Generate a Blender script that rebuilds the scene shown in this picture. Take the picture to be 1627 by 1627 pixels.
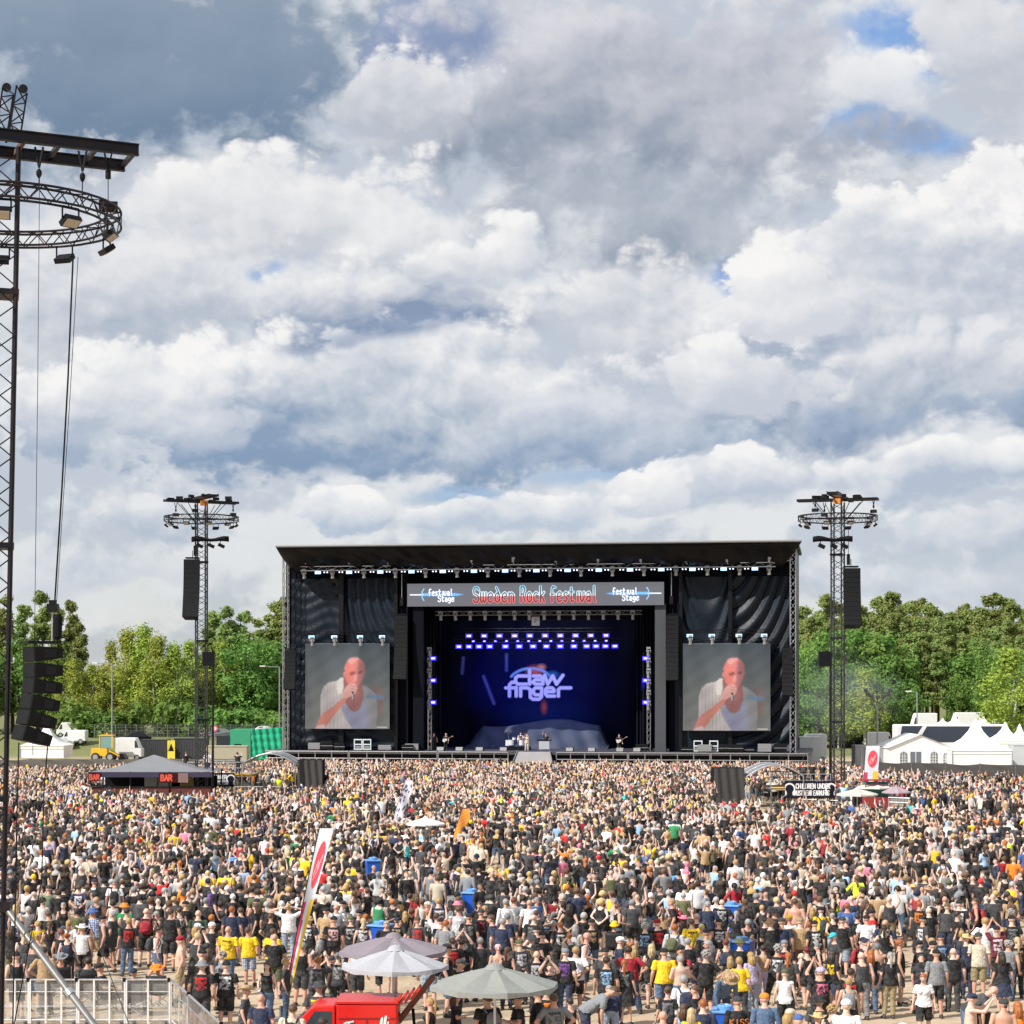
import bpy, math, random
import numpy as np
from mathutils import Vector, Matrix, Euler
R = math.radians
random.seed(11); rng = np.random.default_rng(7)
scene = bpy.context.scene
COL = scene.collection
for o in list(bpy.data.objects): bpy.data.objects.remove(o)

# ------------------------------------------------------------------ camera
FPX = 3300.0; CX = 813.5; HY = 1087.0; CH = 9.0
cam_d = bpy.data.cameras.new('camera'); cam = bpy.data.objects.new('camera', cam_d); COL.objects.link(cam)
cam.location = (0, 0, CH); cam.rotation_euler = (R(90), 0, 0)
cam_d.sensor_width = 36.0; cam_d.lens = 36.0*FPX/1627.0
cam_d.shift_y = (HY-813.5)/1627.0
cam_d.clip_start = 0.5; cam_d.clip_end = 6000
scene.camera = cam
scene.render.resolution_x = 1024; scene.render.resolution_y = 1024
scene.view_settings.view_transform = 'Standard'; scene.view_settings.look = 'None'
scene.view_settings.exposure = 0.26; scene.view_settings.gamma = 1.0

# ------------------------------------------------------------------ sun
SUN_TRAVEL = Vector((0.60, 0.42, -0.68)).normalized()
sun_d = bpy.data.lights.new('sun', 'SUN'); sun = bpy.data.objects.new('sun', sun_d); COL.objects.link(sun)
sun_d.energy = 5.0; sun_d.angle = R(0.53); sun_d.color = (1.0, 0.95, 0.87)
sun.rotation_euler = SUN_TRAVEL.to_track_quat('-Z', 'Y').to_euler()
sun.location = (-60, -40, 80)

# ------------------------------------------------------------------ world: physical sky seen through broken cumulus
def s2l(c):
    return tuple((v/255.0/12.92 if v/255.0 <= 0.04045 else ((v/255.0+0.055)/1.055)**2.4) for v in c)
world = bpy.data.worlds.new('World'); scene.world = world; world.use_nodes = True
wn = world.node_tree; wn.nodes.clear()
def N(nt, typ, **kw):
    n = nt.nodes.new(typ)
    for k, v in kw.items(): setattr(n, k, v)
    return n
def setin(nt, sock, v):
    if hasattr(v, 'is_output') or isinstance(v, bpy.types.NodeSocket): nt.links.new(v, sock)
    else: sock.default_value = v
def M(nt, op, a, b=None, c=None, clamp=False):
    n = N(nt, 'ShaderNodeMath', operation=op); n.use_clamp = clamp
    for i, v in enumerate((a, b, c)):
        if v is not None: setin(nt, n.inputs[i], v)
    return n.outputs[0]
def VM(nt, op, a, b=None, s=None):
    n = N(nt, 'ShaderNodeVectorMath', operation=op); setin(nt, n.inputs[0], a)
    if b is not None: setin(nt, n.inputs[1], b)
    if s is not None: setin(nt, n.inputs[3], s)
    return n.outputs['Value'] if op in ('LENGTH', 'DOT_PRODUCT', 'DISTANCE') else n.outputs[0]
def MIX(nt, f, a, b):
    n = N(nt, 'ShaderNodeMix', data_type='RGBA'); n.clamp_factor = True
    setin(nt, n.inputs[0], f); setin(nt, n.inputs[6], a); setin(nt, n.inputs[7], b)
    return n.outputs[2]
def SS(nt, x, lo, hi, olo=0.0, ohi=1.0):
    n = N(nt, 'ShaderNodeMapRange', interpolation_type='SMOOTHSTEP')
    setin(nt, n.inputs[0], x); setin(nt, n.inputs[1], lo); setin(nt, n.inputs[2], hi)
    setin(nt, n.inputs[3], olo); setin(nt, n.inputs[4], ohi)
    return n.outputs[0]
def NOI(nt, vec, scale, detail=5, rough=0.55, dist=0.0):
    n = N(nt, 'ShaderNodeTexNoise'); n.inputs['Scale'].default_value = scale
    n.inputs['Detail'].default_value = detail; n.inputs['Roughness'].default_value = rough
    n.inputs['Distortion'].default_value = dist
    if vec is not None: nt.links.new(vec, n.inputs['Vector'])
    return n
def C4(c): return (c[0], c[1], c[2], 1.0)

tc = N(wn, 'ShaderNodeTexCoord')
sd = N(wn, 'ShaderNodeSeparateXYZ'); wn.links.new(tc.outputs['Generated'], sd.inputs[0])
az = M(wn, 'ARCTAN2', sd.outputs[0], sd.outputs[1])
el = M(wn, 'ARCSINE', sd.outputs[2])
cp = N(wn, 'ShaderNodeCombineXYZ'); wn.links.new(az, cp.inputs[0]); wn.links.new(el, cp.inputs[1])
P0 = cp.outputs[0]
Q = VM(wn, 'MULTIPLY', P0, (4.3, 5.6, 0.0))
wv = NOI(wn, Q, 2.6, 2, 0.5)
wc = VM(wn, 'SUBTRACT', wv.outputs['Color'], (0.5, 0.5, 0.5))
P = VM(wn, 'ADD', P0, VM(wn, 'MULTIPLY', wc, (0.10, 0.05, 0.0)))
# cauliflower billows: rounded cells broken up by finer noise, shaded by the slope towards the sun
fw = NOI(wn, Q, 15.0, 4, 0.6)
QW = VM(wn, 'ADD', VM(wn, 'ADD', Q, VM(wn, 'MULTIPLY', wc, (0.10, 0.08, 0.0))), VM(wn, 'MULTIPLY', VM(wn, 'SUBTRACT', fw.outputs['Color'], (0.5, 0.5, 0.5)), (0.05, 0.05, 0.0)))
def billow(vec):
    v = N(wn, 'ShaderNodeTexVoronoi'); v.voronoi_dimensions = '2D'; v.feature = 'F1'; v.normalize = False
    v.inputs['Scale'].default_value = 5.5; v.inputs['Detail'].default_value = 3.0; v.inputs['Roughness'].default_value = 0.52; v.inputs['Lacunarity'].default_value = 2.25
    wn.links.new(vec, v.inputs['Vector']); return M(wn, 'MULTIPLY', v.outputs['Distance'], -0.42)
v1 = billow(QW); v2 = billow(VM(wn, 'ADD', QW, (-0.020, 0.034, 0.0)))
b1 = NOI(wn, Q, 2.3, 2, 0.5).outputs[0]
b2 = NOI(wn, VM(wn, 'ADD', Q, (-0.07, 0.13, 0.0)), 2.3, 2, 0.5).outputs[0]
edge = M(wn, 'ADD', v1, M(wn, 'MULTIPLY_ADD', fw.outputs[0], 0.5, 0.12))
puff = M(wn, 'ADD', M(wn, 'MULTIPLY', M(wn, 'SUBTRACT', v1, v2), 1.15), M(wn, 'MULTIPLY', M(wn, 'SUBTRACT', b1, b2), 1.5))
puff5 = M(wn, 'ADD', puff, 0.42)
edge1 = M(wn, 'MULTIPLY_ADD', edge, 1.5, 1.0)
sky = N(wn, 'ShaderNodeTexSky', sky_type='NISHITA'); sky.sun_disc = False
sun_pos = -SUN_TRAVEL
sky.sun_elevation = math.asin(sun_pos.z); sky.sun_rotation = math.atan2(sun_pos.x, sun_pos.y)
sky.altitude = 20; sky.air_density = 1.0; sky.dust_density = 0.6; sky.ozone_density = 1.2
blue = VM(wn, 'SCALE', sky.outputs[0], s=0.10)
WHITE = s2l((248, 247, 247)); 
veil = MIX(wn, SS(wn, M(wn, 'ADD', M(wn, 'MULTIPLY', puff, 1.2), b1), 0.25, 0.75), C4(s2l((200, 208, 220))), C4(s2l((234, 236, 239))))
cur = MIX(wn, SS(wn, M(wn, 'ADD', el, M(wn, 'MULTIPLY', edge, 0.12)), 0.0, 0.09, 0.70, 0.93), blue, veil)
def pxdir(x, y):
    u = (x-CX)/FPX; v = (HY-y)/FPX
    return math.atan(u), math.atan2(v, math.sqrt(1+u*u))
def grey_(c):
    if c in (BL, BL2) or c[2]-c[0] > 84 and c[2] > 220: return c
    l = sum(c)/3; return tuple(l+(v-l)*.88 for v in c)
def cloud(x, y, rx, ry, top, base, soft=0.35, op=1.0, pf=1.0):
    global cur
    a, e = pxdir(x, y); ix, iy = FPX/rx, FPX/ry
    n = N(wn, 'ShaderNodeVectorMath', operation='MULTIPLY_ADD'); wn.links.new(P, n.inputs[0])
    n.inputs[1].default_value = (ix, iy, 0); n.inputs[2].default_value = (-a*ix, -e*iy, 0)
    q = n.outputs[0]
    den = M(wn, 'SUBTRACT', edge1, VM(wn, 'LENGTH', q))
    mask = SS(wn, den, 0.0, soft, 0.0, op)
    sh = M(wn, 'ADD', VM(wn, 'DOT_PRODUCT', q, (-0.05, 0.62, 0.0)), puff5 if pf == 1.0 else M(wn, 'MULTIPLY_ADD', puff, pf, 0.40))
    cur = MIX(wn, mask, cur, MIX(wn, sh, C4(s2l(grey_(base))), C4(s2l(top))))
BL = (134, 175, 229); BL2 = (120, 146, 196); W = (252, 251, 250)
for a in (
    (1425, 50, 95, 85, (120, 166, 228), BL, .8, .92), (1390, 190, 95, 42, (128, 172, 230), BL, .7, .85), (1330, 385, 70, 35, (128, 168, 224), (128, 168, 224), .5, .85),
    (1175, 415, 75, 60, (132, 170, 224), (132, 170, 224), .6, .85), (450, 422, 60, 26, (150, 182, 226), (150, 182, 226), .6, .8),
    (775, 365, 50, 18, (150, 182, 226), (150, 182, 226), .6, .7), (720, 790, 150, 30, (158, 190, 224), (158, 190, 224), .7, .8),
    (950, 748, 150, 26, (166, 196, 228), (166, 196, 228), .7, .8),
    (215, 70, 520, 240, (158, 173, 190), (112, 138, 168), .6, 1.0, .32), (690, 70, 180, 105, (160, 174, 202), (122, 144, 190), .5, .95, .5),
    (1010, 170, 470, 230, (222, 222, 229), (142, 156, 178), .55, .95, .75), (640, 160, 130, 80, W, (190, 197, 210), .3, .85),
    (1580, 80, 125, 160, (234, 234, 238), (196, 202, 214), .35, .95), (1400, 112, 75, 50, W, (222, 226, 234), .5, .92),
    (1080, 340, 330, 95, (205, 210, 220), (146, 160, 180), .55, .8),
    (430, 330, 330, 105, W, (205, 210, 220), .35, .95), (190, 480, 320, 170, (238, 238, 240), (176, 188, 206), .5, .85),
    (640, 480, 270, 100, W, (132, 154, 188), .4, .95), (770, 395, 130, 60, W, (196, 204, 218), .3, .95),
    (1060, 500, 260, 110, W, (186, 194, 210), .4, .85),
    (1545, 330, 130, 120, W, (214, 218, 228), .22, .97), (1420, 480, 330, 170, W, (170, 184, 206), .25, .97), (1260, 440, 110, 70, W, (214, 218, 228), .22, .97),
    (1400, 620, 380, 105, (236, 237, 240), (128, 154, 188), .5, .92), 
    (560, 650, 560, 135, W, (136, 162, 194), .35, .95), (220, 640, 200, 100, W, (186, 198, 216), .3, .85), (1180, 590, 150, 75, W, (206, 212, 224), .3, .9),
    (930, 690, 260, 70, (222, 226, 234), (140, 166, 198), .5, .85),
    (480, 742, 330, 30, (140, 165, 198), (128, 156, 190), .7, .5), (1450, 652, 270, 34, (150, 172, 202), (132, 158, 190), .7, .6), (650, 530, 120, 24, (152, 170, 198), (134, 156, 190), .7, .7),
    (1500, 745, 200, 46, W, (182, 196, 216), .3, .95), (1110, 765, 150, 56, W, (190, 202, 220), .25, .95), (1010, 780, 60, 48, W, (206, 214, 226), .22, .95),
    (560, 820, 110, 46, W, (182, 198, 218), .25, .95), (720, 830, 90, 38, W, (190, 204, 222), .25, .95), (880, 815, 120, 46, W, (190, 204, 222), .3, .92),
    (270, 830, 90, 40, (240, 241, 243), (182, 196, 214), .4, .9), (1560, 850, 160, 46, (240, 241, 243), (188, 200, 216), .4, .9), (150, 900, 260, 40, (226, 230, 236), (190, 200, 216), .6, .7),
    (1400, 920, 300, 36, (232, 235, 240), (194, 204, 218), .6, .7)):
    cloud(*a)
bg = N(wn, 'ShaderNodeBackground'); wn.links.new(cur, bg.inputs[0]); bg.inputs[1].default_value = 0.80
wo = N(wn, 'ShaderNodeOutputWorld'); wn.links.new(bg.outputs[0], wo.inputs[0])
world.cycles.sampling_method = 'MANUAL'; world.cycles.sample_map_resolution = 512

# ------------------------------------------------------------------ helpers
def gx(px, D): return (px-CX)/FPX*D
def gz(py, D): return CH+(HY-py)/FPX*D
def gD(py): return CH*FPX/(py-HY)
ORD = ['first', 'second', 'third', 'fourth', 'fifth', 'sixth', 'seventh', 'eighth', 'ninth', 'tenth', 'eleventh', 'twelfth', 'thirteenth',
       'fourteenth', 'fifteenth', 'sixteenth', 'seventeenth', 'eighteenth', 'nineteenth', 'twentieth']
_ones = ['first', 'second', 'third', 'fourth', 'fifth', 'sixth', 'seventh', 'eighth', 'ninth']
for _t, _w in (('twenty', 'twentieth'), ('thirty', 'thirtieth'), ('forty', 'fortieth'), ('fifty', 'fiftieth'), ('sixty', 'sixtieth')):
    if _t != 'twenty': ORD.append(_w)
    ORD += [_t+'-'+o_ for o_ in _ones]
def tag(o, label=None, cat=None, group=None, kind=None):
    if label: o['label'] = label
    if cat: o['category'] = cat
    if group: o['group'] = group
    if kind: o['kind'] = kind
    return o
def thing(name, label, cat, loc=(0, 0, 0), rz=0.0, group=None):
    o = bpy.data.objects.new(name, None); COL.objects.link(o)
    o.location = loc; o.rotation_euler = (0, 0, rz); o.empty_display_size = 0.2
    return tag(o, label, cat, group)
def link(name, me, parent=None, loc=None, rz=None):
    o = bpy.data.objects.new(name, me); COL.objects.link(o)
    if parent is not None: o.parent = parent
    if loc is not None: o.location = loc
    if rz is not None: o.rotation_euler = (0, 0, rz)
    return o
def copy_tree(o, parent=None):
    c = o.copy(); COL.objects.link(c)
    if parent is not None: c.parent = parent
    for ch in list(o.children): copy_tree(ch, c)
    return c
class MB:
    def __init__(s): s.v = []; s.f = []; s.mi = []; s.cur = 0
    def add(s, vs, fs):
        b = len(s.v); s.v.extend([tuple(p) for p in vs])
        for f in fs: s.f.append(tuple(i+b for i in f)); s.mi.append(s.cur)
        return s
    def box(s, c, d, rz=0.0, mat=None):
        x, y, z = d[0]/2, d[1]/2, d[2]/2
        vs = [Vector(p) for p in ((-x, -y, -z), (x, -y, -z), (x, y, -z), (-x, y, -z), (-x, -y, z), (x, -y, z), (x, y, z), (-x, y, z))]
        m = mat if mat is not None else Matrix.Rotation(rz, 3, 'Z')
        vs = [m @ p+Vector(c) for p in vs]
        return s.add(vs, [(0, 3, 2, 1), (4, 5, 6, 7), (0, 1, 5, 4), (1, 2, 6, 5), (2, 3, 7, 6), (3, 0, 4, 7)])
    def bbox(s, x0, x1, y0, y1, z0, z1): return s.box(((x0+x1)/2, (y0+y1)/2, (z0+z1)/2), (abs(x1-x0), abs(y1-y0), abs(z1-z0)))
    def bar(s, p0, p1, r=0.03, n=5, r1=None):
        p0 = Vector(p0); p1 = Vector(p1); d = (p1-p0)
        if d.length < 1e-6: return s
        d.normalize(); a = d.orthogonal().normalized(); b = d.cross(a); r1 = r if r1 is None else r1
        vs = []
        for p, q in ((p0, r), (p1, r1)):
            for i in range(n):
                t = 2*math.pi*i/n; vs.append(p+a*(math.cos(t)*q)+b*(math.sin(t)*q))
        fs = [(i, (i+1) % n, n+(i+1) % n, n+i) for i in range(n)]+[tuple(range(n-1, -1, -1)), tuple(range(n, 2*n))]
        return s.add(vs, fs)
    def path(s, pts, r=0.02, n=5):
        for a, b in zip(pts[:-1], pts[1:]): s.bar(a, b, r, n)
        return s
    def lathe(s, prof, n=12, c=(0, 0, 0), cap=True, mat=None):
        vs = []; m = mat
        for r, z in prof:
            for i in range(n):
                t = 2*math.pi*i/n; p = Vector((r*math.cos(t), r*math.sin(t), z))
                if m is not None: p = m @ p
                vs.append(p+Vector(c))
        fs = []
        for k in range(len(prof)-1):
            for i in range(n): fs.append((k*n+i, k*n+(i+1) % n, (k+1)*n+(i+1) % n, (k+1)*n+i))
        if cap: fs.append(tuple(range(n-1, -1, -1))); fs.append(tuple(range((len(prof)-1)*n, len(prof)*n)))
        return s.add(vs, fs)
    def prism(s, poly, y0, y1, axis='y'):
        n = len(poly)
        def P3(p, t):
            return (p[0], t, p[1]) if axis == 'y' else ((t, p[0], p[1]) if axis == 'x' else (p[0], p[1], t))
        vs = [P3(p, y0) for p in poly]+[P3(p, y1) for p in poly]
        fs = [(i, (i+1) % n, n+(i+1) % n, n+i) for i in range(n)]+[tuple(range(n-1, -1, -1)), tuple(range(n, 2*n))]
        return s.add(vs, fs)
    def grid(s, fn, nu, nv, thick=None):
        vs = [fn(i/(nu-1), j/(nv-1)) for j in range(nv) for i in range(nu)]
        fs = [(j*nu+i, j*nu+i+1, (j+1)*nu+i+1, (j+1)*nu+i) for j in range(nv-1) for i in range(nu-1)]
        return s.add(vs, fs)
    def truss(s, p0, p1, w=0.4, h=0.4, step=None, r=0.03, rd=0.016, up=(0, 0, 1), n=4):
        p0 = Vector(p0); p1 = Vector(p1); d = p1-p0; L = d.length; d.normalize()
        up = Vector(up); a = d.cross(up)
        if a.length < 1e-4: a = Vector((1, 0, 0))
        a.normalize(); b = a.cross(d).normalized()
        cs = [(a*w/2*i+b*h/2*j) for i, j in ((-1, -1), (1, -1), (1, 1), (-1, 1))]
        for c in cs: s.bar(p0+c, p1+c, r, n)
        k = max(1, int(L/(step or max(w, h))))
        for i in range(k):
            q0 = p0+d*(L*i/k); q1 = p0+d*(L*(i+1)/k)
            for e in range(4):
                c0 = cs[e]; c1 = cs[(e+1) % 4]
                if i % 2: c0, c1 = c1, c0
                s.bar(q0+c0, q1+c1, rd, 3)
        return s
    def mesh(s, name, mats, smooth=False):
        me = bpy.data.meshes.new(name); me.from_pydata(s.v, [], s.f)
        for m in (mats if isinstance(mats, (list, tuple)) else [mats]): me.materials.append(m)
        if any(s.mi): me.polygons.foreach_set('material_index', s.mi)
        if smooth: me.polygons.foreach_set('use_smooth', [True]*len(me.polygons))
        me.update(); return me
    def build(s, name, mats, parent=None, loc=None, rz=None, smooth=False):
        return link(name, s.mesh(name, mats, smooth), parent, loc, rz)
def bevel(o, w=0.02, seg=2):
    m = o.modifiers.new('bevel', 'BEVEL'); m.width = w; m.segments = seg; m.limit_method = 'ANGLE'; m.angle_limit = R(40); return o

# ------------------------------------------------------------------ materials
MATS = {}
def mat(name, col, rough=0.6, metal=0.0, var=0.12, scale=3.0, bump=0.0, bscale=30.0, spec=0.5, dirt=None, stretch=None):
    if name in MATS: return MATS[name]
    m = bpy.data.materials.new(name); m.use_nodes = True; nt = m.node_tree; p = nt.nodes['Principled BSDF']
    t = N(nt, 'ShaderNodeTexCoord'); vec = t.outputs['Object']
    if stretch: vec = VM(nt, 'MULTIPLY', vec, stretch)
    n1 = NOI(nt, vec, scale, 6, 0.6)
    c0 = C4([v*(1-var) for v in col]); c1 = C4([min(1, v*(1+var)) for v in col])
    cc = MIX(nt, n1.outputs[0], c0, c1)
    if dirt:
        n2 = NOI(nt, vec, scale*0.45, 5, 0.65)
        cc = MIX(nt, SS(nt, n2.outputs[0], 0.48, 0.75, 0.0, dirt[1]), cc, C4(dirt[0]))
    nt.links.new(cc, p.inputs['Base Color'])
    p.inputs['Roughness'].default_value = rough; p.inputs['Metallic'].default_value = metal
    p.inputs['Specular IOR Level'].default_value = spec
    nt.links.new(SS(nt, n1.outputs[0], 0.2, 0.8, max(0, rough-0.1), min(1, rough+0.1)), p.inputs['Roughness'])
    if bump:
        n3 = NOI(nt, vec, bscale, 4, 0.6); b = N(nt, 'ShaderNodeBump'); b.inputs['Strength'].default_value = bump
        b.inputs['Distance'].default_value = 0.05
        nt.links.new(n3.outputs[0], b.inputs['Height']); nt.links.new(b.outputs[0], p.inputs['Normal'])
    MATS[name] = m; return m
def emit(name, col, strength, base=(0.02, 0.02, 0.02)):
    if name in MATS: return MATS[name]
    m = bpy.data.materials.new(name); m.use_nodes = True; nt = m.node_tree; p = nt.nodes['Principled BSDF']
    t = N(nt, 'ShaderNodeTexCoord'); n1 = NOI(nt, t.outputs['Object'], 9.0, 2, 0.5)
    p.inputs['Base Color'].default_value = C4(base); p.inputs['Roughness'].default_value = 0.3
    p.inputs['Emission Color'].default_value = C4(col)
    nt.links.new(SS(nt, n1.outputs[0], 0.3, 0.7, strength*0.85, strength*1.1), p.inputs['Emission Strength'])
    MATS[name] = m; return m
def paint_mat(name, emission=0.0, rough=0.5):
    """flat print or screen picture held in the colour attribute 'print'"""
    if name in MATS: return MATS[name]
    m = bpy.data.materials.new(name); m.use_nodes = True; nt = m.node_tree; p = nt.nodes['Principled BSDF']
    a = N(nt, 'ShaderNodeAttribute'); a.attribute_name = 'print'
    p.inputs['Roughness'].default_value = rough; p.inputs['Specular IOR Level'].default_value = 0.08
    if emission:
        p.inputs['Base Color'].default_value = (0.012, 0.012, 0.014, 1); nt.links.new(a.outputs['Color'], p.inputs['Emission Color'])
        p.inputs['Emission Strength'].default_value = emission; p.inputs['Specular IOR Level'].default_value = 0.08
    else: nt.links.new(a.outputs['Color'], p.inputs['Base Color'])
    MATS[name] = m; return m
BLACK = mat('black_metal', (0.006, 0.006, 0.008), 0.45, 0.0, 0.25, spec=.2)
STEEL = mat('galvanised_steel', (0.42, 0.43, 0.44), 0.42, 0.75, 0.15, 5)
ALU = mat('aluminium', (0.55, 0.56, 0.58), 0.35, 0.85, 0.1, 6)
GREYP = mat('grey_paint', (0.22, 0.22, 0.23), 0.5, 0.0, 0.15, 4)
WHITEP = mat('white_paint', (0.75, 0.75, 0.74), 0.5, 0.0, 0.06, 3, dirt=((0.45, 0.42, 0.38), 0.25))
WHITEPVC = mat('white_canvas', (0.80, 0.80, 0.79), 0.55, 0.0, 0.05, 1.5, 0.25, 3.0, dirt=((0.55, 0.53, 0.5), 0.2))
BLACKCLOTH = mat('black_cloth', (0.010, 0.010, 0.012), 0.8, 0.0, 0.3, 2, 0.4, 6, spec=.1)

# ------------------------------------------------------------------ flat print painter (pictures for screens, flags and backdrops)
class Paint:
    def __init__(s, w, h, col):
        s.w = w; s.h = h; s.a = np.zeros((h, w, 3)); s.a[:] = col
        s.X, s.Y = np.meshgrid((np.arange(w)+0.5), (np.arange(h)+0.5))
    def blend(s, m, col):
        m = np.clip(m, 0, 1)[..., None]; s.a = s.a*(1-m)+np.asarray(col)*m
    def stroke_mask(s, pts, wd, soft=0.8):
        d = np.full((s.h, s.w), 1e9)
        for (x0, y0), (x1, y1) in zip(pts[:-1], pts[1:]):
            vx, vy = x1-x0, y1-y0; L = vx*vx+vy*vy+1e-9
            t = np.clip(((s.X-x0)*vx+(s.Y-y0)*vy)/L, 0, 1)
            d = np.minimum(d, np.hypot(s.X-x0-t*vx, s.Y-y0-t*vy))
        return np.clip((wd/2-d)/soft+0.5, 0, 1)
    def stroke(s, pts, wd, col, soft=0.8): s.blend(s.stroke_mask(pts, wd, soft), col)
    def poly_mask(s, pts, smooth=True):
        p = np.array(pts, float)
        if smooth:
            n = len(p); out = []
            for i in range(n):
                a, b, c, d = p[i-1], p[i], p[(i+1) % n], p[(i+2) % n]
                for t in np.linspace(0, 1, 6, endpoint=False):
                    out.append(0.5*((2*b)+(-a+c)*t+(2*a-5*b+4*c-d)*t*t+(-a+3*b-3*c+d)*t**3))
            p = np.array(out)
        ins = np.zeros((s.h, s.w), bool)
        for (x0, y0), (x1, y1) in zip(p, np.roll(p, -1, 0)):
            if y0 == y1: continue
            c = ((y0 > s.Y) != (y1 > s.Y)) & (s.X < (x1-x0)*(s.Y-y0)/(y1-y0)+x0); ins ^= c
        return s.blur_m(ins.astype(float), 1)
    def blur_m(s, m, k):
        for _ in range(k):
            m = (m+np.roll(m, 1, 0)+np.roll(m, -1, 0)+np.roll(m, 1, 1)+np.roll(m, -1, 1))/5
        return m
    def poly(s, pts, col, smooth=True, soft=0, op=1.0): s.blend(s.blur_m(s.poly_mask(pts, smooth), soft)*op, col)
    def ell(s, cx, cy, rx, ry, col, soft=0.1, op=1.0):
        r = np.hypot((s.X-cx)/rx, (s.Y-cy)/ry); s.blend(np.clip((1-r)/soft, 0, 1)*op, col)
    def noise(s, amp): s.a *= (1+amp*(rng.random((s.h, s.w, 1))-0.5))
    def plane(s, name, width, height, material, parent=None, loc=None, fn=None):
        """upright sheet in x/z facing -y, lower left corner at 0,0 unless fn(u,v) gives the points"""
        w, h = s.w, s.h
        me = bpy.data.meshes.new(name)
        if fn is None:
            vs = np.zeros((h+1, w+1, 3)); vs[..., 0] = np.linspace(0, width, w+1)[None, :]; vs[..., 2] = np.linspace(height, 0, h+1)[:, None]
            vs = vs.reshape(-1, 3)
        else:
            vs = np.array([fn(i/w, 1-j/h) for j in range(h+1) for i in range(w+1)])
        idx = np.arange((h+1)*(w+1)).reshape(h+1, w+1)
        fc = np.stack([idx[1:, :-1], idx[1:, 1:], idx[:-1, 1:], idx[:-1, :-1]], -1).reshape(-1, 4)
        me.vertices.add(len(vs)); me.vertices.foreach_set('co', vs.ravel().astype(np.float32))
        me.loops.add(fc.size); me.loops.foreach_set('vertex_index', fc.ravel().astype(np.int32))
        me.polygons.add(len(fc)); me.polygons.foreach_set('loop_start', np.arange(0, fc.size, 4, dtype=np.int32))
        me.update(calc_edges=True)
        at = me.attributes.new('print', 'FLOAT_COLOR', 'FACE')
        c = np.ones((h*w, 4), np.float32); c[:, :3] = np.clip(s.a, 0, 4).reshape(-1, 3); at.data.foreach_set('color', c.ravel())
        me.materials.append(material)
        return link(name, me, parent, loc)
STROKES = {  # simple pen strokes on a 0..1 wide, 0..1 high cell, y up
 'A': [[(0, 0), (.5, 1), (1, 0)], [(.2, .4), (.8, .4)]], 'B': [[(0, 0), (0, 1), (.7, 1), (.9, .8), (.7, .53), (0, .53)], [(.7, .53), (1, .3), (.75, 0), (0, 0)]],
 'C': [[(1, .85), (.7, 1), (.25, 1), (0, .7), (0, .3), (.25, 0), (.7, 0), (1, .15)]], 'D': [[(0, 0), (0, 1), (.6, 1), (1, .7), (1, .3), (.6, 0), (0, 0)]],
 'E': [[(1, 1), (0, 1), (0, 0), (1, 0)], [(0, .52), (.8, .52)]], 'F': [[(1, 1), (0, 1), (0, 0)], [(0, .52), (.8, .52)]],
 'H': [[(0, 0), (0, 1)], [(1, 0), (1, 1)], [(0, .5), (1, .5)]], 'I': [[(.5, 0), (.5, 1)]], 'K': [[(0, 0), (0, 1)], [(1, 1), (0, .45), (1, 0)]],
 'L': [[(0, 1), (0, 0), (1, 0)]], 'M': [[(0, 0), (0, 1), (.5, .35), (1, 1), (1, 0)]], 'N': [[(0, 0), (0, 1), (1, 0), (1, 1)]],
 'O': [[(.3, 0), (0, .3), (0, .7), (.3, 1), (.7, 1), (1, .7), (1, .3), (.7, 0), (.3, 0)]], 'R': [[(0, 0), (0, 1), (.7, 1), (1, .78), (.7, .5), (0, .5)], [(.5, .5), (1, 0)]],
 'S': [[(1, .85), (.7, 1), (.3, 1), (0, .78), (.2, .55), (.8, .45), (1, .22), (.7, 0), (.3, 0), (0, .15)]], 'T': [[(.5, 0), (.5, 1)], [(0, 1), (1, 1)]],
 'U': [[(0, 1), (0, .25), (.3, 0), (.7, 0), (1, .25), (1, 1)]], 'W': [[(0, 1), (.25, 0), (.5, .65), (.75, 0), (1, 1)]],
 '/': [[(0, 0), (1, 1)]], ' ': [], '1': [[(.2, .8), (.5, 1), (.5, 0)]], '2': [[(0, .8), (.3, 1), (.8, 1), (1, .75), (0, 0), (1, 0)]],
}
def paint_text(p, txt, x, y, h, wd, col, cw=0.62, gap=0.32):
    """x,y = top left in painter pixels"""
    w = h*cw
    for ch in txt:
        for st in STROKES.get(ch, []): p.stroke([(x+a*w, y+(1-b)*h) for a, b in st], wd, col)
        x += (w+h*gap) if ch not in 'I ' else w*0.55+h*gap
    return x
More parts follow.
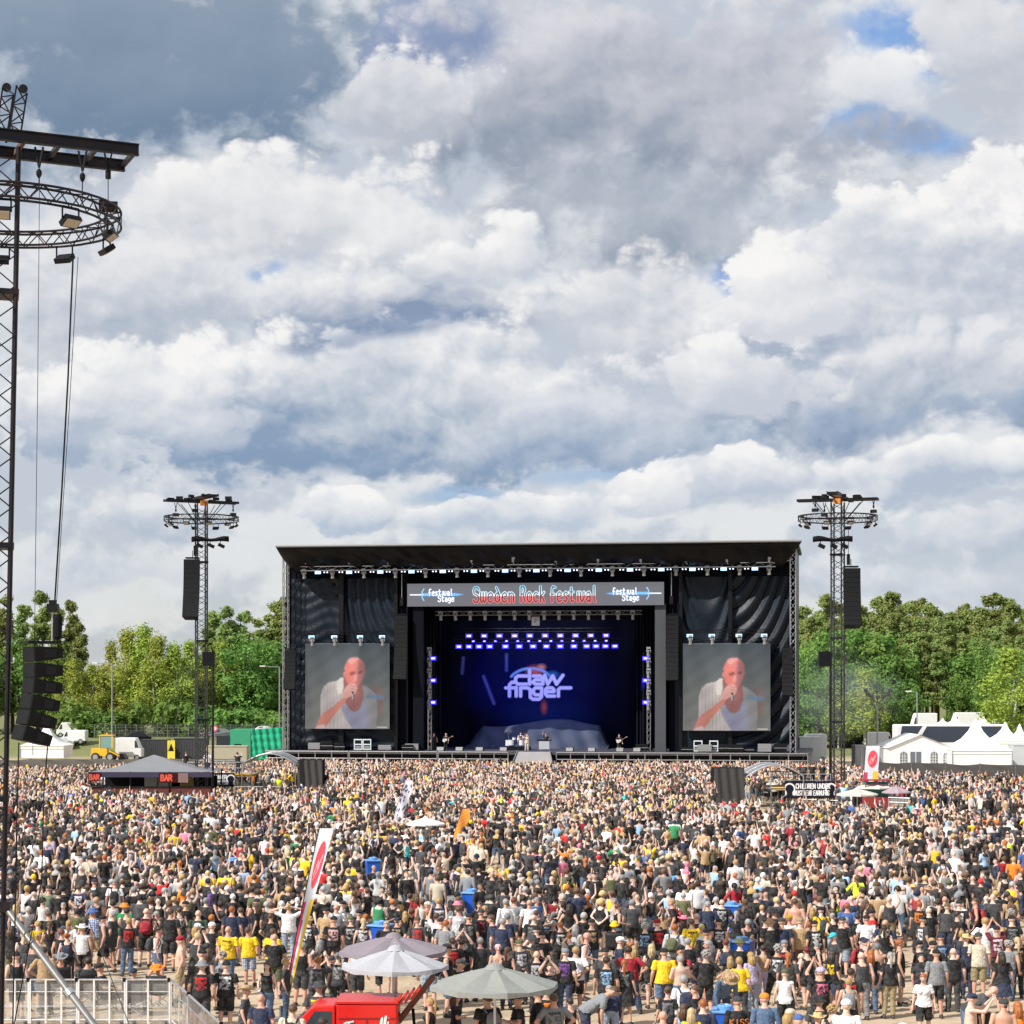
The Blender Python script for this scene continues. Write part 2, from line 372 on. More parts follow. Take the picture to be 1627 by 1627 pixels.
# ------------------------------------------------------------------ ground
def ground_mat():
    m = bpy.data.materials.new('trodden_sand'); m.use_nodes = True; nt = m.node_tree; p = nt.nodes['Principled BSDF']
    t = N(nt, 'ShaderNodeTexCoord'); v = t.outputs['Object']
    n1 = NOI(nt, v, 0.09, 6, 0.6); n2 = NOI(nt, v, 1.4, 6, 0.65); n3 = NOI(nt, v, 14, 4, 0.7)
    c = MIX(nt, n1.outputs[0], C4((0.42, 0.325, 0.225)), C4((0.55, 0.44, 0.315)))
    c = MIX(nt, SS(nt, n2.outputs[0], 0.42, 0.66, 0, 0.75), c, C4((0.31, 0.24, 0.17)))
    c = MIX(nt, SS(nt, n3.outputs[0], 0.5, 0.75, 0, 0.4), c, C4((0.60, 0.51, 0.39)))
    sp = N(nt, 'ShaderNodeSeparateXYZ'); nt.links.new(v, sp.inputs[0])
    far = SS(nt, M(nt, 'ADD', sp.outputs[1], M(nt, 'MULTIPLY', n1.outputs[0], 20.0)), 252, 275)
    c = MIX(nt, far, c, MIX(nt, n2.outputs[0], C4((0.10, 0.13, 0.045)), C4((0.22, 0.22, 0.10))))
    nt.links.new(c, p.inputs['Base Color']); p.inputs['Roughness'].default_value = 0.92; p.inputs['Specular IOR Level'].default_value = 0.15
    b = N(nt, 'ShaderNodeBump'); b.inputs['Strength'].default_value = 0.5; b.inputs['Distance'].default_value = 0.06
    nt.links.new(M(nt, 'ADD', n2.outputs[0], M(nt, 'MULTIPLY', n3.outputs[0], 0.5)), b.inputs['Height']); nt.links.new(b.outputs[0], p.inputs['Normal'])
    return m
GROUND = ground_mat()
def bank(x, y):
    """height of the ground: flat arena, a low bank on the left and rising woodland behind"""
    def ss(t): t = min(1, max(0, t)); return t*t*(3-2*t)
    left = ss((4-x)/20)
    z = left*1.7*ss((y-262)/9)
    z += 3.0*ss((y-330)/170)*(1-0.4*left)
    return z
mb = MB()
ys = [-200, 0, 40, 80, 120, 160, 200, 240, 255]+[258+2*i for i in range(12)]+[290, 310, 330, 350, 370, 400, 440, 480, 520, 700, 1200, 2500, 5000]
xs = [-4000, -1500, -600, -300, -200, -150, -110, -80, -60, -40, -24, -16, -12, -8, -4, 0, 4, 8, 20, 40, 80, 120, 200, 300, 600, 1500, 4000]
gv = [(x, y, bank(x, y)) for y in ys for x in xs]; nx = len(xs)
gf = [(j*nx+i, j*nx+i+1, (j+1)*nx+i+1, (j+1)*nx+i) for j in range(len(ys)-1) for i in range(nx-1)]
mb.add(gv, gf); tag(mb.build('ground', GROUND, smooth=True), kind='structure')

# ------------------------------------------------------------------ people: body, clothing and hair generators
def ico(c, r, sub=2):
    import bmesh
    bm = bmesh.new(); bmesh.ops.create_icosphere(bm, subdivisions=sub, radius=1.0)
    vs = [Vector((v.co.x*r[0], v.co.y*r[1], v.co.z*r[2]))+Vector(c) for v in bm.verts]; fs = [tuple(v.index for v in f.verts) for f in bm.faces]
    bm.free(); return vs, fs
def loft(mb, rings, n=12):
    """rings: (center, rx, ry, frame) closed tube with caps"""
    vs = []; k = len(rings)
    for c, rx, ry, fr in rings:
        for i in range(n):
            t = 2*math.pi*i/n; vs.append(Vector(c)+fr @ Vector((rx*math.cos(t), ry*math.sin(t), 0)))
    fs = [(j*n+i, j*n+(i+1) % n, (j+1)*n+(i+1) % n, (j+1)*n+i) for j in range(k-1) for i in range(n)]
    fs += [tuple(range(n-1, -1, -1)), tuple(range((k-1)*n, k*n))]
    mb.add(vs, fs)
def limb(mb, p0, p1, r0, r1, bulge=0.0, n=10):
    p0 = Vector(p0); p1 = Vector(p1); d = (p1-p0); L = d.length; d.normalize()
    fr = d.to_track_quat('Z', 'Y').to_matrix(); rg = []
    for t, k in ((-0.9*r0/L, .45), (-0.5*r0/L, .85), (0, 1), (.3, 1+bulge), (.65, 1+bulge*.4), (1, 1), (1+.5*r1/L, .85), (1+.9*r1/L, .45)):
        tt = min(1, max(0, t)); r = (r0*(1-tt)+r1*tt)*k; rg.append((p0+d*(L*t), r, r, fr))
    loft(mb, rg, n)
ARMS = {  # right arm elbow / wrist for a facing-forward (+y) standing figure
 'd': ((.255, -.04, 1.165), (.275, .05, .915)), 'b': ((.26, -.03, 1.17), (.17, .20, 1.12)), 'f': ((.25, .03, 1.17), (-.06, .185, 1.17)),
 'h': ((.385, -.06, 1.19), (.20, .03, 1.015)), 'u': ((.30, .06, 1.62), (.24, .14, 1.90)), 'p': ((.22, .23, 1.42), (.10, .36, 1.66)),
 'x': ((.43, .03, 1.58), (.11, -.06, 1.69)), 'k': ((.29, -.12, 1.19), (.06, -.155, .985)), 'c': ((.22, .20, 1.62), (.06, .30, 1.86)),
 'g': ((.26, .10, 1.16), (.12, .26, .50+.52))}
POSES = {  # arms right, arms left, legs, lean degrees
 'stand': ('d', 'd', 's', 2), 'drink': ('b', 'd', 's', 0), 'fold': ('f', 'f', 's', 0), 'hips': ('h', 'h', 'w', 0), 'up': ('u', 'd', 's', 0),
 'upup': ('u', 'u', 's', -3), 'phone': ('p', 'p', 's', 0), 'photo': ('c', 'c', 's', -2), 'head': ('x', 'x', 's', -2), 'behind': ('k', 'k', 's', 2),
 'wide': ('d', 'b', 'w', 2), 'walk': ('d', 'd', 'k', 4), 'sit': ('g', 'g', 'c', -14), 'bend': ('b', 'd', 'w', 52), 'weight': ('b', 'h', 's', 2)}
BODY = {}
def body(sex, pose):
    key = (sex, pose)
    if key in BODY: return BODY[key]
    f = sex == 'f'; ar, al, legs, lean = POSES[pose]
    mb = MB(); SEG = []
    sit = legs == 'c'; pz = 0.47 if sit else 0.93
    dz = pz-0.93
    piv = Vector((0, 0, 0.93)); RL = Matrix.Rotation(R(-lean), 3, 'X')
    def U(p):  # upper body point -> world
        q = Vector(p); q = RL @ (q-piv)+piv; return q+Vector((0, 0, dz))
    sw = 0.165 if f else 0.19; hw = 1.06 if f else 1.0; gut = 0.0 if f else 0.018
    tors = [(0.84, .120*hw, .085), (0.90, .165*hw, .115), (0.97, .172*hw, .122), (1.06, .150 if f else .163, .108+gut), (1.16, .135 if f else .158, .104+gut),
            (1.27, .150 if f else .172, .112), (1.37, sw*.95, .108), (1.435, sw*.80, .088), (1.48, .085, .068), (1.53, .060, .060), (1.58, .055, .058)]
    loft(mb, [(U((0, -.012 if z > 1.3 else 0, z)), a, b, RL) for z, a, b in tors], 16)
    if f:
        for s in (-1, 1): v, fc = ico(U((s*.075, .085, 1.31)), (.065, .06, .065)); mb.add(v, fc)
    SEG += [('torso', U((0, 0, .90)), U((0, 0, 1.44)), .15), ('neck', U((0, 0, 1.49)), U((0, 0, 1.56)), .06)]
    hc = U((0, .012, 1.665)); SEG.append(('head', U((0, 0, 1.62)), U((0, 0, 1.70)), .10))
    for c, r in (((0, -.008, 1.685), (.077, .097, .098)), ((0, .022, 1.625), (.062, .078, .085)), ((0, .035, 1.585), (.043, .055, .040)),
                 ((0, .108, 1.645), (.014, .022, .024)), ((.078, -.005, 1.655), (.014, .022, .032)), ((-.078, -.005, 1.655), (.014, .022, .032))):
        v, fc = ico((0, 0, 0), r); mb.add([RL @ p+U(c) for p in v], fc)
    hands = []
    for s, arm in ((1, ar), (-1, al)):
        e, w = ARMS[arm]
        if sit: e, w = (.25, .03, 1.17), (.14, .27, 1.05)
        if pose == 'bend': e, w = (.24, .20, 1.17), (.20, .42, 1.02)
        sp = U((s*sw, -.01, 1.425)); ep = U((s*(e[0]-(0.02 if f else 0)), e[1], e[2])); wp = U((s*w[0], w[1], w[2]))
        k = .86 if f else 1.0
        v, fc = ico(sp, (.062*k, .06*k, .062*k)); mb.add(v, fc)
        limb(mb, sp, ep, .053*k, .042*k, .08); limb(mb, ep, wp, .044*k, .028*k, .10)
        dr = (wp-ep).normalized(); hp = wp+dr*.055
        fr = dr.to_track_quat('Z', 'Y').to_matrix()
        loft(mb, [(wp, .024, .02, fr), (wp+dr*.03, .036, .021, fr), (wp+dr*.08, .040, .019, fr), (wp+dr*.10, .034, .015, fr)], 8)
        hands.append((wp, dr, fr, s))
        SEG += [('uarm', sp, ep, .055), ('farm', ep, wp, .04), ('hand', wp, wp+dr*.14, .04)]
    LG = {'s': ((.10, .012, .50), (.115, -.03, .085)), 'w': ((.15, .02, .50), (.20, -.03, .085))}
    for s in (1, -1):
        hip = Vector((s*.092*hw, 0, pz-.02))
        if sit: kn = Vector((s*.15, .42, .50)); an = Vector((s*.16, .40, .085)); hip = Vector((s*.10, .02, .47))
        elif legs == 'k': kn = Vector((s*.10, .10*s+.05, .50)); an = Vector((s*.105, .24*s-.03, .095))
        else: kn, an = [Vector((s*p[0], p[1], p[2])) for p in LG[legs]]
        limb(mb, hip, kn, .092*(1.05 if f else 1), .060, .03, 12); limb(mb, kn, an, .056, .040, .16, 10)
        toe = an+Vector((s*.03, .16, -.035)); heel = an+Vector((0, -.045, -.03))
        fr = Vector((s*.12, 1, 0)).normalized().to_track_quat('Z', 'Y').to_matrix()
        zc = an.z-.045
        loft(mb, [(Vector((heel.x, heel.y-.02, zc)), .022, .022, fr), (Vector((heel.x, heel.y, zc+.005)), .036, .036, fr), (Vector((an.x, an.y+.03, zc+.012)), .042, .045, fr),
                  (Vector((toe.x, toe.y-.04, zc-.008)), .046, .030, fr), (Vector((toe.x, toe.y+.03, zc-.014)), .036, .020, fr)], 10)
        SEG += [('thigh', hip, kn, .085), ('shin', kn, an, .052), ('foot', heel, toe, .045)]
    me = mb.mesh('tmp', []); o = link('tmp', me)
    m = o.modifiers.new('r', 'REMESH'); m.mode = 'VOXEL'; m.voxel_size = 0.021; m.use_smooth_shade = True
    m = o.modifiers.new('s', 'SMOOTH'); m.factor = 0.5; m.iterations = 3
    dg = bpy.context.evaluated_depsgraph_get(); em = o.evaluated_get(dg).to_mesh()
    nv = len(em.vertices); V = np.empty(nv*3, np.float32); em.vertices.foreach_get('co', V); V = V.reshape(-1, 3).astype(float)
    NO = np.empty(nv*3, np.float32); em.vertices.foreach_get('normal', NO); NO = NO.reshape(-1, 3).astype(float)
    F = [tuple(p.vertices) for p in em.polygons]
    o.evaluated_get(dg).to_mesh_clear(); bpy.data.objects.remove(o); bpy.data.meshes.remove(me)
    best = np.full(nv, 1e9); lab = np.zeros(nv, int); tt = np.zeros(nv)
    for i, (nm, a, b, r) in enumerate(SEG):
        a = np.array(a); b = np.array(b); d = b-a; t = ((V-a) @ d)/(d @ d); tc_ = np.clip(t, 0, 1)
        q = np.linalg.norm(V-a-tc_[:, None]*d, axis=1)/r
        k = q < best; best[k] = q[k]; lab[k] = i; tt[k] = t[k]
    names = np.array([s[0] for s in SEG])[lab]
    # local upright coordinates of the upper body, to cut neck lines and waists
    UV = (V-np.array(piv)-np.array((0, 0, dz))) @ np.array(RL)+np.array(piv)
    top = float(V[:, 2].max())
    d = dict(V=V, N=NO, F=F, lab=names, t=tt, U=UV, RL=RL, hc=hc, hands=hands, top=top, sit=sit, meshes={})
    BODY[key] = d; return d
SKIN = None
def cloth_mat():
    m = bpy.data.materials.new('clothing'); m.use_nodes = True; nt = m.node_tree; p = nt.nodes['Principled BSDF']
    oi = N(nt, 'ShaderNodeObjectInfo'); t = N(nt, 'ShaderNodeTexCoord'); v = t.outputs['Object']
    n1 = NOI(nt, v, 7, 4, 0.6)
    c = MIX(nt, SS(nt, n1.outputs[0], 0.3, 0.75, 0.0, 0.30), oi.outputs['Color'], (0.5, 0.5, 0.5, 1))
    c = MIX(nt, 0.65, c, oi.outputs['Color'])
    # printed motif on the back of a shirt
    a = N(nt, 'ShaderNodeAttribute'); a.attribute_type = 'OBJECT'; a.attribute_name = 'motif'
    sp = N(nt, 'ShaderNodeSeparateXYZ'); nt.links.new(v, sp.inputs[0])
    seed = M(nt, 'MULTIPLY', oi.outputs['Random'], 40.0)
    wv = N(nt, 'ShaderNodeTexVoronoi'); wv.feature = 'DISTANCE_TO_EDGE'; wv.inputs['Scale'].default_value = 17
    cb = N(nt, 'ShaderNodeCombineXYZ'); nt.links.new(sp.outputs[0], cb.inputs[0]); nt.links.new(sp.outputs[2], cb.inputs[1]); nt.links.new(seed, cb.inputs[2])
    nt.links.new(cb.outputs[0], wv.inputs['Vector'])
    n4 = NOI(nt, cb.outputs[0], 13, 3, 0.6)
    ink = M(nt, 'MULTIPLY', SS(nt, n4.outputs[0], 0.44, 0.54), SS(nt, wv.outputs['Distance'], 0.02, 0.06, 1.0, 0.55))
    dx = M(nt, 'MULTIPLY', sp.outputs[0], 7.6); dzz = M(nt, 'MULTIPLY', M(nt, 'SUBTRACT', sp.outputs[2], 1.24), 6.2)
    ax = M(nt, 'ABSOLUTE', dx); azz = M(nt, 'ABSOLUTE', dzz)
    box_ = M(nt, 'MAXIMUM', ax, azz); circ = M(nt, 'SQRT', M(nt, 'ADD', M(nt, 'MULTIPLY', dx, dx), M(nt, 'MULTIPLY', dzz, dzz)))
    shp = MIX(nt, M(nt, 'GREATER_THAN', oi.outputs['Random'], 0.55), box_, circ)
    inside = M(nt, 'LESS_THAN', shp, 1.0); back = M(nt, 'LESS_THAN', sp.outputs[1], -0.02)
    # a line of lettering above the motif
    lz = M(nt, 'ABSOLUTE', M(nt, 'MULTIPLY', M(nt, 'SUBTRACT', sp.outputs[2], 1.375), 34.0))
    ln = M(nt, 'MULTIPLY', M(nt, 'MULTIPLY', M(nt, 'LESS_THAN', lz, 1.0), M(nt, 'LESS_THAN', ax, 0.95)), SS(nt, NOI(nt, cb.outputs[0], 34, 1, 0.5).outputs[0], 0.40, 0.48))
    mk = M(nt, 'MULTIPLY', M(nt, 'MAXIMUM', M(nt, 'MULTIPLY', inside, ink), ln), M(nt, 'MULTIPLY', back, a.outputs['Alpha']))
    c = MIX(nt, mk, c, a.outputs['Color'])
    # checks for plaid shirts
    pl = N(nt, 'ShaderNodeAttribute'); pl.attribute_type = 'OBJECT'; pl.attribute_name = 'checks'
    sx = M(nt, 'GREATER_THAN', M(nt, 'FRACT', M(nt, 'MULTIPLY', sp.outputs[0], 19.0)), 0.55); sz_ = M(nt, 'GREATER_THAN', M(nt, 'FRACT', M(nt, 'MULTIPLY', sp.outputs[2], 19.0)), 0.55)
    c = MIX(nt, M(nt, 'MULTIPLY', M(nt, 'MULTIPLY', M(nt, 'ADD', sx, sz_), 0.42), pl.outputs['Fac']), c, (0.75, 0.76, 0.78, 1))
    nt.links.new(c, p.inputs['Base Color']); p.inputs['Roughness'].default_value = 0.88; p.inputs['Specular IOR Level'].default_value = 0.2
    b = N(nt, 'ShaderNodeBump'); b.inputs['Strength'].default_value = 0.9; b.inputs['Distance'].default_value = 0.06
    fo = NOI(nt, VM(nt, 'MULTIPLY', v, (1.0, 1.0, 0.55)), 11, 3, 0.55, 0.8); nt.links.new(fo.outputs[0], b.inputs['Height']); nt.links.new(b.outputs[0], p.inputs['Normal'])
    return m
def skin_mat():
    m = bpy.data.materials.new('skin'); m.use_nodes = True; nt = m.node_tree; p = nt.nodes['Principled BSDF']
    oi = N(nt, 'ShaderNodeObjectInfo'); t = N(nt, 'ShaderNodeTexCoord'); n1 = NOI(nt, t.outputs['Object'], 6, 4, 0.6)
    c = MIX(nt, SS(nt, n1.outputs[0], 0.35, 0.75, 0, 0.35), oi.outputs['Color'], (0.52, 0.20, 0.13, 1))
    nt.links.new(c, p.inputs['Base Color']); p.inputs['Roughness'].default_value = 0.55; p.inputs['Subsurface Weight'].default_value = 0.0
    return m
def hair_mat():
    m = bpy.data.materials.new('hair'); m.use_nodes = True; nt = m.node_tree; p = nt.nodes['Principled BSDF']
    oi = N(nt, 'ShaderNodeObjectInfo'); t = N(nt, 'ShaderNodeTexCoord'); n1 = NOI(nt, VM(nt, 'MULTIPLY', t.outputs['Object'], (1, 1, 0.15)), 60, 3, 0.6)
    c = MIX(nt, n1.outputs[0], VMIX(nt, oi.outputs['Color'], 0.45), oi.outputs['Color'])
    nt.links.new(c, p.inputs['Base Color']); p.inputs['Roughness'].default_value = 0.5
    b = N(nt, 'ShaderNodeBump'); b.inputs['Strength'].default_value = 0.7; b.inputs['Distance'].default_value = 0.02
    nt.links.new(n1.outputs[0], b.inputs['Height']); nt.links.new(b.outputs[0], p.inputs['Normal'])
    return m
def VMIX(nt, c, k): return VM(nt, 'SCALE', c, s=k)
CLOTH = cloth_mat(); SKIN = skin_mat(); HAIR = hair_mat()
DARK = mat('dark_eyes', (0.03, 0.02, 0.02), 0.4)
SHOE = mat('shoe_leather', (0.05, 0.045, 0.045), 0.6, 0, 0.3)
def sub_mesh(name, V, F, sel, material, disp=None):
    ok = [f for f in F if all(sel[i] for i in f)]
    used = sorted({i for f in ok for i in f}); rm = {i: k for k, i in enumerate(used)}
    P_ = V if disp is None else disp
    me = bpy.data.meshes.new(name); me.from_pydata([tuple(P_[i]) for i in used], [], [tuple(rm[i] for i in f) for f in ok])
    me.materials.append(material); me.polygons.foreach_set('use_smooth', [True]*len(me.polygons)); me.update(); return me
def garment_sel(d, kind, sex):
    L = d['lab']; t = d['t']; U = d['U']; z = U[:, 2]
    tor = (L == 'torso') | (L == 'neck')
    thg = L == 'thigh'
    if kind == 'tee': return ((tor | thg) & (z < 1.475) & (z > 0.88)) & ((L != 'thigh') | (t < .05)) | ((L == 'uarm') & (t < .72)) | (tor & (z < 1.475) & (z > .88))
    if kind == 'long': return (tor & (z < 1.49) & (z > 0.87)) | (L == 'uarm') | ((L == 'farm') & (t < .93))
    if kind == 'tank': return (tor & (z < 1.42) & (z > .88)) | (tor & (z >= 1.42) & (z < 1.47) & (np.abs(U[:, 0]) > .07) & (np.abs(U[:, 0]) < .15)) | ((L == 'uarm') & (t < .05) & (np.abs(U[:, 0]) < .17))
    if kind == 'sleeveless': return (tor & (z < 1.475) & (z > .88)) | ((L == 'uarm') & (t < .10))
    if kind == 'trousers': return (tor & (z < .995)) | (L == 'thigh') | ((L == 'shin') & (t < .95))
    if kind == 'shorts': return (tor & (z < .995)) | ((L == 'thigh') & (t < 1.0)) | ((L == 'shin') & (t < .06))
    if kind == 'mini': return (tor & (z < .995)) | ((L == 'thigh') & (t < .55))
    if kind.startswith('shoe'): return ((L == 'foot') | ((L == 'shin') & (t > .93))) & ((d['V'][:, 0] > 0) if kind == 'shoe_r' else (d['V'][:, 0] < 0))
def part_mesh(sex, pose, kind):
    d = body(sex, pose); M_ = d['meshes']
    if kind in M_: return M_[kind]
    V, NO, F, L, t, U = d['V'], d['N'], d['F'], d['lab'], d['t'], d['U']
    if kind == 'body':
        me = sub_mesh('body', V, F, np.ones(len(V), bool), SKIN); me.materials.append(DARK)
        mb = MB(); base = [tuple(v.co) for v in me.vertices]; fcs = [tuple(p.vertices) for p in me.polygons]
        mb.v = base; mb.f = fcs; mb.mi = [0]*len(fcs)
        for wp, dr, fr, s in d['hands']:   # five fingers, slightly curled, and the thumb from the side of the palm
            a = fr @ Vector((1, 0, 0)); c = fr @ Vector((0, 1, 0))
            for k, (o_, ln) in enumerate(((-.030, .062), (-.010, .072), (.010, .068), (.029, .052))):
                p0 = wp+dr*.088+a*o_; p1 = p0+dr*ln*.55+c*.006; p2 = p1+dr*ln*.42+c*.022
                mb.bar(p0, p1, .0095, 5, .0085); mb.bar(p1, p2, .0085, 5, .006)
            p0 = wp+dr*.035+a*(-.030*s); p1 = p0+dr*.035+a*(-.026*s)+c*.01; p2 = p1+dr*.032+c*.012
            mb.bar(p0, p1, .011, 5, .010); mb.bar(p1, p2, .010, 5, .007)
        mb.cur = 1
        for s in (-1, 1):
            v, fc = ico((0, 0, 0), (.013, .008, .008), 1); mb.add([d['RL'] @ p+d['hc']+d['RL'] @ Vector((s*.029, .086, .005)) for p in v], fc)
        v, fc = ico((0, 0, 0), (.022, .006, .005), 1); mb.add([d['RL'] @ p+d['hc']+d['RL'] @ Vector((0, .085, -.062)) for p in v], fc)
        me2 = mb.mesh('body', [SKIN, DARK], True); bpy.data.meshes.remove(me); me = me2
    elif kind == 'skirt':
        mb = MB(); prof = [(.155, 1.0), (.185, .9), (.215, .75), (.25, .56), (.255, .55), (.235, .56)]
        n = 24; vs = []
        for r, z in prof:
            for i in range(n):
                a = 2*math.pi*i/n; k = 1+.05*math.sin(a*7)*(1.0-z)*2
                vs.append((r*k*math.cos(a)*1.02, r*k*math.sin(a)*.86, z))
        mb.add(vs, [(j*n+i, j*n+(i+1) % n, (j+1)*n+(i+1) % n, (j+1)*n+i) for j in range(len(prof)-1) for i in range(n)])
        me = mb.mesh('skirt', CLOTH, True)
    else:
        sel = garment_sel(d, kind, sex)
        off = np.full(len(V), .012)
        z = U[:, 2]
        if kind in ('tee', 'long', 'sleeveless'):
            tor = np.isin(L, ('torso', 'neck', 'thigh'))
            off = np.where(tor, .012+.022*np.clip((1.40-z)/.45, 0, 1), off)
            off = np.where((L == 'uarm') & (kind == 'tee'), .012+.018*np.clip(t, 0, 1), off)
            off = np.where((L == 'farm'), .012, off)
        if kind == 'tank': off = np.full(len(V), .008)
        if kind == 'trousers': off = np.where(L == 'shin', .016+.012*np.clip(t, 0, 1), .013)
        if kind in ('shorts', 'mini'): off = np.where(L == 'thigh', .014+.022*np.clip(t, 0, 1), .013)
        if kind.startswith('shoe'): off = np.full(len(V), .010)
        fold = np.sin(V[:, 2]*47+V[:, 0]*23)*np.sin(V[:, 1]*39+V[:, 2]*13)*.0045
        D_ = V+NO*(off+(fold if kind not in ('shoe_l', 'shoe_r', 'tank') else 0))[:, None]
        me = sub_mesh({'tee': 't_shirt', 'long': 'jacket', 'tank': 'tank_top', 'sleeveless': 'sleeveless_shirt', 'mini': 'hot_pants', 'shoe_l': 'shoe', 'shoe_r': 'shoe'}.get(kind, kind), V, F, sel, SHOE if kind.startswith('shoe') else CLOTH, D_)
    M_[kind] = me; return me
# heads of hair and hats, all in head coordinates (head centre at 0, face towards +y)
HM = {}
def ring_surf(fn, nu=18, nv=9):
    mb = MB(); mb.grid(fn, nu, nv); return mb
def hair_mesh(kind):
    if kind in HM: return HM[kind]
    def cap(extra, low_back, low_front, seedk=0):
        mb = MB(); nu, nv = 20, 8; vs = []
        for j in range(nv):
            v = j/(nv-1)
            for i in range(nu):
                a = 2*math.pi*i/nu
                back = 0.5-0.5*math.sin(a)  # 1 at the back
                zlow = low_front*(1-back)+low_back*back
                ph = v*math.acos(max(-1, min(1, (zlow)/.108)))
                k = 1+extra/.09+.03*math.sin(a*5+v*7+seedk)
                vs.append((.080*k*math.sin(ph)*math.cos(a), (.098*k*math.sin(ph)*math.sin(a))-.018, .020+.100*k*math.cos(ph)))
        mb.add(vs, [(j*nu+i, (j+1)*nu+i, (j+1)*nu+(i+1) % nu, j*nu+(i+1) % nu) for j in range(nv-1) for i in range(nu)])
        return mb
    if kind == 'short': me = cap(.010, -.055, .045).mesh('hair', HAIR, True)
    elif kind == 'bun':
        mb = cap(.009, -.06, .04); v, f = ico((0, -.13, .06), (.045, .04, .045)); mb.add(v, f); me = mb.mesh('hair', HAIR, True)
    elif kind == 'pony':
        mb = cap(.009, -.06, .04)
        loft(mb, [(Vector((0, -.10, .03)), .022, .022, Matrix.Identity(3)), (Vector((0, -.15, -.02)), .036, .03, Matrix.Identity(3)), (Vector((0, -.15, -.15)), .038, .026, Matrix.Identity(3)),
                  (Vector((0, -.135, -.28)), .028, .018, Matrix.Identity(3)), (Vector((.01, -.13, -.36)), .008, .008, Matrix.Identity(3))], 8)
        me = mb.mesh('hair', HAIR, True)
    elif kind == 'long':
        mb = cap(.014, -.08, .035); nu, nv = 33, 14
        def fn(u, v):
            a = math.pi-0.25+(math.pi+.5)*u; st = math.sin(u*47)*.5+math.sin(u*29+1.7)*.5; ln = .31+.07*math.sin(u*9.3+.6)+.05*st
            z = .03-ln*v; w = .084+.020*math.sin(min(1, v*2.0)*math.pi*.5)-.040*max(0, v-.45)/.55+.008*st*v
            return (w*math.cos(a)*(1.02-.05*v)+.012*math.sin(v*6+u*3)*v, .098*math.sin(a)*(1+.28*min(1, v*2.2)-.25*max(0, v-.6))-.025-.026*min(1, v*3)+.016*st*(.3+v), z)
        mb.grid(fn, nu, nv); me = mb.mesh('hair', HAIR, True)
    elif kind == 'curly':
        mb = MB(); r_ = random.Random(3)
        for i in range(46):
            a = r_.uniform(0, 6.283); ph = math.acos(r_.uniform(-.35, 1)); 
            if math.sin(a) > .3 and math.cos(ph) < .45: continue
            v, f = ico((.093*math.sin(ph)*math.cos(a), -.02+.108*math.sin(ph)*math.sin(a), .02+.11*math.cos(ph)), [r_.uniform(.028, .042)]*3, 1); mb.add(v, f)
        me = mb.mesh('hair', HAIR, True)
    elif kind == 'cap':
        mb = MB(); mb.lathe([(.094, .035), (.098, .05), (.092, .09), (.068, .125), (.03, .142), (.006, .145)], 16, (0, -.012, 0), False, Matrix.Diagonal((1, 1.12, 1)))
        vs = []; n = 9
        for k, (r, zz) in enumerate(((.09, .045), (.175, .022))):
            for i in range(n):
                a = R(38)+R(104)*i/(n-1); vs.append((.10*math.cos(a)*(1 if k == 0 else .92), (.105*math.sin(a)-.012) if k == 0 else (.185*math.sin(a)), zz))
        vs += [(x, y, z-.008) for x, y, z in vs]
        mb.add(vs, [(i, i+1, n+i+1, n+i) for i in range(n-1)]+[(2*n+n+i, 2*n+n+i+1, 2*n+i+1, 2*n+i) for i in range(n-1)]+[(n+i, n+i+1, 3*n+i+1, 3*n+i) for i in range(n-1)])
        me = mb.mesh('cap', CLOTH, True)
    elif kind == 'bandana':
        mb = MB(); mb.lathe([(.086, .02), (.095, .03), (.09, .08), (.066, .118), (.03, .13), (.004, .133)], 16, (0, -.012, 0), False, Matrix.Diagonal((1, 1.15, 1)))
        mb.box((0, -.13, -.01), (.05, .03, .09)); me = mb.mesh('bandana', CLOTH, True)
    elif kind in ('cowboy', 'bucket'):
        mb = MB(); n = 28; vs = []
        prof = [(.092, .04), (.165, .035), (.200, .045), (.203, .05), (.165, .047), (.098, .055), (.095, .10), (.082, .155), (.045, .150), (.004, .138)] if kind == 'cowboy' else \
               [(.090, .06), (.120, .035), (.155, .005), (.158, .012), (.125, .045), (.098, .070), (.092, .115), (.075, .132), (.004, .134)]
        for r, z in prof:
            for i in range(n):
                a = 2*math.pi*i/n; up = (.050*abs(math.cos(a))**2*max(0, (r-.11)/.09)) if kind == 'cowboy' else 0
                dip = -.020*max(0, 1-abs(math.cos(a))*3)*(1 if (z > .13 and kind == 'cowboy') else 0)
                vs.append((r*math.cos(a), r*math.sin(a)*1.1-.012, z+up+dip))
        mb.add(vs, [(j*n+i, j*n+(i+1) % n, (j+1)*n+(i+1) % n, (j+1)*n+i) for j in range(len(prof)-1) for i in range(n)])
        me = mb.mesh('hat', CLOTH, True)
    HM[kind] = me; return me
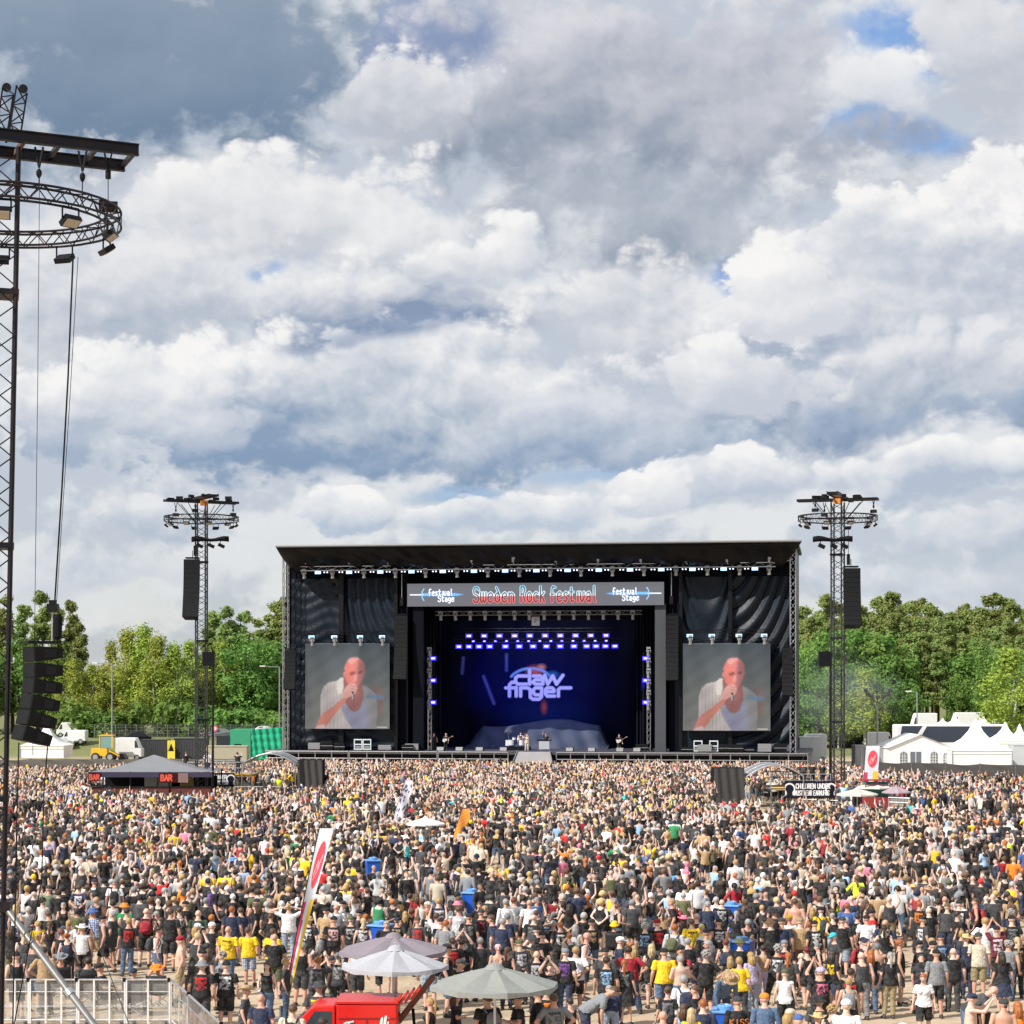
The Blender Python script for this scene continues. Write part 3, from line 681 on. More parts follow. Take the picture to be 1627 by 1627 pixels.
COLORS = {'black': (.013, .013, .015), 'charcoal': (.045, .047, .052), 'grey': (.22, .23, .25), 'pale grey': (.48, .49, .51), 'white': (.78, .78, .80), 'cream': (.58, .52, .42),
 'tan': (.42, .28, .15), 'khaki': (.30, .24, .13), 'olive': (.10, .11, .05), 'sage green': (.19, .25, .16), 'green': (.02, .24, .09), 'dark green': (.03, .06, .04), 'navy': (.02, .028, .065),
 'blue': (.06, .13, .36), 'light denim': (.28, .36, .46), 'denim': (.085, .14, .24), 'dark denim': (.035, .06, .12), 'red': (.62, .03, .03), 'dark red': (.32, .015, .03), 'maroon': (.13, .012, .03),
 'yellow': (.85, .56, .015), 'neon yellow': (.72, .90, .04), 'orange': (.85, .24, .02), 'pink': (.80, .22, .34), 'pale pink': (.75, .45, .45), 'lavender': (.46, .40, .58), 'purple': (.20, .08, .34),
 'turquoise': (.05, .50, .55), 'brown': (.12, .065, .035), 'dark brown': (.045, .028, .018), 'blond': (.52, .34, .13), 'light blond': (.66, .50, .26), 'ginger': (.42, .13, .035), 'red-brown': (.20, .05, .03),
 'dark red hair': (.17, .01, .02), 'silver': (.42, .41, .40), 'straw': (.62, .44, .20), 'light blue': (.30, .48, .72), 'copper': (.5, .16, .04)}
def mk(parent, name, me, color, loc=None, rot=None):
    o = link(name, me, parent); o.color = (*color, 1.0)
    if loc is not None: o.location = loc
    if rot is not None: o.rotation_euler = rot
    return o
BAG = []
def bag_mesh():
    if BAG: return BAG[0]
    mb = MB(); I3 = Matrix.Identity(3)
    loft(mb, [(Vector((0, -.20, 1.02)), .10, .05, I3), (Vector((0, -.215, 1.05)), .145, .085, I3), (Vector((0, -.215, 1.22)), .15, .09, I3), (Vector((0, -.20, 1.36)), .13, .075, I3), (Vector((0, -.185, 1.42)), .07, .04, I3)], 12)
    mb.box((0, -.30, 1.13), (.18, .04, .13))
    for s in (-1, 1): mb.path([(s*.10, -.15, 1.40), (s*.115, -.05, 1.485), (s*.12, .06, 1.44), (s*.13, .125, 1.30), (s*.15, .05, 1.12), (s*.12, -.13, 1.06)], .018, 4)
    BAG.append(mb.mesh('backpack', CLOTH, True)); return BAG[0]
TOPN = {'tee': 't_shirt', 'tank': 'tank_top', 'long': 'jacket', 'sleeveless': 'sleeveless_shirt'}
HATS = {'cap': 'cap', 'cowboy': 'brimmed_hat', 'bucket': 'bucket_hat', 'bandana': 'bandana'}
def make_person(loc, rz, sex, pose, top, tcol, motif, bot, bcol, hair, hcol, scale=1.0, under=None, skin=None):
    d = body(sex, pose)
    root = bpy.data.objects.new('person', None); COL.objects.link(root); root.empty_display_size = .2
    root.location = loc; root.rotation_euler = (0, 0, rz); root.scale = (scale,)*3
    sk = skin or random.choice([(.62, .38, .29), (.68, .44, .35), (.56, .33, .23), (.70, .48, .39), (.60, .33, .25)])
    mk(root, 'body', part_mesh(sex, pose, 'body'), sk)
    if top != 'none':
        o = mk(root, TOPN[top], part_mesh(sex, pose, top), COLORS[tcol.replace(' checked', '')])
        o['motif'] = (*COLORS[motif], 1.0) if motif else (0.0, 0.0, 0.0, 0.0)
        o['checks'] = 1.0 if 'checked' in tcol else 0.0
    o = mk(root, bot if bot != 'mini' else 'hot_pants', part_mesh(sex, pose, bot), COLORS[bcol.replace(' checked', '')])
    o['motif'] = (0.0, 0.0, 0.0, 0.0); o['checks'] = 1.0 if 'checked' in bcol else 0.0
    for sh_ in ('shoe_l', 'shoe_r'): mk(root, 'shoe', part_mesh(sex, pose, sh_), (0.05, 0.05, 0.05))
    if top != 'none' and pose in ('stand', 'drink', 'wide', 'weight', 'walk') and not motif and random.random() < .22:
        bc = random.choice(['black', 'charcoal', 'navy', 'olive', 'black', 'dark red', 'grey']); o = mk(root, 'backpack', bag_mesh(), COLORS[bc]); o['motif'] = (0.0, 0.0, 0.0, 0.0); o['checks'] = 0.0
    yaw = random.uniform(-.35, .35); rot = (d['RL'] @ Matrix.Rotation(yaw*.3, 3, 'Z')).to_euler()
    if hair in HATS:
        if under: mk(root, 'hair', hair_mesh(under[0]), COLORS[under[1]], d['hc'], rot)
        o = mk(root, HATS[hair], hair_mesh(hair), COLORS[hcol], d['hc'], rot)
        o['motif'] = (0.0, 0.0, 0.0, 0.0); o['checks'] = 0.0
    elif hair != 'bald': mk(root, 'hair', hair_mesh(hair), COLORS[hcol], d['hc'], rot)
    return root
# ------------------------------------------------------------------ main stage (local axes: s across, d depth, z up)
SC = Vector((2.8, 213.0)); SROT = R(-9.0); _c, _s = math.cos(R(9)), math.sin(R(9))
def sx(px, d=0.0):
    u = (px-CX)/FPX
    return (u*(SC.y+d*_c)-SC.x-d*_s)/(_c+u*_s)
def sz(py, px=857, d=0.0): return CH+(HY-py)/FPX*(SC.y-sx(px, d)*_s+d*_c)
def sw(s, d, z=0.0): return (SC.x+s*_c+d*_s, SC.y-s*_s+d*_c, z)
def sthing(name, label, cat, s=0, d=0, z=0, group=None): return thing(name, label, cat, sw(s, d, z), SROT, group)
DECK = 2.1; VINYL = mat('black_vinyl', (0.0030, 0.0036, 0.0058), 0.40, 0, 0.4, 0.8, 1.0, 1.3, spec=.2)
NAVY = mat('navy_drape', (0.0032, 0.009, 0.019), 0.5, 0, 0.3, 0.7, 0.6, 4.0, spec=.3)
DRAPEB = mat('dark_drape', (0.0035, 0.0045, 0.009), 0.7, 0, 0.3, 0.7, 0.3, 2.0, spec=.08)
DECKM = mat('stage_deck', (0.05, 0.05, 0.055), 0.6, 0, 0.2, 1.2)
stage = sthing('stage', 'wide black covered festival stage facing the crowd', 'stage')
xl, xr = sx(452), sx(1264); zt = 23.0
mb = MB(); mb.bbox(sx(425), sx(1288), -1.6, 17, DECK-.30, DECK); mb.build('deck', DECKM, stage)
mb = MB(); mb.bbox(sx(430), sx(1284), -1.2, -1.1, 0.05, DECK-.31); mb.build('deck_skirt', BLACKCLOTH, stage)
mb = MB(); mb.bbox(xl, xr, 16.9, 17.2, DECK, zt); mb.build('back_wall', DRAPEB, stage)
for x0 in (xl, xr-.2): MB().bbox(x0, x0+.2, 0.6, 16.85, DECK+.01, zt-.05).build('side_wall', VINYL, stage)
mb = MB(); mb.bbox(xl-.3, xr+.3, -.2, 17.4, zt, zt+.35); mb.build('roof', VINYL, stage)
# flared visor over the front
def visor(u, v):
    x0, x1 = sx(470), sx(1240); a0, a1 = sx(438, -3.2), sx(1274, -3.2)
    lo = Vector((x0+(x1-x0)*u, -.1, 20.55)); hi = Vector((a0+(a1-a0)*u, -3.2, 23.15))
    p = lo.lerp(hi, v); w = math.sin(v*math.pi)
    p.y += .30*w*math.sin(u*61+math.sin(u*17)*2+v*5)*.6+.30*w*math.sin(u*11.7+v*4)+.16*w*math.sin(u*150+v*9); p.z -= .30*w*(0.6+.4*math.sin(u*23+1.3)); return p
mb = MB(); mb.grid(visor, 170, 9); o = mb.build('visor', VINYL, stage, smooth=True)
m = o.modifiers.new('t', 'SOLIDIFY'); m.thickness = .06
MB().bar((sx(438, -3.2), -3.2, 23.2), (sx(1274, -3.2), -3.2, 23.2), .12, 8).build('visor_sunlit_edge', GREYP, stage)  # grey tube stands in for the sunlit edge of the black sheet
mb = MB(); mb.add([(sx(438, -3.2), -3.1, 23.24), (sx(1274, -3.2), -3.1, 23.24), (xr+.3, -.15, zt+.36), (xl-.3, -.15, zt+.36)], [(0, 1, 2, 3)]); mb.build('visor_top', VINYL, stage)
for px0, px1 in ((438, 470), (1274, 1240)):
    mb = MB(); mb.add([(sx(px0, -3.2), -3.15, 23.1), (sx(px1), -.1, 20.55), (sx(px1), .5, 20.5), (sx(px0, -3.2)+(.6 if px0 < 800 else -.6), .5, 23.0)], [(0, 1, 2, 3)]); mb.build('visor_cheek', VINYL, stage)
for px in (456, 1260):
    mb = MB(); mb.truss((sx(px), -.4, DECK), (sx(px), -.4, 22.3), .55, .55, .7, .05, .03); mb.build('mast', ALU if px > 800 else GREYP, stage)
    MB().bar((sx(px), -.4, 21.6), (sx(px+(24 if px < 800 else -24)), -.4, 21.0), .06).build('brace', WHITEP, stage)
for px, w in ((541, .5), (628, .35), (664, 1.1), (1049, 1.1), (1081, .35), (1160, .4)):
    lit = px in (664, 1049)
    MB().bbox(sx(px)-w/2, sx(px)+w/2, .15 if lit else .25, .8, DECK+.01, 17.2 if lit else 20.5).build('pillar', mat('dark_column', (.05, .055, .065), .6) if lit and px > 800 else DRAPEB if lit else BLACK, stage)
def drape(px0, px1, py0, py1, fold, name='drape'):
    x0, x1 = sx(px0), sx(px1); z1, z0 = sz(py0), sz(py1)
    def fn(u, v): return (x0+(x1-x0)*u, .75+fold(u, v), z0+(z1-z0)*v)
    mb = MB(); mb.grid(fn, 64, 72); return mb.build(name, NAVY, stage, smooth=True)
drape(460, 540, 916, 1188, lambda u, v: .085*math.sin(v*95+math.sin(u*6)*2.5)*(0.5+.5*math.sin(v*7+1)**2)+.08*math.sin(u*9)+.03*math.sin(u*31+v*40))
drape(545, 624, 916, 1188, lambda u, v: .16*math.sin(34*math.hypot(u-1.15, (v-.95)*1.9))*(.35+.65*v)+.05*math.sin(v*60)*(1-v))
drape(1083, 1158, 918, 1192, lambda u, v: .15*math.sin(30*(v-1.1*(u-.52)**2))*max(0.2, v))
drape(1163, 1258, 918, 1192, lambda u, v: .17*math.sin(40*math.hypot(u+.1, (v-1.25)*1.5)))
# header and borders inside the opening
MB().bbox(sx(629), sx(1080), .30, .6, sz(905), 22.9).build('header_border', BLACKCLOTH, stage)
MB().bbox(xl+.3, sx(626), .9, 1.2, DECK+.02, 22.9).build('wing_wall', DRAPEB, stage)
MB().bbox(sx(1083), xr-.3, .9, 1.2, DECK+.02, 22.9).build('wing_wall', DRAPEB, stage)
for px0, px1 in ((628, 645), (1062, 1081)): MB().bbox(sx(px0), sx(px1), 1.0, 1.3, DECK+.02, 20.4).build('wing_wall', DRAPEB, stage)
# inner black legs and backdrop
for px in (690, 1020):
    for k, d in enumerate((4.0, 8.0)):
        def fn(u, v, px=px, d=d, k=k):
            q = px+(-1 if px < 800 else 1)*(8-10*k); return (sx(q-9, d)+(sx(q+9, d)-sx(q-9, d))*u, d+.1*math.sin(u*20), DECK+.03+15.5*v)
        MB().grid(fn, 30, 4).build('leg_drape', DRAPEB, stage, smooth=True)
pb = Paint(300, 168, s2l((4, 6, 26)))
K = 300/368.0
def pt(pts): return [((x-672)*K, (y-985)*K) for x, y in pts]
pb.ell((850-672)*K, (1085-985)*K, 130*K, 95*K, s2l((10, 20, 74)), .9, .9)
pb.ell((870-672)*K, (1140-985)*K, 90*K, 40*K, s2l((20, 44, 84)), .9, .8)
pb.ell((852-672)*K, (1066-985)*K, 18*K, 12*K, s2l((235, 110, 70)), .8, .95); pb.ell((862-672)*K, (1060-985)*K, 9*K, 7*K, s2l((250, 170, 120)), .9, .9)
arc = [(845+38*math.cos(R(a)), 1092-30*math.sin(R(a))) for a in range(25, 150, 8)]
pb.stroke(pt(arc), 3.2, s2l((150, 200, 225)), 1.6); pb.ell((880-672)*K, (1072-985)*K, 13*K, 8*K, s2l((60, 150, 190)), .9, .8)
pb.ell((866-672)*K, (1124-985)*K, 7*K, 14*K, s2l((214, 98, 60)), .9, .9)
for (a, b) in (((770, 1075), (786, 1118)), ((737, 1045), (735, 1070)), ((806, 1040), (806, 1065))): pb.stroke(pt([a, b]), 3.0, s2l((92, 104, 150)), 3.0)
LOGO = [[(838, 1074), (825, 1074), (821, 1077), (821, 1084), (825, 1087), (838, 1087)], [(843, 1065), (843, 1087)], [(849, 1074), (860, 1074), (864, 1077), (864, 1087), (852, 1087), (848, 1084), (852, 1080), (864, 1080)],
        [(867, 1073), (872, 1087), (880, 1074), (886, 1087), (896, 1073)], [(819, 1084), (815, 1084), (811, 1088), (811, 1106)], [(805, 1093), (818, 1093)], [(822, 1092), (822, 1106)],
        [(829, 1106), (829, 1093), (840, 1093), (844, 1096), (844, 1108), (848, 1111), (858, 1111), (862, 1107), (862, 1093), (852, 1093), (849, 1096), (849, 1101), (852, 1104), (862, 1104)],
        [(868, 1099), (882, 1099), (882, 1096), (879, 1093), (871, 1093), (868, 1096), (868, 1102), (871, 1106), (883, 1106)], [(889, 1106), (889, 1096), (892, 1093), (908, 1093)]]
for st in LOGO: pb.stroke(pt(st), 5.4*K, s2l((244, 246, 250)), .9)
x0, x1 = sx(672, 13), sx(1040, 13); z1, z0 = sz(985, 857, 13), sz(1191, 857, 13)
bd = sthing('stage_backdrop', 'dark blue printed backdrop with claw finger lettering behind the band', 'backdrop', x0, 13, z0)
pb.plane('printed_cloth', x1-x0, z1-z0, paint_mat('backdrop_print', 0, .7), bd, fn=lambda u, v: ((x1-x0)*u, .12*math.sin(u*40+math.sin(v*5)), (z1-z0)*v))
MB().bar((0, .1, z1-z0+.05), (x1-x0, .1, z1-z0+.05), .06).build('batten', BLACK, bd)
# cloth covered risers at the back of the stage
rz_ = sthing('covered_riser', 'long low riser under a rumpled dark blue cloth behind the drums', 'riser', 0, 0, 0)
a0, a1 = sx(742, 10), sx(968, 10)
def rn(u, v):
    h = (sz(1146, 857, 10)-DECK)*(1-.10*math.sin(u*8)-.12*abs(math.sin(u*3+1)))*min(1, u*9, (1-u)*14)
    h = max(.3, h); return (a0+(a1-a0)*u, 10-1.8*(1-min(1, v*1.3))+.13*math.sin(u*45+v*6)*(1-v*.5)+.10*math.sin(u*17-v*9)-(0 if v < .77 else -(v-.77)*6), DECK+.02+h*min(1, v*1.3))
MB().grid(rn, 90, 22).build('cloth', mat('blue_grey_cloth', (0.022, 0.034, 0.062), .75, 0, .25, .8, .4, 2), rz_, smooth=True)
MB().bbox(a0+.8, a1-.8, 10.2, 11.6, DECK+.02, DECK+1.5).build('platform', BLACK, rz_)

# ---- screens
def screen_picture():
    p = Paint(110, 112, s2l((104, 108, 110)))
    g = p.Y/p.h; p.a = np.array(s2l((80, 90, 96)))*(1-g[..., None])+np.array(s2l((132, 131, 126)))*g[..., None]
    def c(pts): return [((x-155)/1265*110, (y-225)/1280*112) for x, y in pts]
    p.poly(c([(1180, 880), (1290, 900), (1330, 1100), (1290, 1300), (1200, 1280), (1190, 1000)]), s2l((138, 112, 104)), soft=3, op=.8)
    p.poly(c([(1000, 850), (1190, 960), (1230, 1100), (1210, 1520), (1060, 1520), (1030, 1000)]), s2l((150, 148, 148)))
    p.poly(c([(730, 745), (740, 900), (760, 1130), (900, 1245), (1010, 1120), (1020, 900), (960, 750)]), s2l((158, 104, 100)))
    p.poly(c([(745, 1110), (830, 1225), (900, 1250), (980, 1205), (1030, 1070), (1100, 1300), (1080, 1520), (800, 1520), (710, 1250)]), s2l((150, 150, 172)))
    p.poly(c([(730, 745), (620, 790), (480, 830), (400, 960), (380, 1100), (390, 1300), (420, 1520), (830, 1520), (760, 1350), (700, 1190), (745, 1060), (715, 960), (700, 820)]), s2l((198, 188, 184)))
    for k in range(7): x = 440+k*48; p.stroke(c([(x, 850), (x-20+k*8, 1490)]), .6, s2l((172, 160, 158)), .9)
    p.poly(c([(640, 790), (730, 750), (712, 960), (640, 965)]), s2l((222, 214, 206)))
    p.poly(c([(748, 640), (752, 560), (800, 480), (880, 440), (965, 455), (1025, 520), (1045, 610), (1020, 720), (980, 820), (905, 880), (820, 850), (760, 760)]), s2l((222, 128, 118)))
    p.poly(c([(950, 470), (1040, 560), (1035, 720), (965, 850), (915, 830), (925, 680)]), s2l((160, 112, 112)), soft=2, op=.75)
    p.poly(c([(800, 470), (880, 438), (960, 455), (900, 500), (830, 540)]), s2l((236, 178, 170)), soft=2, op=.7)
    p.poly(c([(830, 660), (905, 655), (900, 690), (835, 700)]), s2l((120, 58, 58)), soft=1, op=.8); p.poly(c([(950, 650), (1010, 640), (1005, 670), (955, 680)]), s2l((104, 58, 60)), soft=1, op=.7)
    p.poly(c([(900, 690), (925, 700), (915, 790), (885, 790)]), s2l((230, 160, 148)), soft=1, op=.8); p.ell(*c([(742, 690)])[0], 2.0, 4.2, s2l((206, 128, 122)), .4)
    p.poly(c([(770, 1030), (745, 1115), (570, 1330), (480, 1450), (380, 1520), (310, 1520), (400, 1300), (560, 1180), (690, 1070)]), s2l((206, 132, 116)))
    p.poly(c([(330, 1470), (440, 1440), (450, 1490), (400, 1520), (310, 1520)]), s2l((218, 190, 190)))
    p.poly(c([(800, 850), (880, 825), (930, 870), (920, 960), (850, 1010), (765, 1045), (700, 1010), (740, 920)]), s2l((222, 166, 156)))
    for k in range(3): p.stroke(c([(840+k*5, 860+k*45), (915, 875+k*40)]), .7, s2l((176, 112, 106)), .8)
    p.stroke(c([(870, 960), (872, 1060)]), 2.2, s2l((40, 38, 42)), 1); p.stroke(c([(866, 985), (868, 1060)]), .9, s2l((236, 236, 236)), .8)
    p.poly(c([(1095, 1000), (1310, 1010), (1310, 1060), (1095, 1045)]), s2l((96, 138, 178)), soft=2, op=.75)
    for x in range(1240, 1390, 30): p.stroke(c([(x, 1480), (x+12, 1480)]), 1.8, s2l((210, 208, 204)), .8)
    f = .80+.45*np.exp(-((p.X-58)/26)**2-((p.Y-36)/34)**2)*(p.X < 70)+.12*np.sin(p.X*.21+p.Y*.13)*np.sin(p.Y*.17)
    p.a = p.a*np.clip(p.blur_m(f, 6), .6, 1.3)[..., None]
    p.a[::3] *= .93
    p.noise(.10); return p
SCR = paint_mat('screen_light', .78)
def led_screen(px0, px1, py0, py1, label):
    x0, x1 = sx(px0, -.3), sx(px1, -.3); mid = (px0+px1)/2; z1, z0 = sz(py0, mid, -.3), sz(py1, mid, -.3)
    t = sthing('video_screen', label, 'screen', x0, -.3, z0)
    screen_picture().plane('picture', x1-x0, z1-z0, SCR, t)
    w, h = x1-x0, z1-z0
    mb = MB(); mb.bbox(0, w, .02, .5, 0, h); mb.build('cabinet', BLACK, t)
    for k in range(1, 6): pass
    return t
led_screen(485, 619, 1022, 1158, 'square video screen left of the stage opening showing a bald singer')
led_screen(1085, 1224, 1022, 1161, 'square video screen right of the stage opening showing a bald singer')
GOTH = {'S': [[(1, .85), (.75, 1), (.25, 1), (0, .8), (.15, .58), (.85, .45), (1, .2), (.7, 0), (.2, 0), (0, .15)]], 'w': [[(0, .66), (0, .1), (.2, 0), (.5, .12), (.5, .66)], [(.5, .12), (.7, 0), (1, .15), (1, .66)]],
 'e': [[(.1, .35), (.85, .4), (.9, .55), (.55, .66), (.1, .52), (.05, .15), (.4, 0), (.9, .1)]], 'd': [[(.3, 1), (.9, .5), (.9, .12), (.5, 0), (.1, .12), (.1, .5), (.5, .64), (.85, .5)]],
 'n': [[(.05, 0), (.05, .64)], [(.05, .5), (.5, .64), (.9, .5), (.9, 0)]], 'R': [[(.1, 0), (.1, 1)], [(.1, 1), (.7, 1), (.9, .8), (.65, .55), (.1, .5)], [(.5, .52), (1, 0)]],
 'o': [[(.5, .64), (.1, .5), (.1, .12), (.5, 0), (.9, .12), (.9, .5), (.5, .64)]], 'c': [[(.9, .55), (.5, .64), (.1, .5), (.1, .12), (.5, 0), (.9, .1)]], 'k': [[(.1, 0), (.1, 1)], [(.85, .64), (.15, .35), (.5, .3), (.9, 0)]],
 'F': [[(.9, .95), (.4, 1), (.2, .85), (.2, 0)], [(0, .5), (.7, .5)]], 's': [[(.9, .55), (.5, .64), (.1, .48), (.85, .2), (.5, 0), (.05, .1)]], 't': [[(.4, .9), (.4, .1), (.6, 0), (.9, .08)], [(.05, .64), (.85, .64)]],
 'i': [[(.5, .64), (.5, 0)]], 'v': [[(.05, .64), (.15, .15), (.5, 0), (.9, .3), (.85, .64)]], 'a': [[(.15, .55), (.6, .64), (.85, .5), (.85, 0)], [(.85, .32), (.3, .36), (.1, .15), (.4, 0), (.85, .12)]],
 'l': [[(.4, 1), (.4, .08), (.7, 0)]], 'g': [[(.85, .55), (.4, .64), (.1, .48), (.15, .2), (.5, .12), (.85, .25)], [(.85, .6), (.85, -.1), (.5, -.25), (.1, -.15)]], ' ': []}
def goth(p, txt, x, y, h, cw, gap, fn):
    for ch in txt:
        for st in GOTH[ch]: fn([(x+a*cw, y-b*h) for a, b in st])
        x += (cw if ch not in 'il ' else cw*.62)+gap
    return x
hp = Paint(612, 54, s2l((104, 105, 111))); KH = 612/408.0
def hc_(x, y): return ((x-647)*KH, (y-926)*KH)
for sgn, x0 in ((1, 652), (-1, 1050)):
    hp.ell(*hc_(x0+sgn*50, 943.5), 40*KH, 5*KH, s2l((40, 130, 220)), .9, .9)
    hp.poly([hc_(x0+sgn*20, 941.5), hc_(x0+sgn*72, 941.5), hc_(x0+sgn*86, 943.5), hc_(x0+sgn*72, 945.5), hc_(x0+sgn*20, 945.5)], s2l((120, 190, 245)), False)
    hp.stroke([hc_(x0, 943.5), hc_(x0+sgn*20, 943.5)], 3.0, s2l((236, 240, 248))); hp.stroke([hc_(x0+sgn*22, 934.5), hc_(x0+sgn*19, 939), hc_(x0+sgn*19, 948), hc_(x0+sgn*22, 952.5)], 2.6, s2l((150, 200, 245)))
for x0 in (682, 975):
    for col, wd in ((s2l((60, 90, 140)), 4.2), (s2l((250, 252, 255)), 2.5)):
        goth(hp, 'Festival', *hc_(x0, 945.0), 10.2*KH, 4.0*KH, 1.15*KH, lambda q: hp.stroke(q, wd, col, .8))
        goth(hp, 'Stage', *hc_(x0+15, 954.5), 9.6*KH, 4.2*KH, 1.2*KH, lambda q: hp.stroke(q, wd, col, .8))
msk = np.zeros((hp.h, hp.w)); inn = np.zeros_like(msk)
def acc(q):
    global msk, inn
    msk = np.maximum(msk, hp.stroke_mask(q, 6.6, .9)); inn = np.maximum(inn, hp.stroke_mask(q, 3.0, .8))
goth(hp, 'Sweden', *hc_(754, 956), 23*KH, 8.4*KH, 2.9*KH, acc)
goth(hp, 'Rock', *hc_(829, 956), 24*KH, 7.6*KH, 2.7*KH, acc)
goth(hp, 'Festival', *hc_(877.5, 956), 24*KH, 7.3*KH, 2.4*KH, acc)
g = (hp.Y/hp.h)[..., None]
grad = np.where(g < .58, np.array(s2l((90, 210, 240)))*(1-g/.58)+np.array(s2l((250, 252, 255)))*(g/.58), np.array(s2l((238, 120, 116))))
hp.blend(msk, (0, 0, 0)); hp.a = np.where(msk[..., None] > .02, hp.a*(1-msk[..., None])+grad*msk[..., None], hp.a)
hp.blend(inn*.9, s2l((22, 30, 52)))
x0, x1 = sx(647, -.2), sx(1055, -.2); z1, z0 = sz(926, 857, -.2), sz(962.5, 857, -.2)
t = sthing('header_screen', 'long grey header screen above the stage opening reading Sweden Rock Festival', 'screen', x0, -.2, z0)
hp.plane('picture', x1-x0, z1-z0, paint_mat('header_light', 1.05), t); MB().bbox(0, x1-x0, .02, .35, 0, z1-z0).build('cabinet', BLACK, t)

# ---- lighting
STROBE = emit('strobe_light', (0.38, 0.66, 1.0), 2.3); BLUEHALO = emit('blue_halo', (0.04, 0.02, 1.0), 2.6); CORE = emit('blue_core', (0.45, 0.38, 1.0), 3.6); DOT = emit('dot_light', (0.75, 0.82, 1.0), 2.2)
FIXT = mat('fixture_grey', (0.34, 0.35, 0.37), .4, .3, .15, 5)
def strobe_proto(face, w=.52, h=.30):
    t = bpy.data.objects.new('strobe_light', None); COL.objects.link(t)
    MB().box((0, .12, 0), (w+.12, .2, h+.12)).build('housing', BLACK, t); lf_ = MB().box((0, .006, 0), (w, .02, h)).build('lit_face', face, t)
    if face == BLUEHALO: MB().box((0, -.012, 0), (w*.6, .012, h*.45)).build('lamp_core', CORE, lf_)  # the glowing blue border around this core imitates the lamp's halo
    MB().bar((-w/2, .12, h/2), (-w/2, .12, h/2+.28), .02).bar((w/2, .12, h/2), (w/2, .12, h/2+.28), .02).bar((-w/2, .12, h/2+.28), (w/2, .12, h/2+.28), .02).build('yoke', BLACK, t)
    return t
def head_proto():
    t = bpy.data.objects.new('moving_head_light', None); COL.objects.link(t)
    MB().box((0, 0, .42), (.42, .34, .18)).build('base', FIXT, t)
    MB().box((-.2, 0, .16), (.06, .16, .36)).box((.2, 0, .16), (.06, .16, .36)).box((0, 0, .31), (.40, .16, .06)).build('yoke', FIXT, t)
    mb = MB(); mt = Matrix.Rotation(R(22), 3, 'X'); mb.lathe([(.08, .18), (.14, .16), (.15, -.18), (.19, -.42), (.19, -.46)], 12, (0, -.02, .02), True, mt); h_ = mb.build('head', FIXT, t)
    mb = MB(); mb.lathe([(.16, -.462), (.16, -.475)], 12, (0, -.02, .02), True, mt); mb.build('lens', BLACK, h_)
    return t
def place(proto, used, s, d, z, label, cat, group):
    o = proto if not used else copy_tree(proto); used.append(1)
    o.location = sw(s, d, z); o.rotation_euler = (0, 0, SROT); tag(o, label, cat, group); return o
tr = sthing('lighting_truss', 'long silver lighting truss under the front visor of the stage', 'truss', 0, -.75, sz(901))
MB().truss((sx(478, -.75), 0, 0), (sx(1232, -.75), 0, 0), .42, .42, .8, .045, .028).build('lattice', ALU, tr)
pst, ust = strobe_proto(STROBE, .62, .30), []; phd, uhd = head_proto(), []
for i in range(15): place(pst, ust, sx(505+49.6*i, -1), -1.0, sz(907.5), 'white-blue strobe on the front truss, %s from the left' % ORD[i], 'stage light', 'strobes on the front truss')
for i, px in enumerate((483, 528, 578, 628, 676, 726, 775, 825, 874, 923, 973, 1023, 1074, 1124, 1175, 1222)):
    place(phd, uhd, sx(px, -1), -1.0, sz(910), 'grey moving head hanging from the front truss, %s from the left' % ORD[i], 'stage light', 'moving heads on the front truss')
db, ud = None, []
t = bpy.data.objects.new('lamp_pair', None); COL.objects.link(t)
MB().box((0, .1, 0), (.62, .14, .22)).build('bracket', BLACK, t)
for x in (-.16, .16): MB().lathe([(.075, -.02), (.075, .02)], 8, (x, .01, 0), True, Matrix.Rotation(R(90), 3, 'X')).build('lamp', DOT, t)
for i in range(14):
    for q, dx in ((0, 12.5), (1, 36.5)):
        n = i*2+q
        place(t, ud, sx(505+49.6*i+dx, -1), -1.0, sz(907.2), 'pair of small white lamps on the front truss, %s pair from the left' % ORD[n], 'stage light', 'small lamp pairs on the front truss')
hoist = bpy.data.objects.new('chain_hoist', None); COL.objects.link(hoist); uh = []
MB().box((0, 0, 0), (.22, .22, .5)).box((.14, 0, .12), (.12, .14, .2)).build('motor', FIXT, hoist)
MB().bar((0, 0, .25), (0, 0, .75), .03, 4).build('chain', STEEL, hoist); MB().bar((0, 0, -.25), (.12, 0, -.5), .05, 5).build('hook', FIXT, hoist)
for i, px in enumerate((484, 553, 615, 681, 749, 815, 883, 950, 1018, 1090, 1155, 1222)): place(hoist, uh, sx(px, -1.5), -1.5, sz(889, px, -1.5), 'chain hoist holding the front truss, %s from the left' % ORD[i], 'hoist', 'hoists over the front truss')
for side, pxs in (('left', (495, 531, 572, 607)), ('right', (1096, 1131, 1174, 1214))):
    tt = sthing('lighting_truss', 'short dark truss of lamps above the %s video screen' % side, 'truss', 0, -.2, sz(1004))
    MB().truss((sx(pxs[0]-8), 0, 0), (sx(pxs[-1]+8), 0, 0), .3, .3, .6, .03, .02).build('lattice', BLACK, tt)
    for i, px in enumerate(pxs):
        place(pst, ust, sx(px, -.5), -.5, sz(1011), 'white-blue strobe above the %s video screen, %s from the left' % (side, ORD[i]), 'stage light', 'strobes above the video screens')
        place(phd, uhd, sx(px+1, -.5), -.5, sz(1018), 'moving head just above the %s video screen, %s from the left' % (side, ORD[i]), 'stage light', 'moving heads above the video screens')
pbl, ubl = strobe_proto(BLUEHALO, .66, .40), []
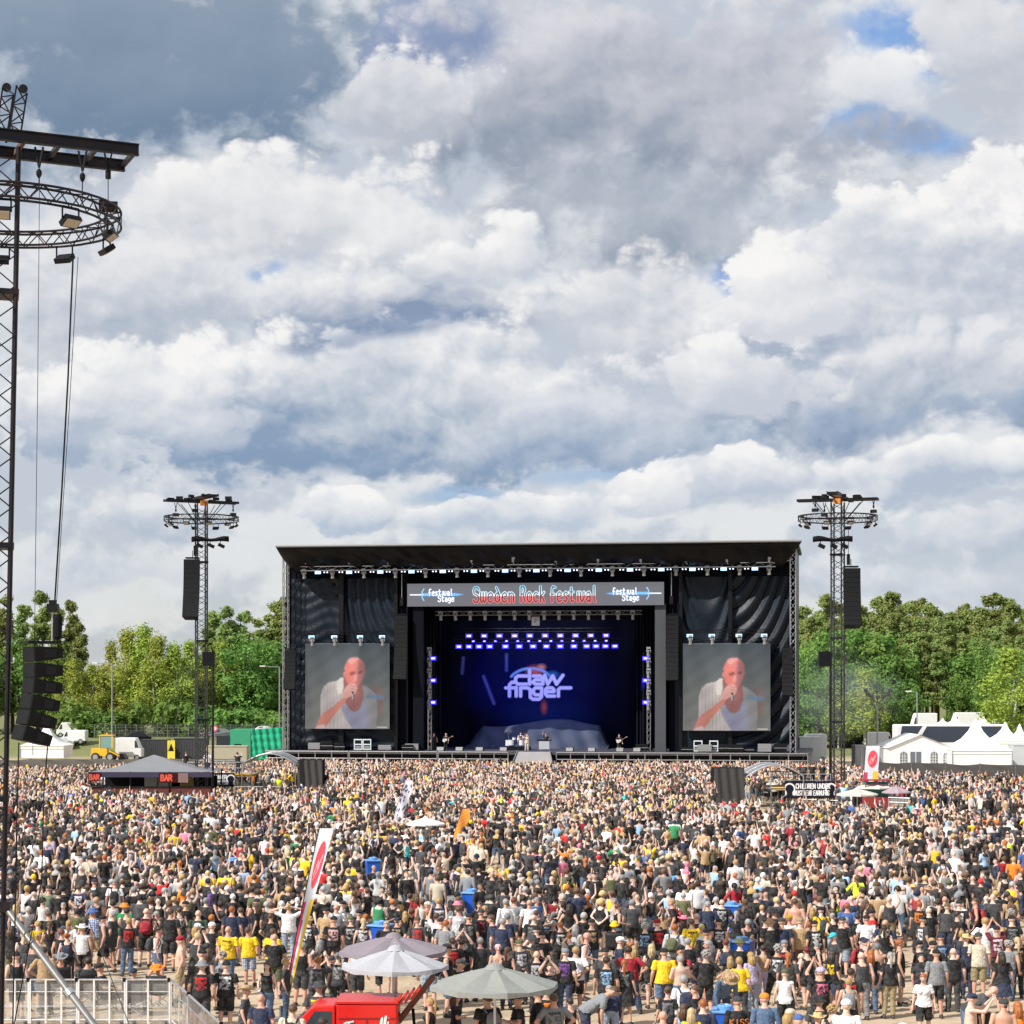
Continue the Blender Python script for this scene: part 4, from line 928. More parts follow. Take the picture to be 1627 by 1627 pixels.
for row, (py, pxs) in enumerate(((1010, [745+24.2*i for i in range(10)]), (1027, [729, 745, 761, 778, 803, 825, 847, 868, 890, 912, 932, 947, 962, 977]))):
    tt = sthing('lighting_truss', 'dark truss carrying the %s row of blue lights inside the stage' % ('upper', 'lower')[row], 'truss', 0, 6, sz(py-6, 857, 6))
    MB().truss((sx(pxs[0]-8, 6), 0, .2), (sx(pxs[-1]+8, 6), 0, .2), .35, .35, .7, .03, .02).build('lattice', BLACK, tt)
    for i, px in enumerate(pxs): place(pbl, ubl, sx(px, 5.8), 5.8, sz(py, 857, 5.8), 'bright blue light in the %s row inside the stage, %s from the left' % (('upper', 'lower')[row], ORD[i]), 'stage light', 'blue lights inside the stage')
for i in range(13):  # extra lamps added between the rows to strengthen the blue glow
    o = place(pbl, ubl, sx(752+17.6*i, 5.9), 5.9, sz(1018.5, 857, 5.9), 'small added blue light between the two rows inside the stage, %s from the left' % ORD[i], 'stage light', 'blue lights inside the stage'); o.scale = (.5, .5, .5)
tt = sthing('lighting_truss', 'dark truss of unlit lamps just below the header screen', 'truss', 0, 2, sz(974, 857, 2))
MB().truss((sx(692, 2), 0, 0), (sx(1020, 2), 0, 0), .4, .4, .8, .035, .02).build('lattice', GREYP, tt)
for i in range(14): place(phd, uhd, sx(700+23.5*i, 2), 2, sz(978, 857, 2), 'unlit moving head below the header screen, %s from the left' % ORD[i], 'stage light', 'moving heads below the header screen')
for side, px in (('left', 683), ('right', 1031)):
    lad = sthing('lamp_ladder', 'upright ladder of lamps at the %s inside edge of the stage' % side, 'lamp ladder', sx(px, 2.5), 2.5, 0)
    MB().truss((0, 0, DECK), (0, 0, sz(1030, px, 2.5)), .35, .35, .6, .03, .02).build('lattice', GREYP, lad)
    for i, py in enumerate((1046, 1081, 1116)): place(pbl, ubl, sx(px+(5 if px < 800 else -5), 2.2), 2.2, sz(py, px, 2.2), 'blue light on the %s lamp ladder, %s from the top' % (side, ORD[i]), 'stage light', 'blue lights inside the stage')
    for i in range(6):
        place(phd, uhd, sx(px, 2.4), 2.15, sz(1036+17*i, px, 2.4), 'unlit lamp on the %s lamp ladder, %s from the top' % (side, ORD[i]), 'stage light', 'unlit lamps on the ladders')
def area(name, s, d, z, sx_, sy_, power, col, rot):
    l = bpy.data.lights.new(name, 'AREA'); l.shape = 'RECTANGLE'; l.size = sx_; l.size_y = sy_; l.energy = power; l.color = col
    o = bpy.data.objects.new(name, l); COL.objects.link(o); o.location = sw(s, d, z); o.rotation_euler = (rot, 0, SROT); return o
area('blue_rig_light', sx(857, 6), 5.2, sz(1020, 857, 6)-.3, 14, 1.0, 620, (.05, .07, 1.0), R(32))
for px, sg in ((690, 1), (1024, -1)):
    l = bpy.data.lights.new('blue_side_light', 'SPOT'); l.energy = 2400; l.color = (.02, .02, 1.0); l.spot_size = R(70); l.spot_blend = .8; l.shadow_soft_size = .4
    o = bpy.data.objects.new('blue_side_light', l); COL.objects.link(o); o.location = sw(sx(px, 3), 3, 9); o.rotation_euler = (R(95), 0, SROT-sg*R(35))
area('added_backdrop_fill', sx(857, 4), 4.0, sz(984, 857, 4), 10, .6, 600, (.86, .90, 1.0), R(50))  # lamp added to brighten the backdrop lettering; the truss lamps here are unlit
# small square sign hung in the middle
t = sthing('hanging_sign', 'small pale square sign hanging above the middle of the stage', 'sign', sx(851, 3), 3, sz(994, 857, 3))
MB().bbox(-.42, .42, 0, .05, 0, .92).build('panel', mat('pale_blue_panel', (.50, .55, .62), .5), t); MB().bar((-.3, .02, .9), (-.3, .02, 2.0), .015, 4).bar((.3, .02, .9), (.3, .02, 2.0), .015, 4).build('wire', BLACK, t)
MB().bar((-.12, -.01, .3), (.1, -.01, .6), .05, 6).bar((.1, -.01, .6), (-.05, -.01, .66), .05, 6).build('emblem', GREYP, t)
# line arrays on the stage
ARRB = mat('speaker_black', (0.005, 0.005, 0.006), .55, 0, .25, 4, .3, 60, spec=.2)
ARRG = mat('speaker_grille', (0.007, 0.0075, 0.010), .7, 0, .25, 8, .6, 90, spec=.2)
def line_array(parent_fn, n, w, h, dep, bend0, bend1, gap=.02, lab='', grp=None, side=1):
    """column of speaker boxes hanging from z=0 downwards, bending back towards its foot"""
    t = parent_fn('line_array_speaker', lab, 'speaker', grp)
    MB().box((0, 0, .12), (w*.8, dep*.9, .10)).bar((0, 0, .15), (0, 0, .7), .03).build('fly_bar', BLACK, t)
    y = 0; z = 0; ang = bend0
    for i in range(n):
        m_ = Matrix.Rotation(ang, 3, 'X'); c = Vector((0, y, z))+m_ @ Vector((0, 0, -h/2))
        mb = MB(); k = .86
        vs = [m_ @ Vector(p) for p in ((-w/2, -dep/2, -h/2), (w/2, -dep/2, -h/2), (w/2*.8, dep/2, -h/2*.82), (-w/2*.8, dep/2, -h/2*.82), (-w/2, -dep/2, h/2), (w/2, -dep/2, h/2), (w/2*.8, dep/2, h/2*.82), (-w/2*.8, dep/2, h/2*.82))]
        mb.add([p+c for p in vs], [(0, 3, 2, 1), (4, 5, 6, 7), (0, 1, 5, 4), (1, 2, 6, 5), (2, 3, 7, 6), (3, 0, 4, 7)])
        b = mb.build('speaker_box', ARRB, t)
        mb = MB(); mb.box(c+m_ @ Vector((0, -dep/2-.006, 0)), (w*.94, .01, h*.86), mat=m_); mb.build('grille', ARRG, b)
        nx_ = Vector((0, y, z))+m_ @ Vector((0, 0, -h-gap)); y, z = nx_.y, nx_.z; ang += (bend1-bend0)/n
    return t
def st_fn(s, d, z): return lambda nm, lab, cat, grp: sthing(nm, lab, cat, s, d, z, grp)
line_array(st_fn(sx(639), -.2, sz(977)), 14, 1.35, .46, .7, 0, R(-14), .02, 'dark speaker column hanging left of the stage opening', 'stage speaker columns')
line_array(st_fn(sx(1069), -.2, sz(979)), 14, 1.25, .46, .7, 0, R(-14), .02, 'dark speaker column hanging right of the stage opening', 'stage speaker columns')
line_array(st_fn(sx(466), -.9, sz(1032)), 10, 1.2, .40, .7, 0, R(-16), .02, 'dark speaker column at the far left edge of the stage', 'stage speaker columns')
line_array(st_fn(sx(1252), -.9, sz(1030)), 11, 1.1, .42, .7, 0, R(-16), .03, 'dark speaker column at the far right edge of the stage', 'stage speaker columns')
for px, side in ((639, 'left'), (1067, 'right')):
    t = sthing('chain_hoist', 'chain hoist over the %s inner speaker column' % side, 'hoist', sx(px), -.2, sz(955)); MB().box((0, 0, 0), (.35, .3, .8)).build('motor', BLACK, t); MB().bar((0, 0, .4), (0, 0, 2.9), .04, 5).build('chain', STEEL, t)
RAILM = mat('worn_steel', (.20, .20, .21), .5, .6, .3, 6)
# ---- front of stage: rails, ramp, monitors, racks
for i, (a, b) in enumerate(((430, 560), (562, 700), (702, 812), (888, 1000), (1002, 1130), (1132, 1284))):
    t = sthing('stage_front_rail', 'low pale rail along the stage front, %s from the left' % ORD[i], 'rail', 0, -1.9, 0, 'rails along the stage front')
    y_ = 0
    MB().bar((sx(a), 0, DECK-.05), (sx(b), 0, DECK-.05), .07).build('top_rail', RAILM, t); MB().bar((sx(a), 0, 1.35), (sx(b), 0, 1.35), .06).build('lower_rail', RAILM, t)
    n = 5
    for k in range(n+1): MB().bar((sx(a+(b-a)*k/n), 0, .05), (sx(a+(b-a)*k/n), 0, DECK), .05).build('post', GREYP, t)
rp = sthing('stage_ramp', 'pale grey ramp running down from the middle of the stage front', 'ramp')
mb = MB(); a0, a1 = sx(826), sx(877); w0, w1 = sx(818, -6), sx(881, -6)
mb.add([(a0, -1.65, DECK+.02), (a1, -1.65, DECK+.02), (w1, -7.5, DECK-1.0), (w0, -7.5, DECK-1.0), (a0, -1.65, .1), (a1, -1.65, .1), (w1, -7.5, .1), (w0, -7.5, .1)], [(0, 3, 2, 1), (0, 1, 5, 4), (1, 2, 6, 5), (2, 3, 7, 6), (3, 0, 4, 7)])
mb.build('slope', mat('ramp_ply', (.34, .32, .30), .6, 0, .15, 1.5), rp)
for a, b in (((a0, -1.65), (w0, -7.5)), ((a1, -1.65), (w1, -7.5))): MB().bar((a[0], a[1], DECK+.1), (b[0], b[1], DECK-.9), .06).build('side_tube', GREYP, rp)
def wedge(px, d, lab):
    t = sthing('floor_monitor', lab, 'speaker', sx(px, d), d, DECK, 'floor monitors'); mb = MB(); mb.prism([(-.28, 0), (.28, 0), (.28, .42), (-.05, .42)], -.4, .4, 'x'); mb.build('cabinet', ARRB, t)
    MB().box((0, -.20, .22), (.7, .02, .4), mat=Matrix.Rotation(R(-28), 3, 'X')).build('grille', GREYP, t)
for i, px in enumerate((700, 730, 762, 800, 905, 940, 985, 1012)): wedge(px, .2, 'floor monitor along the front of the stage, %s from the left' % ORD[i])
for i, px in enumerate((569, 583, 1109, 1134)):
    t = sthing('equipment_rack', 'pale equipment rack under the %s, %s of two' % (('left screen', 'right screen')[i//2], ('left', 'right')[i % 2]), 'rack', sx(px, -.6), -.6, DECK, 'racks under the screens')
    MB().bbox(-.42, .42, .08, .6, .05, 1.25).build('case', BLACK, t)
    mb = MB()
    for z in (.15, .65, 1.15): mb.bbox(-.45, .45, -.02, .05, z-.06, z+.06)
    mb.bbox(-.45, -.35, -.01, .04, .1, 1.2).bbox(.35, .45, -.01, .04, .1, 1.2); mb.build('frame', mat('pale_frame', (.55, .62, .66), .5), t)
    MB().bbox(-.3, .3, .0, .06, .25, .5).build('unit', GREYP, t)
for i, (px, d) in enumerate(((500, .1), (520, -.2), (540, -.3), (612, -.4), (1092, -.4), (1120, -.9), (1150, -.3), (1170, -.5), (1190, -.2), (1215, -.4), (1240, -.3), (648, -.3), (655, .0), (1020, 1))):
    t = sthing('flight_case', 'dark flight case on the stage wing, %s from the left' % ORD[i], 'case', sx(px, d), d, DECK, 'cases on the stage wings')
    w_, h_ = .5+.3*random.random(), .5+.5*random.random()
    bevel(MB().bbox(-w_, w_, -.3, .3, .1, h_).build('box', random.choice((BLACK, GREYP, BLACKCLOTH)), t)); MB().bbox(-w_-.01, w_+.01, -.31, .31, h_*.5, h_*.5+.05).build('edge_strip', ALU, t)
    for q in (-1, 1): MB().lathe([(.07, -.03), (.07, .03)], 8, (q*w_*.7, -.2, .06), True, Matrix.Rotation(R(90), 3, 'Y')).build('castor', BLACK, t)
# drum kit and keyboard
dk = sthing('drum_kit', 'white drum kit behind the singer', 'drum kit', sx(822, 4), 4, DECK+.35)
MB().bbox(-1.3, 1.3, -1.0, 1.0, -.35, 0).build('riser', BLACK, dk)
WSH = mat('drum_shell', (.7, .72, .76), .3, .2, .1)
for x, y, z, r, h in ((-.55, -.6, .45, .28, .55), (.55, -.6, .45, .28, .55), (-.95, -.3, .4, .26, .6), (-.3, -.35, .85, .17, .25), (.2, -.35, .85, .17, .25), (.95, -.2, .42, .26, .55)):
    d_ = MB().lathe([(r, -h/2), (r, h/2)], 16, (x, y, z)).build('drum', WSH, dk); MB().lathe([(r+.015, h/2), (r+.015, h/2+.03)], 16, (x, y, z)).build('hoop', ALU, d_)
for x, y, z in ((-.9, -.2, 1.35), (.8, -.3, 1.4), (1.2, 0, 1.2)):
    cy_ = MB().lathe([(.25, 0), (.05, .04), (.01, .05)], 16, (x, y, z)).build('cymbal', mat('brass', (.55, .40, .12), .3, .9), dk); MB().bar((x, y, 0), (x, y, z), .015, 4).build('stand', ALU, cy_)
kb = sthing('keyboard_stand', 'keyboard stand with pale front panel right of the singer', 'keyboard', sx(865, 3.5), 3.5, DECK)
MB().bbox(-.75, .75, -.2, .2, 1.0, 1.12).build('keyboard', BLACK, kb); MB().bbox(-.55, .55, -.24, -.2, .12, .95).build('front_panel', mat('pale_panel', (.4, .42, .45), .5), kb)
for q in (-1, 1): MB().bar((q*.5, 0, 0), (-q*.5, 0, 1.0), .025).build('leg', ALU, kb)
# ------------------------------------------------------------------ delay towers
TOWM = mat('tower_paint', (0.008, 0.007, 0.011), .42, 0, .35, 3, spec=.25, dirt=((.05, .022, .016), .5))
TOWM_LIT = mat('tower_paint_sunlit', (.055, .055, .062), .45, .5, .3, 3)  # tower paint lightened: lit highlights put into the far lattice colour
RUST = mat('rusty_brown', (.12, .05, .03), .8, 0, .3, 4)
LENS = mat('lamp_glass', (.42, .38, .30), .25, 0, .3, 25, .4, 60)
def flood(parent_loc, rz, label, grp, tilt=35):
    t = thing('flood_light', label, 'flood light', parent_loc, rz, grp)
    mb = MB(); mb.bar((-.24, 0, 0), (-.24, 0, -.30), .022).bar((.24, 0, 0), (.24, 0, -.30), .022).bar((-.24, 0, 0), (.24, 0, 0), .022); mb.build('yoke', BLACK, t)
    m_ = Matrix.Rotation(R(tilt), 3, 'X'); mb = MB(); mb.box(Vector((0, 0, -.33)), (.46, .30, .13), mat=m_); b = mb.build('housing', BLACK, t)
    mb = MB(); mb.box(Vector((0, 0, -.33))+m_ @ Vector((0, -.01, -.075)), (.40, .24, .02), mat=m_); mb.build('glass', LENS, b)
    return t
def tower(px, D, zring, zbeam, rz, label, where, mast_w=.78, lean=0.0, full=True):
    X = gx(px, D); t = thing('delay_tower', label, 'tower', (X, D, 0), rz)
    t.rotation_euler = (0, lean, rz)
    mb = MB(); hw = mast_w/2
    for i in (-1, 1):
        for j in (-1, 1): mb.bar((i*hw, j*hw, 0), (i*hw, j*hw, zbeam), .062, 8)
    mb.build('mast_legs', TOWM_LIT if full else TOWM, t)
    mb = MB(); k = 0; z = .3; st = .62 if not full else .45
    while z < zbeam-st:
        for a, b in (((-1, -1), (1, -1)), ((1, -1), (1, 1)), ((1, 1), (-1, 1)), ((-1, 1), (-1, -1))):
            if k % 2: a, b = b, a
            mb.bar((a[0]*hw, a[1]*hw, z), (b[0]*hw, b[1]*hw, z+st), (.022 if not full else .028), 4)
        z += st; k += 1
    mb.build('mast_bracing', TOWM_LIT if full else TOWM, t)
    for z in (6.2, 12.4, 18.6): MB().box((0, 0, z), (mast_w+.16, mast_w+.16, .14)).build('mast_joint', TOWM, t)
    # crossed lifting beams
    for q, L in ((0, 3.0 if full else 3.2), (1, 2.9)):
        if not full and q: continue
        bm_ = bpy.data.objects.new('lifting_beam', None); COL.objects.link(bm_); bm_.parent = t; bm_.rotation_euler = (0, 0, R(90)*q+R(8))
        sp_ = .38 if full else .85; hb = .6 if full else 1.0; bm_.location = (0, 0, zbeam+.16+.30*q)
        for s in (-1, 1):
            MB().box((0, s*sp_, .13*hb), (2*L, .16*hb, .03)).box((0, s*sp_, -.13*hb), (2*L, .16*hb, .03)).box((0, s*sp_, 0), (2*L, .03, .24*hb)).build('girder', TOWM, bm_)
        for x in (-L+.06, -2.2, -1.3, -.45, .45, 1.3, 2.2, L-.06): MB().box((x, 0, .0), (.10, sp_*2-.06, .12)).build('rung', RUST if abs(x) < .6 else TOWM, bm_)
    mb = MB()
    for i in range(8 if full else 0):
        a = R(45*i); mb.bar((.4*math.cos(a), .4*math.sin(a), zbeam-1.6), (1.9*math.cos(a), 1.9*math.sin(a), zbeam+.02), .035, 4)
    if full: mb.build('knee_braces', TOWM, t)
    if full: MB().box((.1, -.5, zbeam+.02), (.55, .25, .4)).build('warning_cover', mat('orange_cover', (.55, .20, .03), .6), t)
    if full:
        for i in range(10):
            a = R(36*i+10); r0 = random.uniform(1.1, 2.8); MB().box((r0*math.cos(a), r0*math.sin(a), zbeam+random.uniform(.25, .5)), (.5, .24, .22), a).build('cable_reel', BLACK, t)
    # head mast
    if not full: MB().truss((.12, 0, zbeam+.3), (.28, .2, zbeam+1.55), .42, .42, .22, .03, .02).build('head_mast', TOWM, t)
    for s in ((-1, 1) if not full else ()): MB().lathe([(.11, -.03), (.11, .03)], 12, (.28+s*.2, .2, zbeam+1.6), True, Matrix.Rotation(R(90), 3, 'X')).build('pulley', TOWM, t)
    # ring truss
    rr = 2.92; n = 56
    ring = thing('ring_truss', 'round lighting truss hanging around the %s' % where, 'truss', (X+math.sin(lean)*zring, D, zring), rz)
    def rp_(a, r, z): return (r*math.cos(a), r*math.sin(a), z)
    for r, z in ((rr, .17), (rr, -.17), (rr-.34, .17), (rr-.34, -.17)):
        MB().path([rp_(2*math.pi*i/n, r, z) for i in range(n+1)], .032, 5).build('chord_tube', TOWM, ring)
    mb = MB()
    for i in range(n):
        a, b = 2*math.pi*i/n, 2*math.pi*(i+1)/n; s = 1 if i % 2 else -1
        mb.bar(rp_(a, rr, .17*s), rp_(b, rr, -.17*s), .017, 3); mb.bar(rp_(a, rr-.34, .17*s), rp_(b, rr-.34, -.17*s), .017, 3); mb.bar(rp_(a, rr if s > 0 else rr-.34, .17), rp_(b, rr-.34 if s > 0 else rr, .17), .017, 3)
    mb.build('diagonals', TOWM, ring)
    cr, sr = math.cos(rz), math.sin(rz)
    def W3(x, y, z): return (X+math.sin(lean)*z+x*cr-y*sr, D+x*sr+y*cr, z)
    for i in range(10):
        a = 2*math.pi*(i+.5)/10; x, y, z = rp_(a, rr-.17, -.2)
        flood(W3(x, y, zring-.2), rz+a+R(90), 'flood light on the %s, %s round its ring' % (where, ORD[i]), 'flood lights under the tower rings', -35)
    for i, ang in enumerate((8, 128, 248)):
        a = R(ang); x, y = 2.2*math.cos(a), 2.2*math.sin(a)
        h = thing('chain_hoist', 'chain hoist holding the ring of the %s, %s of three' % (where, ORD[i]), 'hoist', W3(x*1.2, y*1.2, zring+.45), rz, 'hoists over the tower rings')
        MB().box((0, 0, 0), (.46, .22, .24)).build('motor', BLACK, h); MB().bar((0, 0, .1), (-x*.2*0, 0, zbeam-zring-.5), .014, 4).build('chain', BLACK, h)
        mb = MB(); mb.bar((-.1, 0, zbeam-zring-.25), (0, 0, zbeam-zring-.75), .03, 4).bar((.1, 0, zbeam-zring-.25), (0, 0, zbeam-zring-.75), .03, 4); mb.lathe([(.07, -.1), (.07, .1)], 8, (0, 0, zbeam-zring-.85)); mb.build('sling', BLACK, h)
    return X, D, W3
def pp_(px, py, D): return (gx(px, D), D, gz(py, D))
def plain_fn(loc, rz=0): return lambda nm, lab, cat, grp: thing(nm, lab, cat, loc, rz, grp)
XN, DN, WN = tower(-25, 51.0, 20.5, 22.15, R(14), 'tall dark lattice tower at the left edge of the picture', 'near tower at the left edge', lean=R(1.1), full=False)
XL, DL, WL = tower(320, 163.5, 22.0, 23.2, R(20), 'tall dark lattice tower left of the stage', 'far tower left of the stage')
XR, DR, WR = tower(1331, 154.0, 21.3, 22.5, R(-25), 'tall dark lattice tower right of the stage', 'far tower right of the stage')
for (px, py0, D, nm, side, n, hh) in ((306, 889, DL-.9, 'left', -1, 12, .385), (1352, 903, DR-.9, 'right', 1, 12, .36)):
    line_array(plain_fn((gx(px, D), D, gz(py0, D)), 0), n, 1.28, hh, .8, 0, R(-22), .012, 'long black speaker column hanging on the far tower %s of the stage' % nm, 'tower speaker columns')
    b = thing('covered_fly_bar', 'cloth covered bar with lamps below the ring of the tower %s of the stage' % nm, 'lighting bar', (gx(334 if side < 0 else 1323, D), D, gz(857, D)))
    mb = MB()
    rg = []
    for i in range(9):
        u = i/8; rg.append((Vector((-1.45+2.9*u, 0, .06*math.sin(u*9))), .17+.05*math.sin(u*7+1), .2, Matrix.Rotation(R(90), 3, 'Y')))
    loft(mb, rg, 8); mb.build('cover', BLACKCLOTH, b, smooth=True)
    for x in (-.9, 0, .8): MB().bar((x, 0, -.1), (x, 0, -.4), .03).box((x+.08, -.05, -.5), (.5, .34, .26), mat=Matrix.Rotation(R(25), 3, 'Y')).build('spotlight', BLACK, b)
    h = thing('chain_hoist', 'hoist above the speaker column on the tower %s of the stage' % nm, 'hoist', (gx(px-4*side, D), D, gz(py0-14, D)))
    MB().box((0, 0, 0), (.22, .22, .8)).build('motor', BLACK, h); MB().bar((0, 0, .3), (0, 0, 2.4), .025, 4).build('chain', BLACK, h)
    pxp = 338 if side < 0 else 1319
    p = thing('cable_pole', 'tall black pole beside the tower %s of the stage' % nm, 'pole', (gx(pxp, D-1), D-1, 0))
    MB().bar((0, 0, 0), (.03, 0, gz(1042, D-1)), .10, 8, .08).build('shaft', TOWM, p); MB().box((-.35, .2, gz(1047, D-1)), (.9, .6, 1.1)).build('winch_box', BLACK, p)
    for i, dx in enumerate((-5.5, -3.5)):
        c = MB(); c.bar((gx(px, D)+.3, D, gz(1000, D)-1), (gx(px, D)+dx, D+6, 1.5), .014, 3); tag(c.build('guy_wire', STEEL), 'thin guy wire from the tower %s of the stage, %s of two' % (nm, ('outer', 'inner')[i]), 'cable', 'tower guy wires')
for i, (px, py) in enumerate(((62, 250), (131, 256))):
    h = thing('lifting_sling', 'doubled sling and shackle under the near tower beam, %s of two' % ('left', 'right')[i], 'sling', pp_(px, py, 50.6)); MB().bar((-.1, 0, .25), (0, 0, -.25), .03, 5).bar((.1, 0, .25), (0, 0, -.25), .03, 5).build('strap', BLACK, h); MB().lathe([(.03, -.28), (.07, -.34), (.07, -.42), (.03, -.5)], 8).build('shackle', BLACK, h); MB().bar((0, 0, -.5), (0, -.02, -1.0 if i else -.75), .016, 4).build('wire', BLACK, h)
# near tower: speakers, cables, strut
D = 50.2
t = thing('line_array_speaker', 'column of six black speakers hanging beside the near tower', 'speaker', (gx(68, D), D, gz(1026, D)), R(-62))
z = 0.0; x0 = 0.0; ang = R(3)
MB().box((0, -.05, .08), (.75, .8, .06)).build('fly_bar', BLACK, t)
for i in range(6):
    m_ = Matrix.Rotation(ang, 3, 'X'); c = Vector((0, x0, z))+m_ @ Vector((0, 0, -.19)); mb = MB()
    vs = [m_ @ Vector(p)+c for p in ((-.55, -.36, -.185), (.55, -.36, -.185), (.45, .36, -.13), (-.45, .36, -.13), (-.55, -.36, .185), (.55, -.36, .185), (.45, .36, .13), (-.45, .36, .13))]
    mb.add(vs, [(0, 3, 2, 1), (4, 5, 6, 7), (0, 1, 5, 4), (1, 2, 6, 5), (2, 3, 7, 6), (3, 0, 4, 7)]); b = bevel(mb.build('speaker_box', ARRB, t), .015)
    MB().box(c+m_ @ Vector((0, -.365, 0)), (1.0, .01, .33), mat=m_).build('grille', ARRG, b)
    for q in (-.51, .51):
        MB().box(c+m_ @ Vector((q, .02, 0)), (.012, .30, .20), mat=m_).build('side_pad', ARRG, b); MB().box(c+m_ @ Vector((q, -.24, .02)), (.012, .10, .13), mat=m_).build('handle', GREYP, b)
    nx_ = Vector((0, x0, z))+m_ @ Vector((0, 0, -.405)); x0, z = nx_.y, nx_.z; ang -= R(4.2)
h = thing('chain_hoist', 'black hoist with chain bag above the near speaker column', 'hoist', (gx(84, D), D, gz(966, D)))
MB().box((0, 0, 0), (.26, .24, .20)).box((0, 0, .14), (.16, .16, .1)).build('motor', BLACK, h); MB().lathe([(.09, -.15), (.11, -.25), (.10, -.7), (.07, -.76)], 10, (.12, 0, 0)).build('chain_bag', BLACKCLOTH, h); MB().bar((0, 0, -.1), (-.02, 0, -.95), .03, 6).build('chain', STEEL, h)
def cable(name, pts, r, label, m_=BLACK, cat='cable'):
    mb = MB(); mb.path(pts, r, 5); return tag(mb.build(name, m_), label, cat)
def pp(px, py, D): return (gx(px, D), D, gz(py, D))
cable('power_cable', [pp(116, 408, 48.7), pp(108, 600, 49.2), pp(98, 780, 49.8), pp(87, 955, 50.2)], .022, 'thick dark cable hanging from the near ring to the speaker column')
cable('steel_wire', [pp(124, 408, 48.7), pp(110, 650, 49.4), pp(90, 955, 50.2)], .008, 'thin wire beside the thick cable under the near ring')
cable('steel_wire', [pp(63, 262, 50), pp(60, 600, 50), pp(55, 1000, 50), pp(52, 1200, 50)], .008, 'thin wire hanging straight down beside the near tower')
cable('power_cable', [pp(76, 1182, 50.1), pp(70, 1250, 50.1), pp(66, 1400, 50), pp(20, 1640, 50)], .016, 'dark cable running down from the near speaker column')
cable('power_cable', [pp(30, 1180, 50.1), pp(27, 1290, 50), pp(24, 1450, 50), pp(20, 1640, 50)], .018, 'dark cable hanging along the near tower leg')
cable('steel_wire', [pp(128, 1430, 51), pp(210, 1640, 48)], .012, 'thin dark guy wire slanting over the front barrier')
p = thing('brace_strut', 'grey steel strut slanting from the near tower to the ground', 'strut', pp(8, 1440, 50.6))
a = Vector(pp(152, 1632, 49.0))-Vector(pp(8, 1440, 50.6)); MB().bar((0, 0, 0), a*1.1, .085, 12).build('tube', mat('dull_steel', (.22, .22, .22), .45, .6, .2, 5), p)
MB().bar(a*.70, a*.74, .11, 12).build('coupling', ALU, p)
MB().box((0, 0, 0), (.3, .3, .25)).build('bracket', TOWM, p)
# ------------------------------------------------------------------ trees
def leaf_mat(name, c0, c1, trans=.35):
    m = bpy.data.materials.new(name); m.use_nodes = True; nt = m.node_tree; nt.nodes.clear()
    oi = N(nt, 'ShaderNodeObjectInfo'); t = N(nt, 'ShaderNodeTexCoord'); n1 = NOI(nt, t.outputs['Object'], .45, 3, .6); n2 = NOI(nt, t.outputs['Object'], 4, 2, .6)
    c = MIX(nt, SS(nt, M(nt, 'ADD', M(nt, 'MULTIPLY', n1.outputs[0], .7), M(nt, 'MULTIPLY', n2.outputs[0], .5)), .35, .85), C4(c0), C4(c1))
    hs = N(nt, 'ShaderNodeHueSaturation'); nt.links.new(c, hs.inputs['Color']); nt.links.new(M(nt, 'MULTIPLY_ADD', oi.outputs['Random'], .05, .475), hs.inputs['Hue']); nt.links.new(M(nt, 'MULTIPLY_ADD', oi.outputs['Random'], .45, .95), hs.inputs['Value'])
    d = N(nt, 'ShaderNodeBsdfDiffuse'); tr_ = N(nt, 'ShaderNodeBsdfTranslucent'); mx = N(nt, 'ShaderNodeMixShader'); mx.inputs[0].default_value = trans
    nt.links.new(hs.outputs[0], d.inputs[0]); nt.links.new(hs.outputs[0], tr_.inputs[0]); nt.links.new(d.outputs[0], mx.inputs[1]); nt.links.new(tr_.outputs[0], mx.inputs[2])
    o = N(nt, 'ShaderNodeOutputMaterial'); nt.links.new(mx.outputs[0], o.inputs[0]); return m
BIRCHL = leaf_mat('birch_leaves', (.17, .23, .04), (.41, .46, .10)); BROADL = leaf_mat('broad_leaves', (.075, .15, .035), (.20, .31, .08)); PINEL = leaf_mat('pine_needles', (.12, .165, .05), (.32, .375, .13), .4)
PBARK = mat('pine_bark', (.20, .10, .055), .9, 0, .35, 2, .5, 8); BBARK = mat('birch_bark', (.50, .48, .45), .7, 0, .2, 3, dirt=((.06, .05, .05), .8)); DBARK = mat('dark_bark', (.07, .055, .04), .9, 0, .3, 3)
def leaves(centers, radii, n, size, seed, flat=1.0, droop=0.0):
    g = np.random.default_rng(seed); k = len(centers); C_ = np.asarray(centers, float); r = np.asarray(radii, float)
    w = r**2; idx = g.choice(k, n, p=w/w.sum()); d = g.normal(size=(n, 3)); d /= np.linalg.norm(d, axis=1)[:, None]
    rad = r[idx]*(.45+.55*g.random(n)**.5)*(1+.28*g.normal(size=n)); P_ = C_[idx]+d*rad[:, None]*np.array((1, 1, flat)); P_[:, 2] -= droop*g.random(n)**2
    a = d+np.array((0, 0, .35))+.45*g.normal(size=(n, 3)); a /= np.linalg.norm(a, axis=1)[:, None]; b = np.cross(a, g.normal(size=(n, 3))); b /= np.linalg.norm(b, axis=1)[:, None]; c = np.cross(a, b)
    s = size*(.6+.8*g.random(n)); q = np.empty((n, 4, 3))
    for i, (u, v) in enumerate(((-1, -.6), (1, -.5), (.7, .6), (-.8, .5))): q[:, i] = P_+b*(u*s)[:, None]+c*(v*s)[:, None]
    return q.reshape(-1, 3)
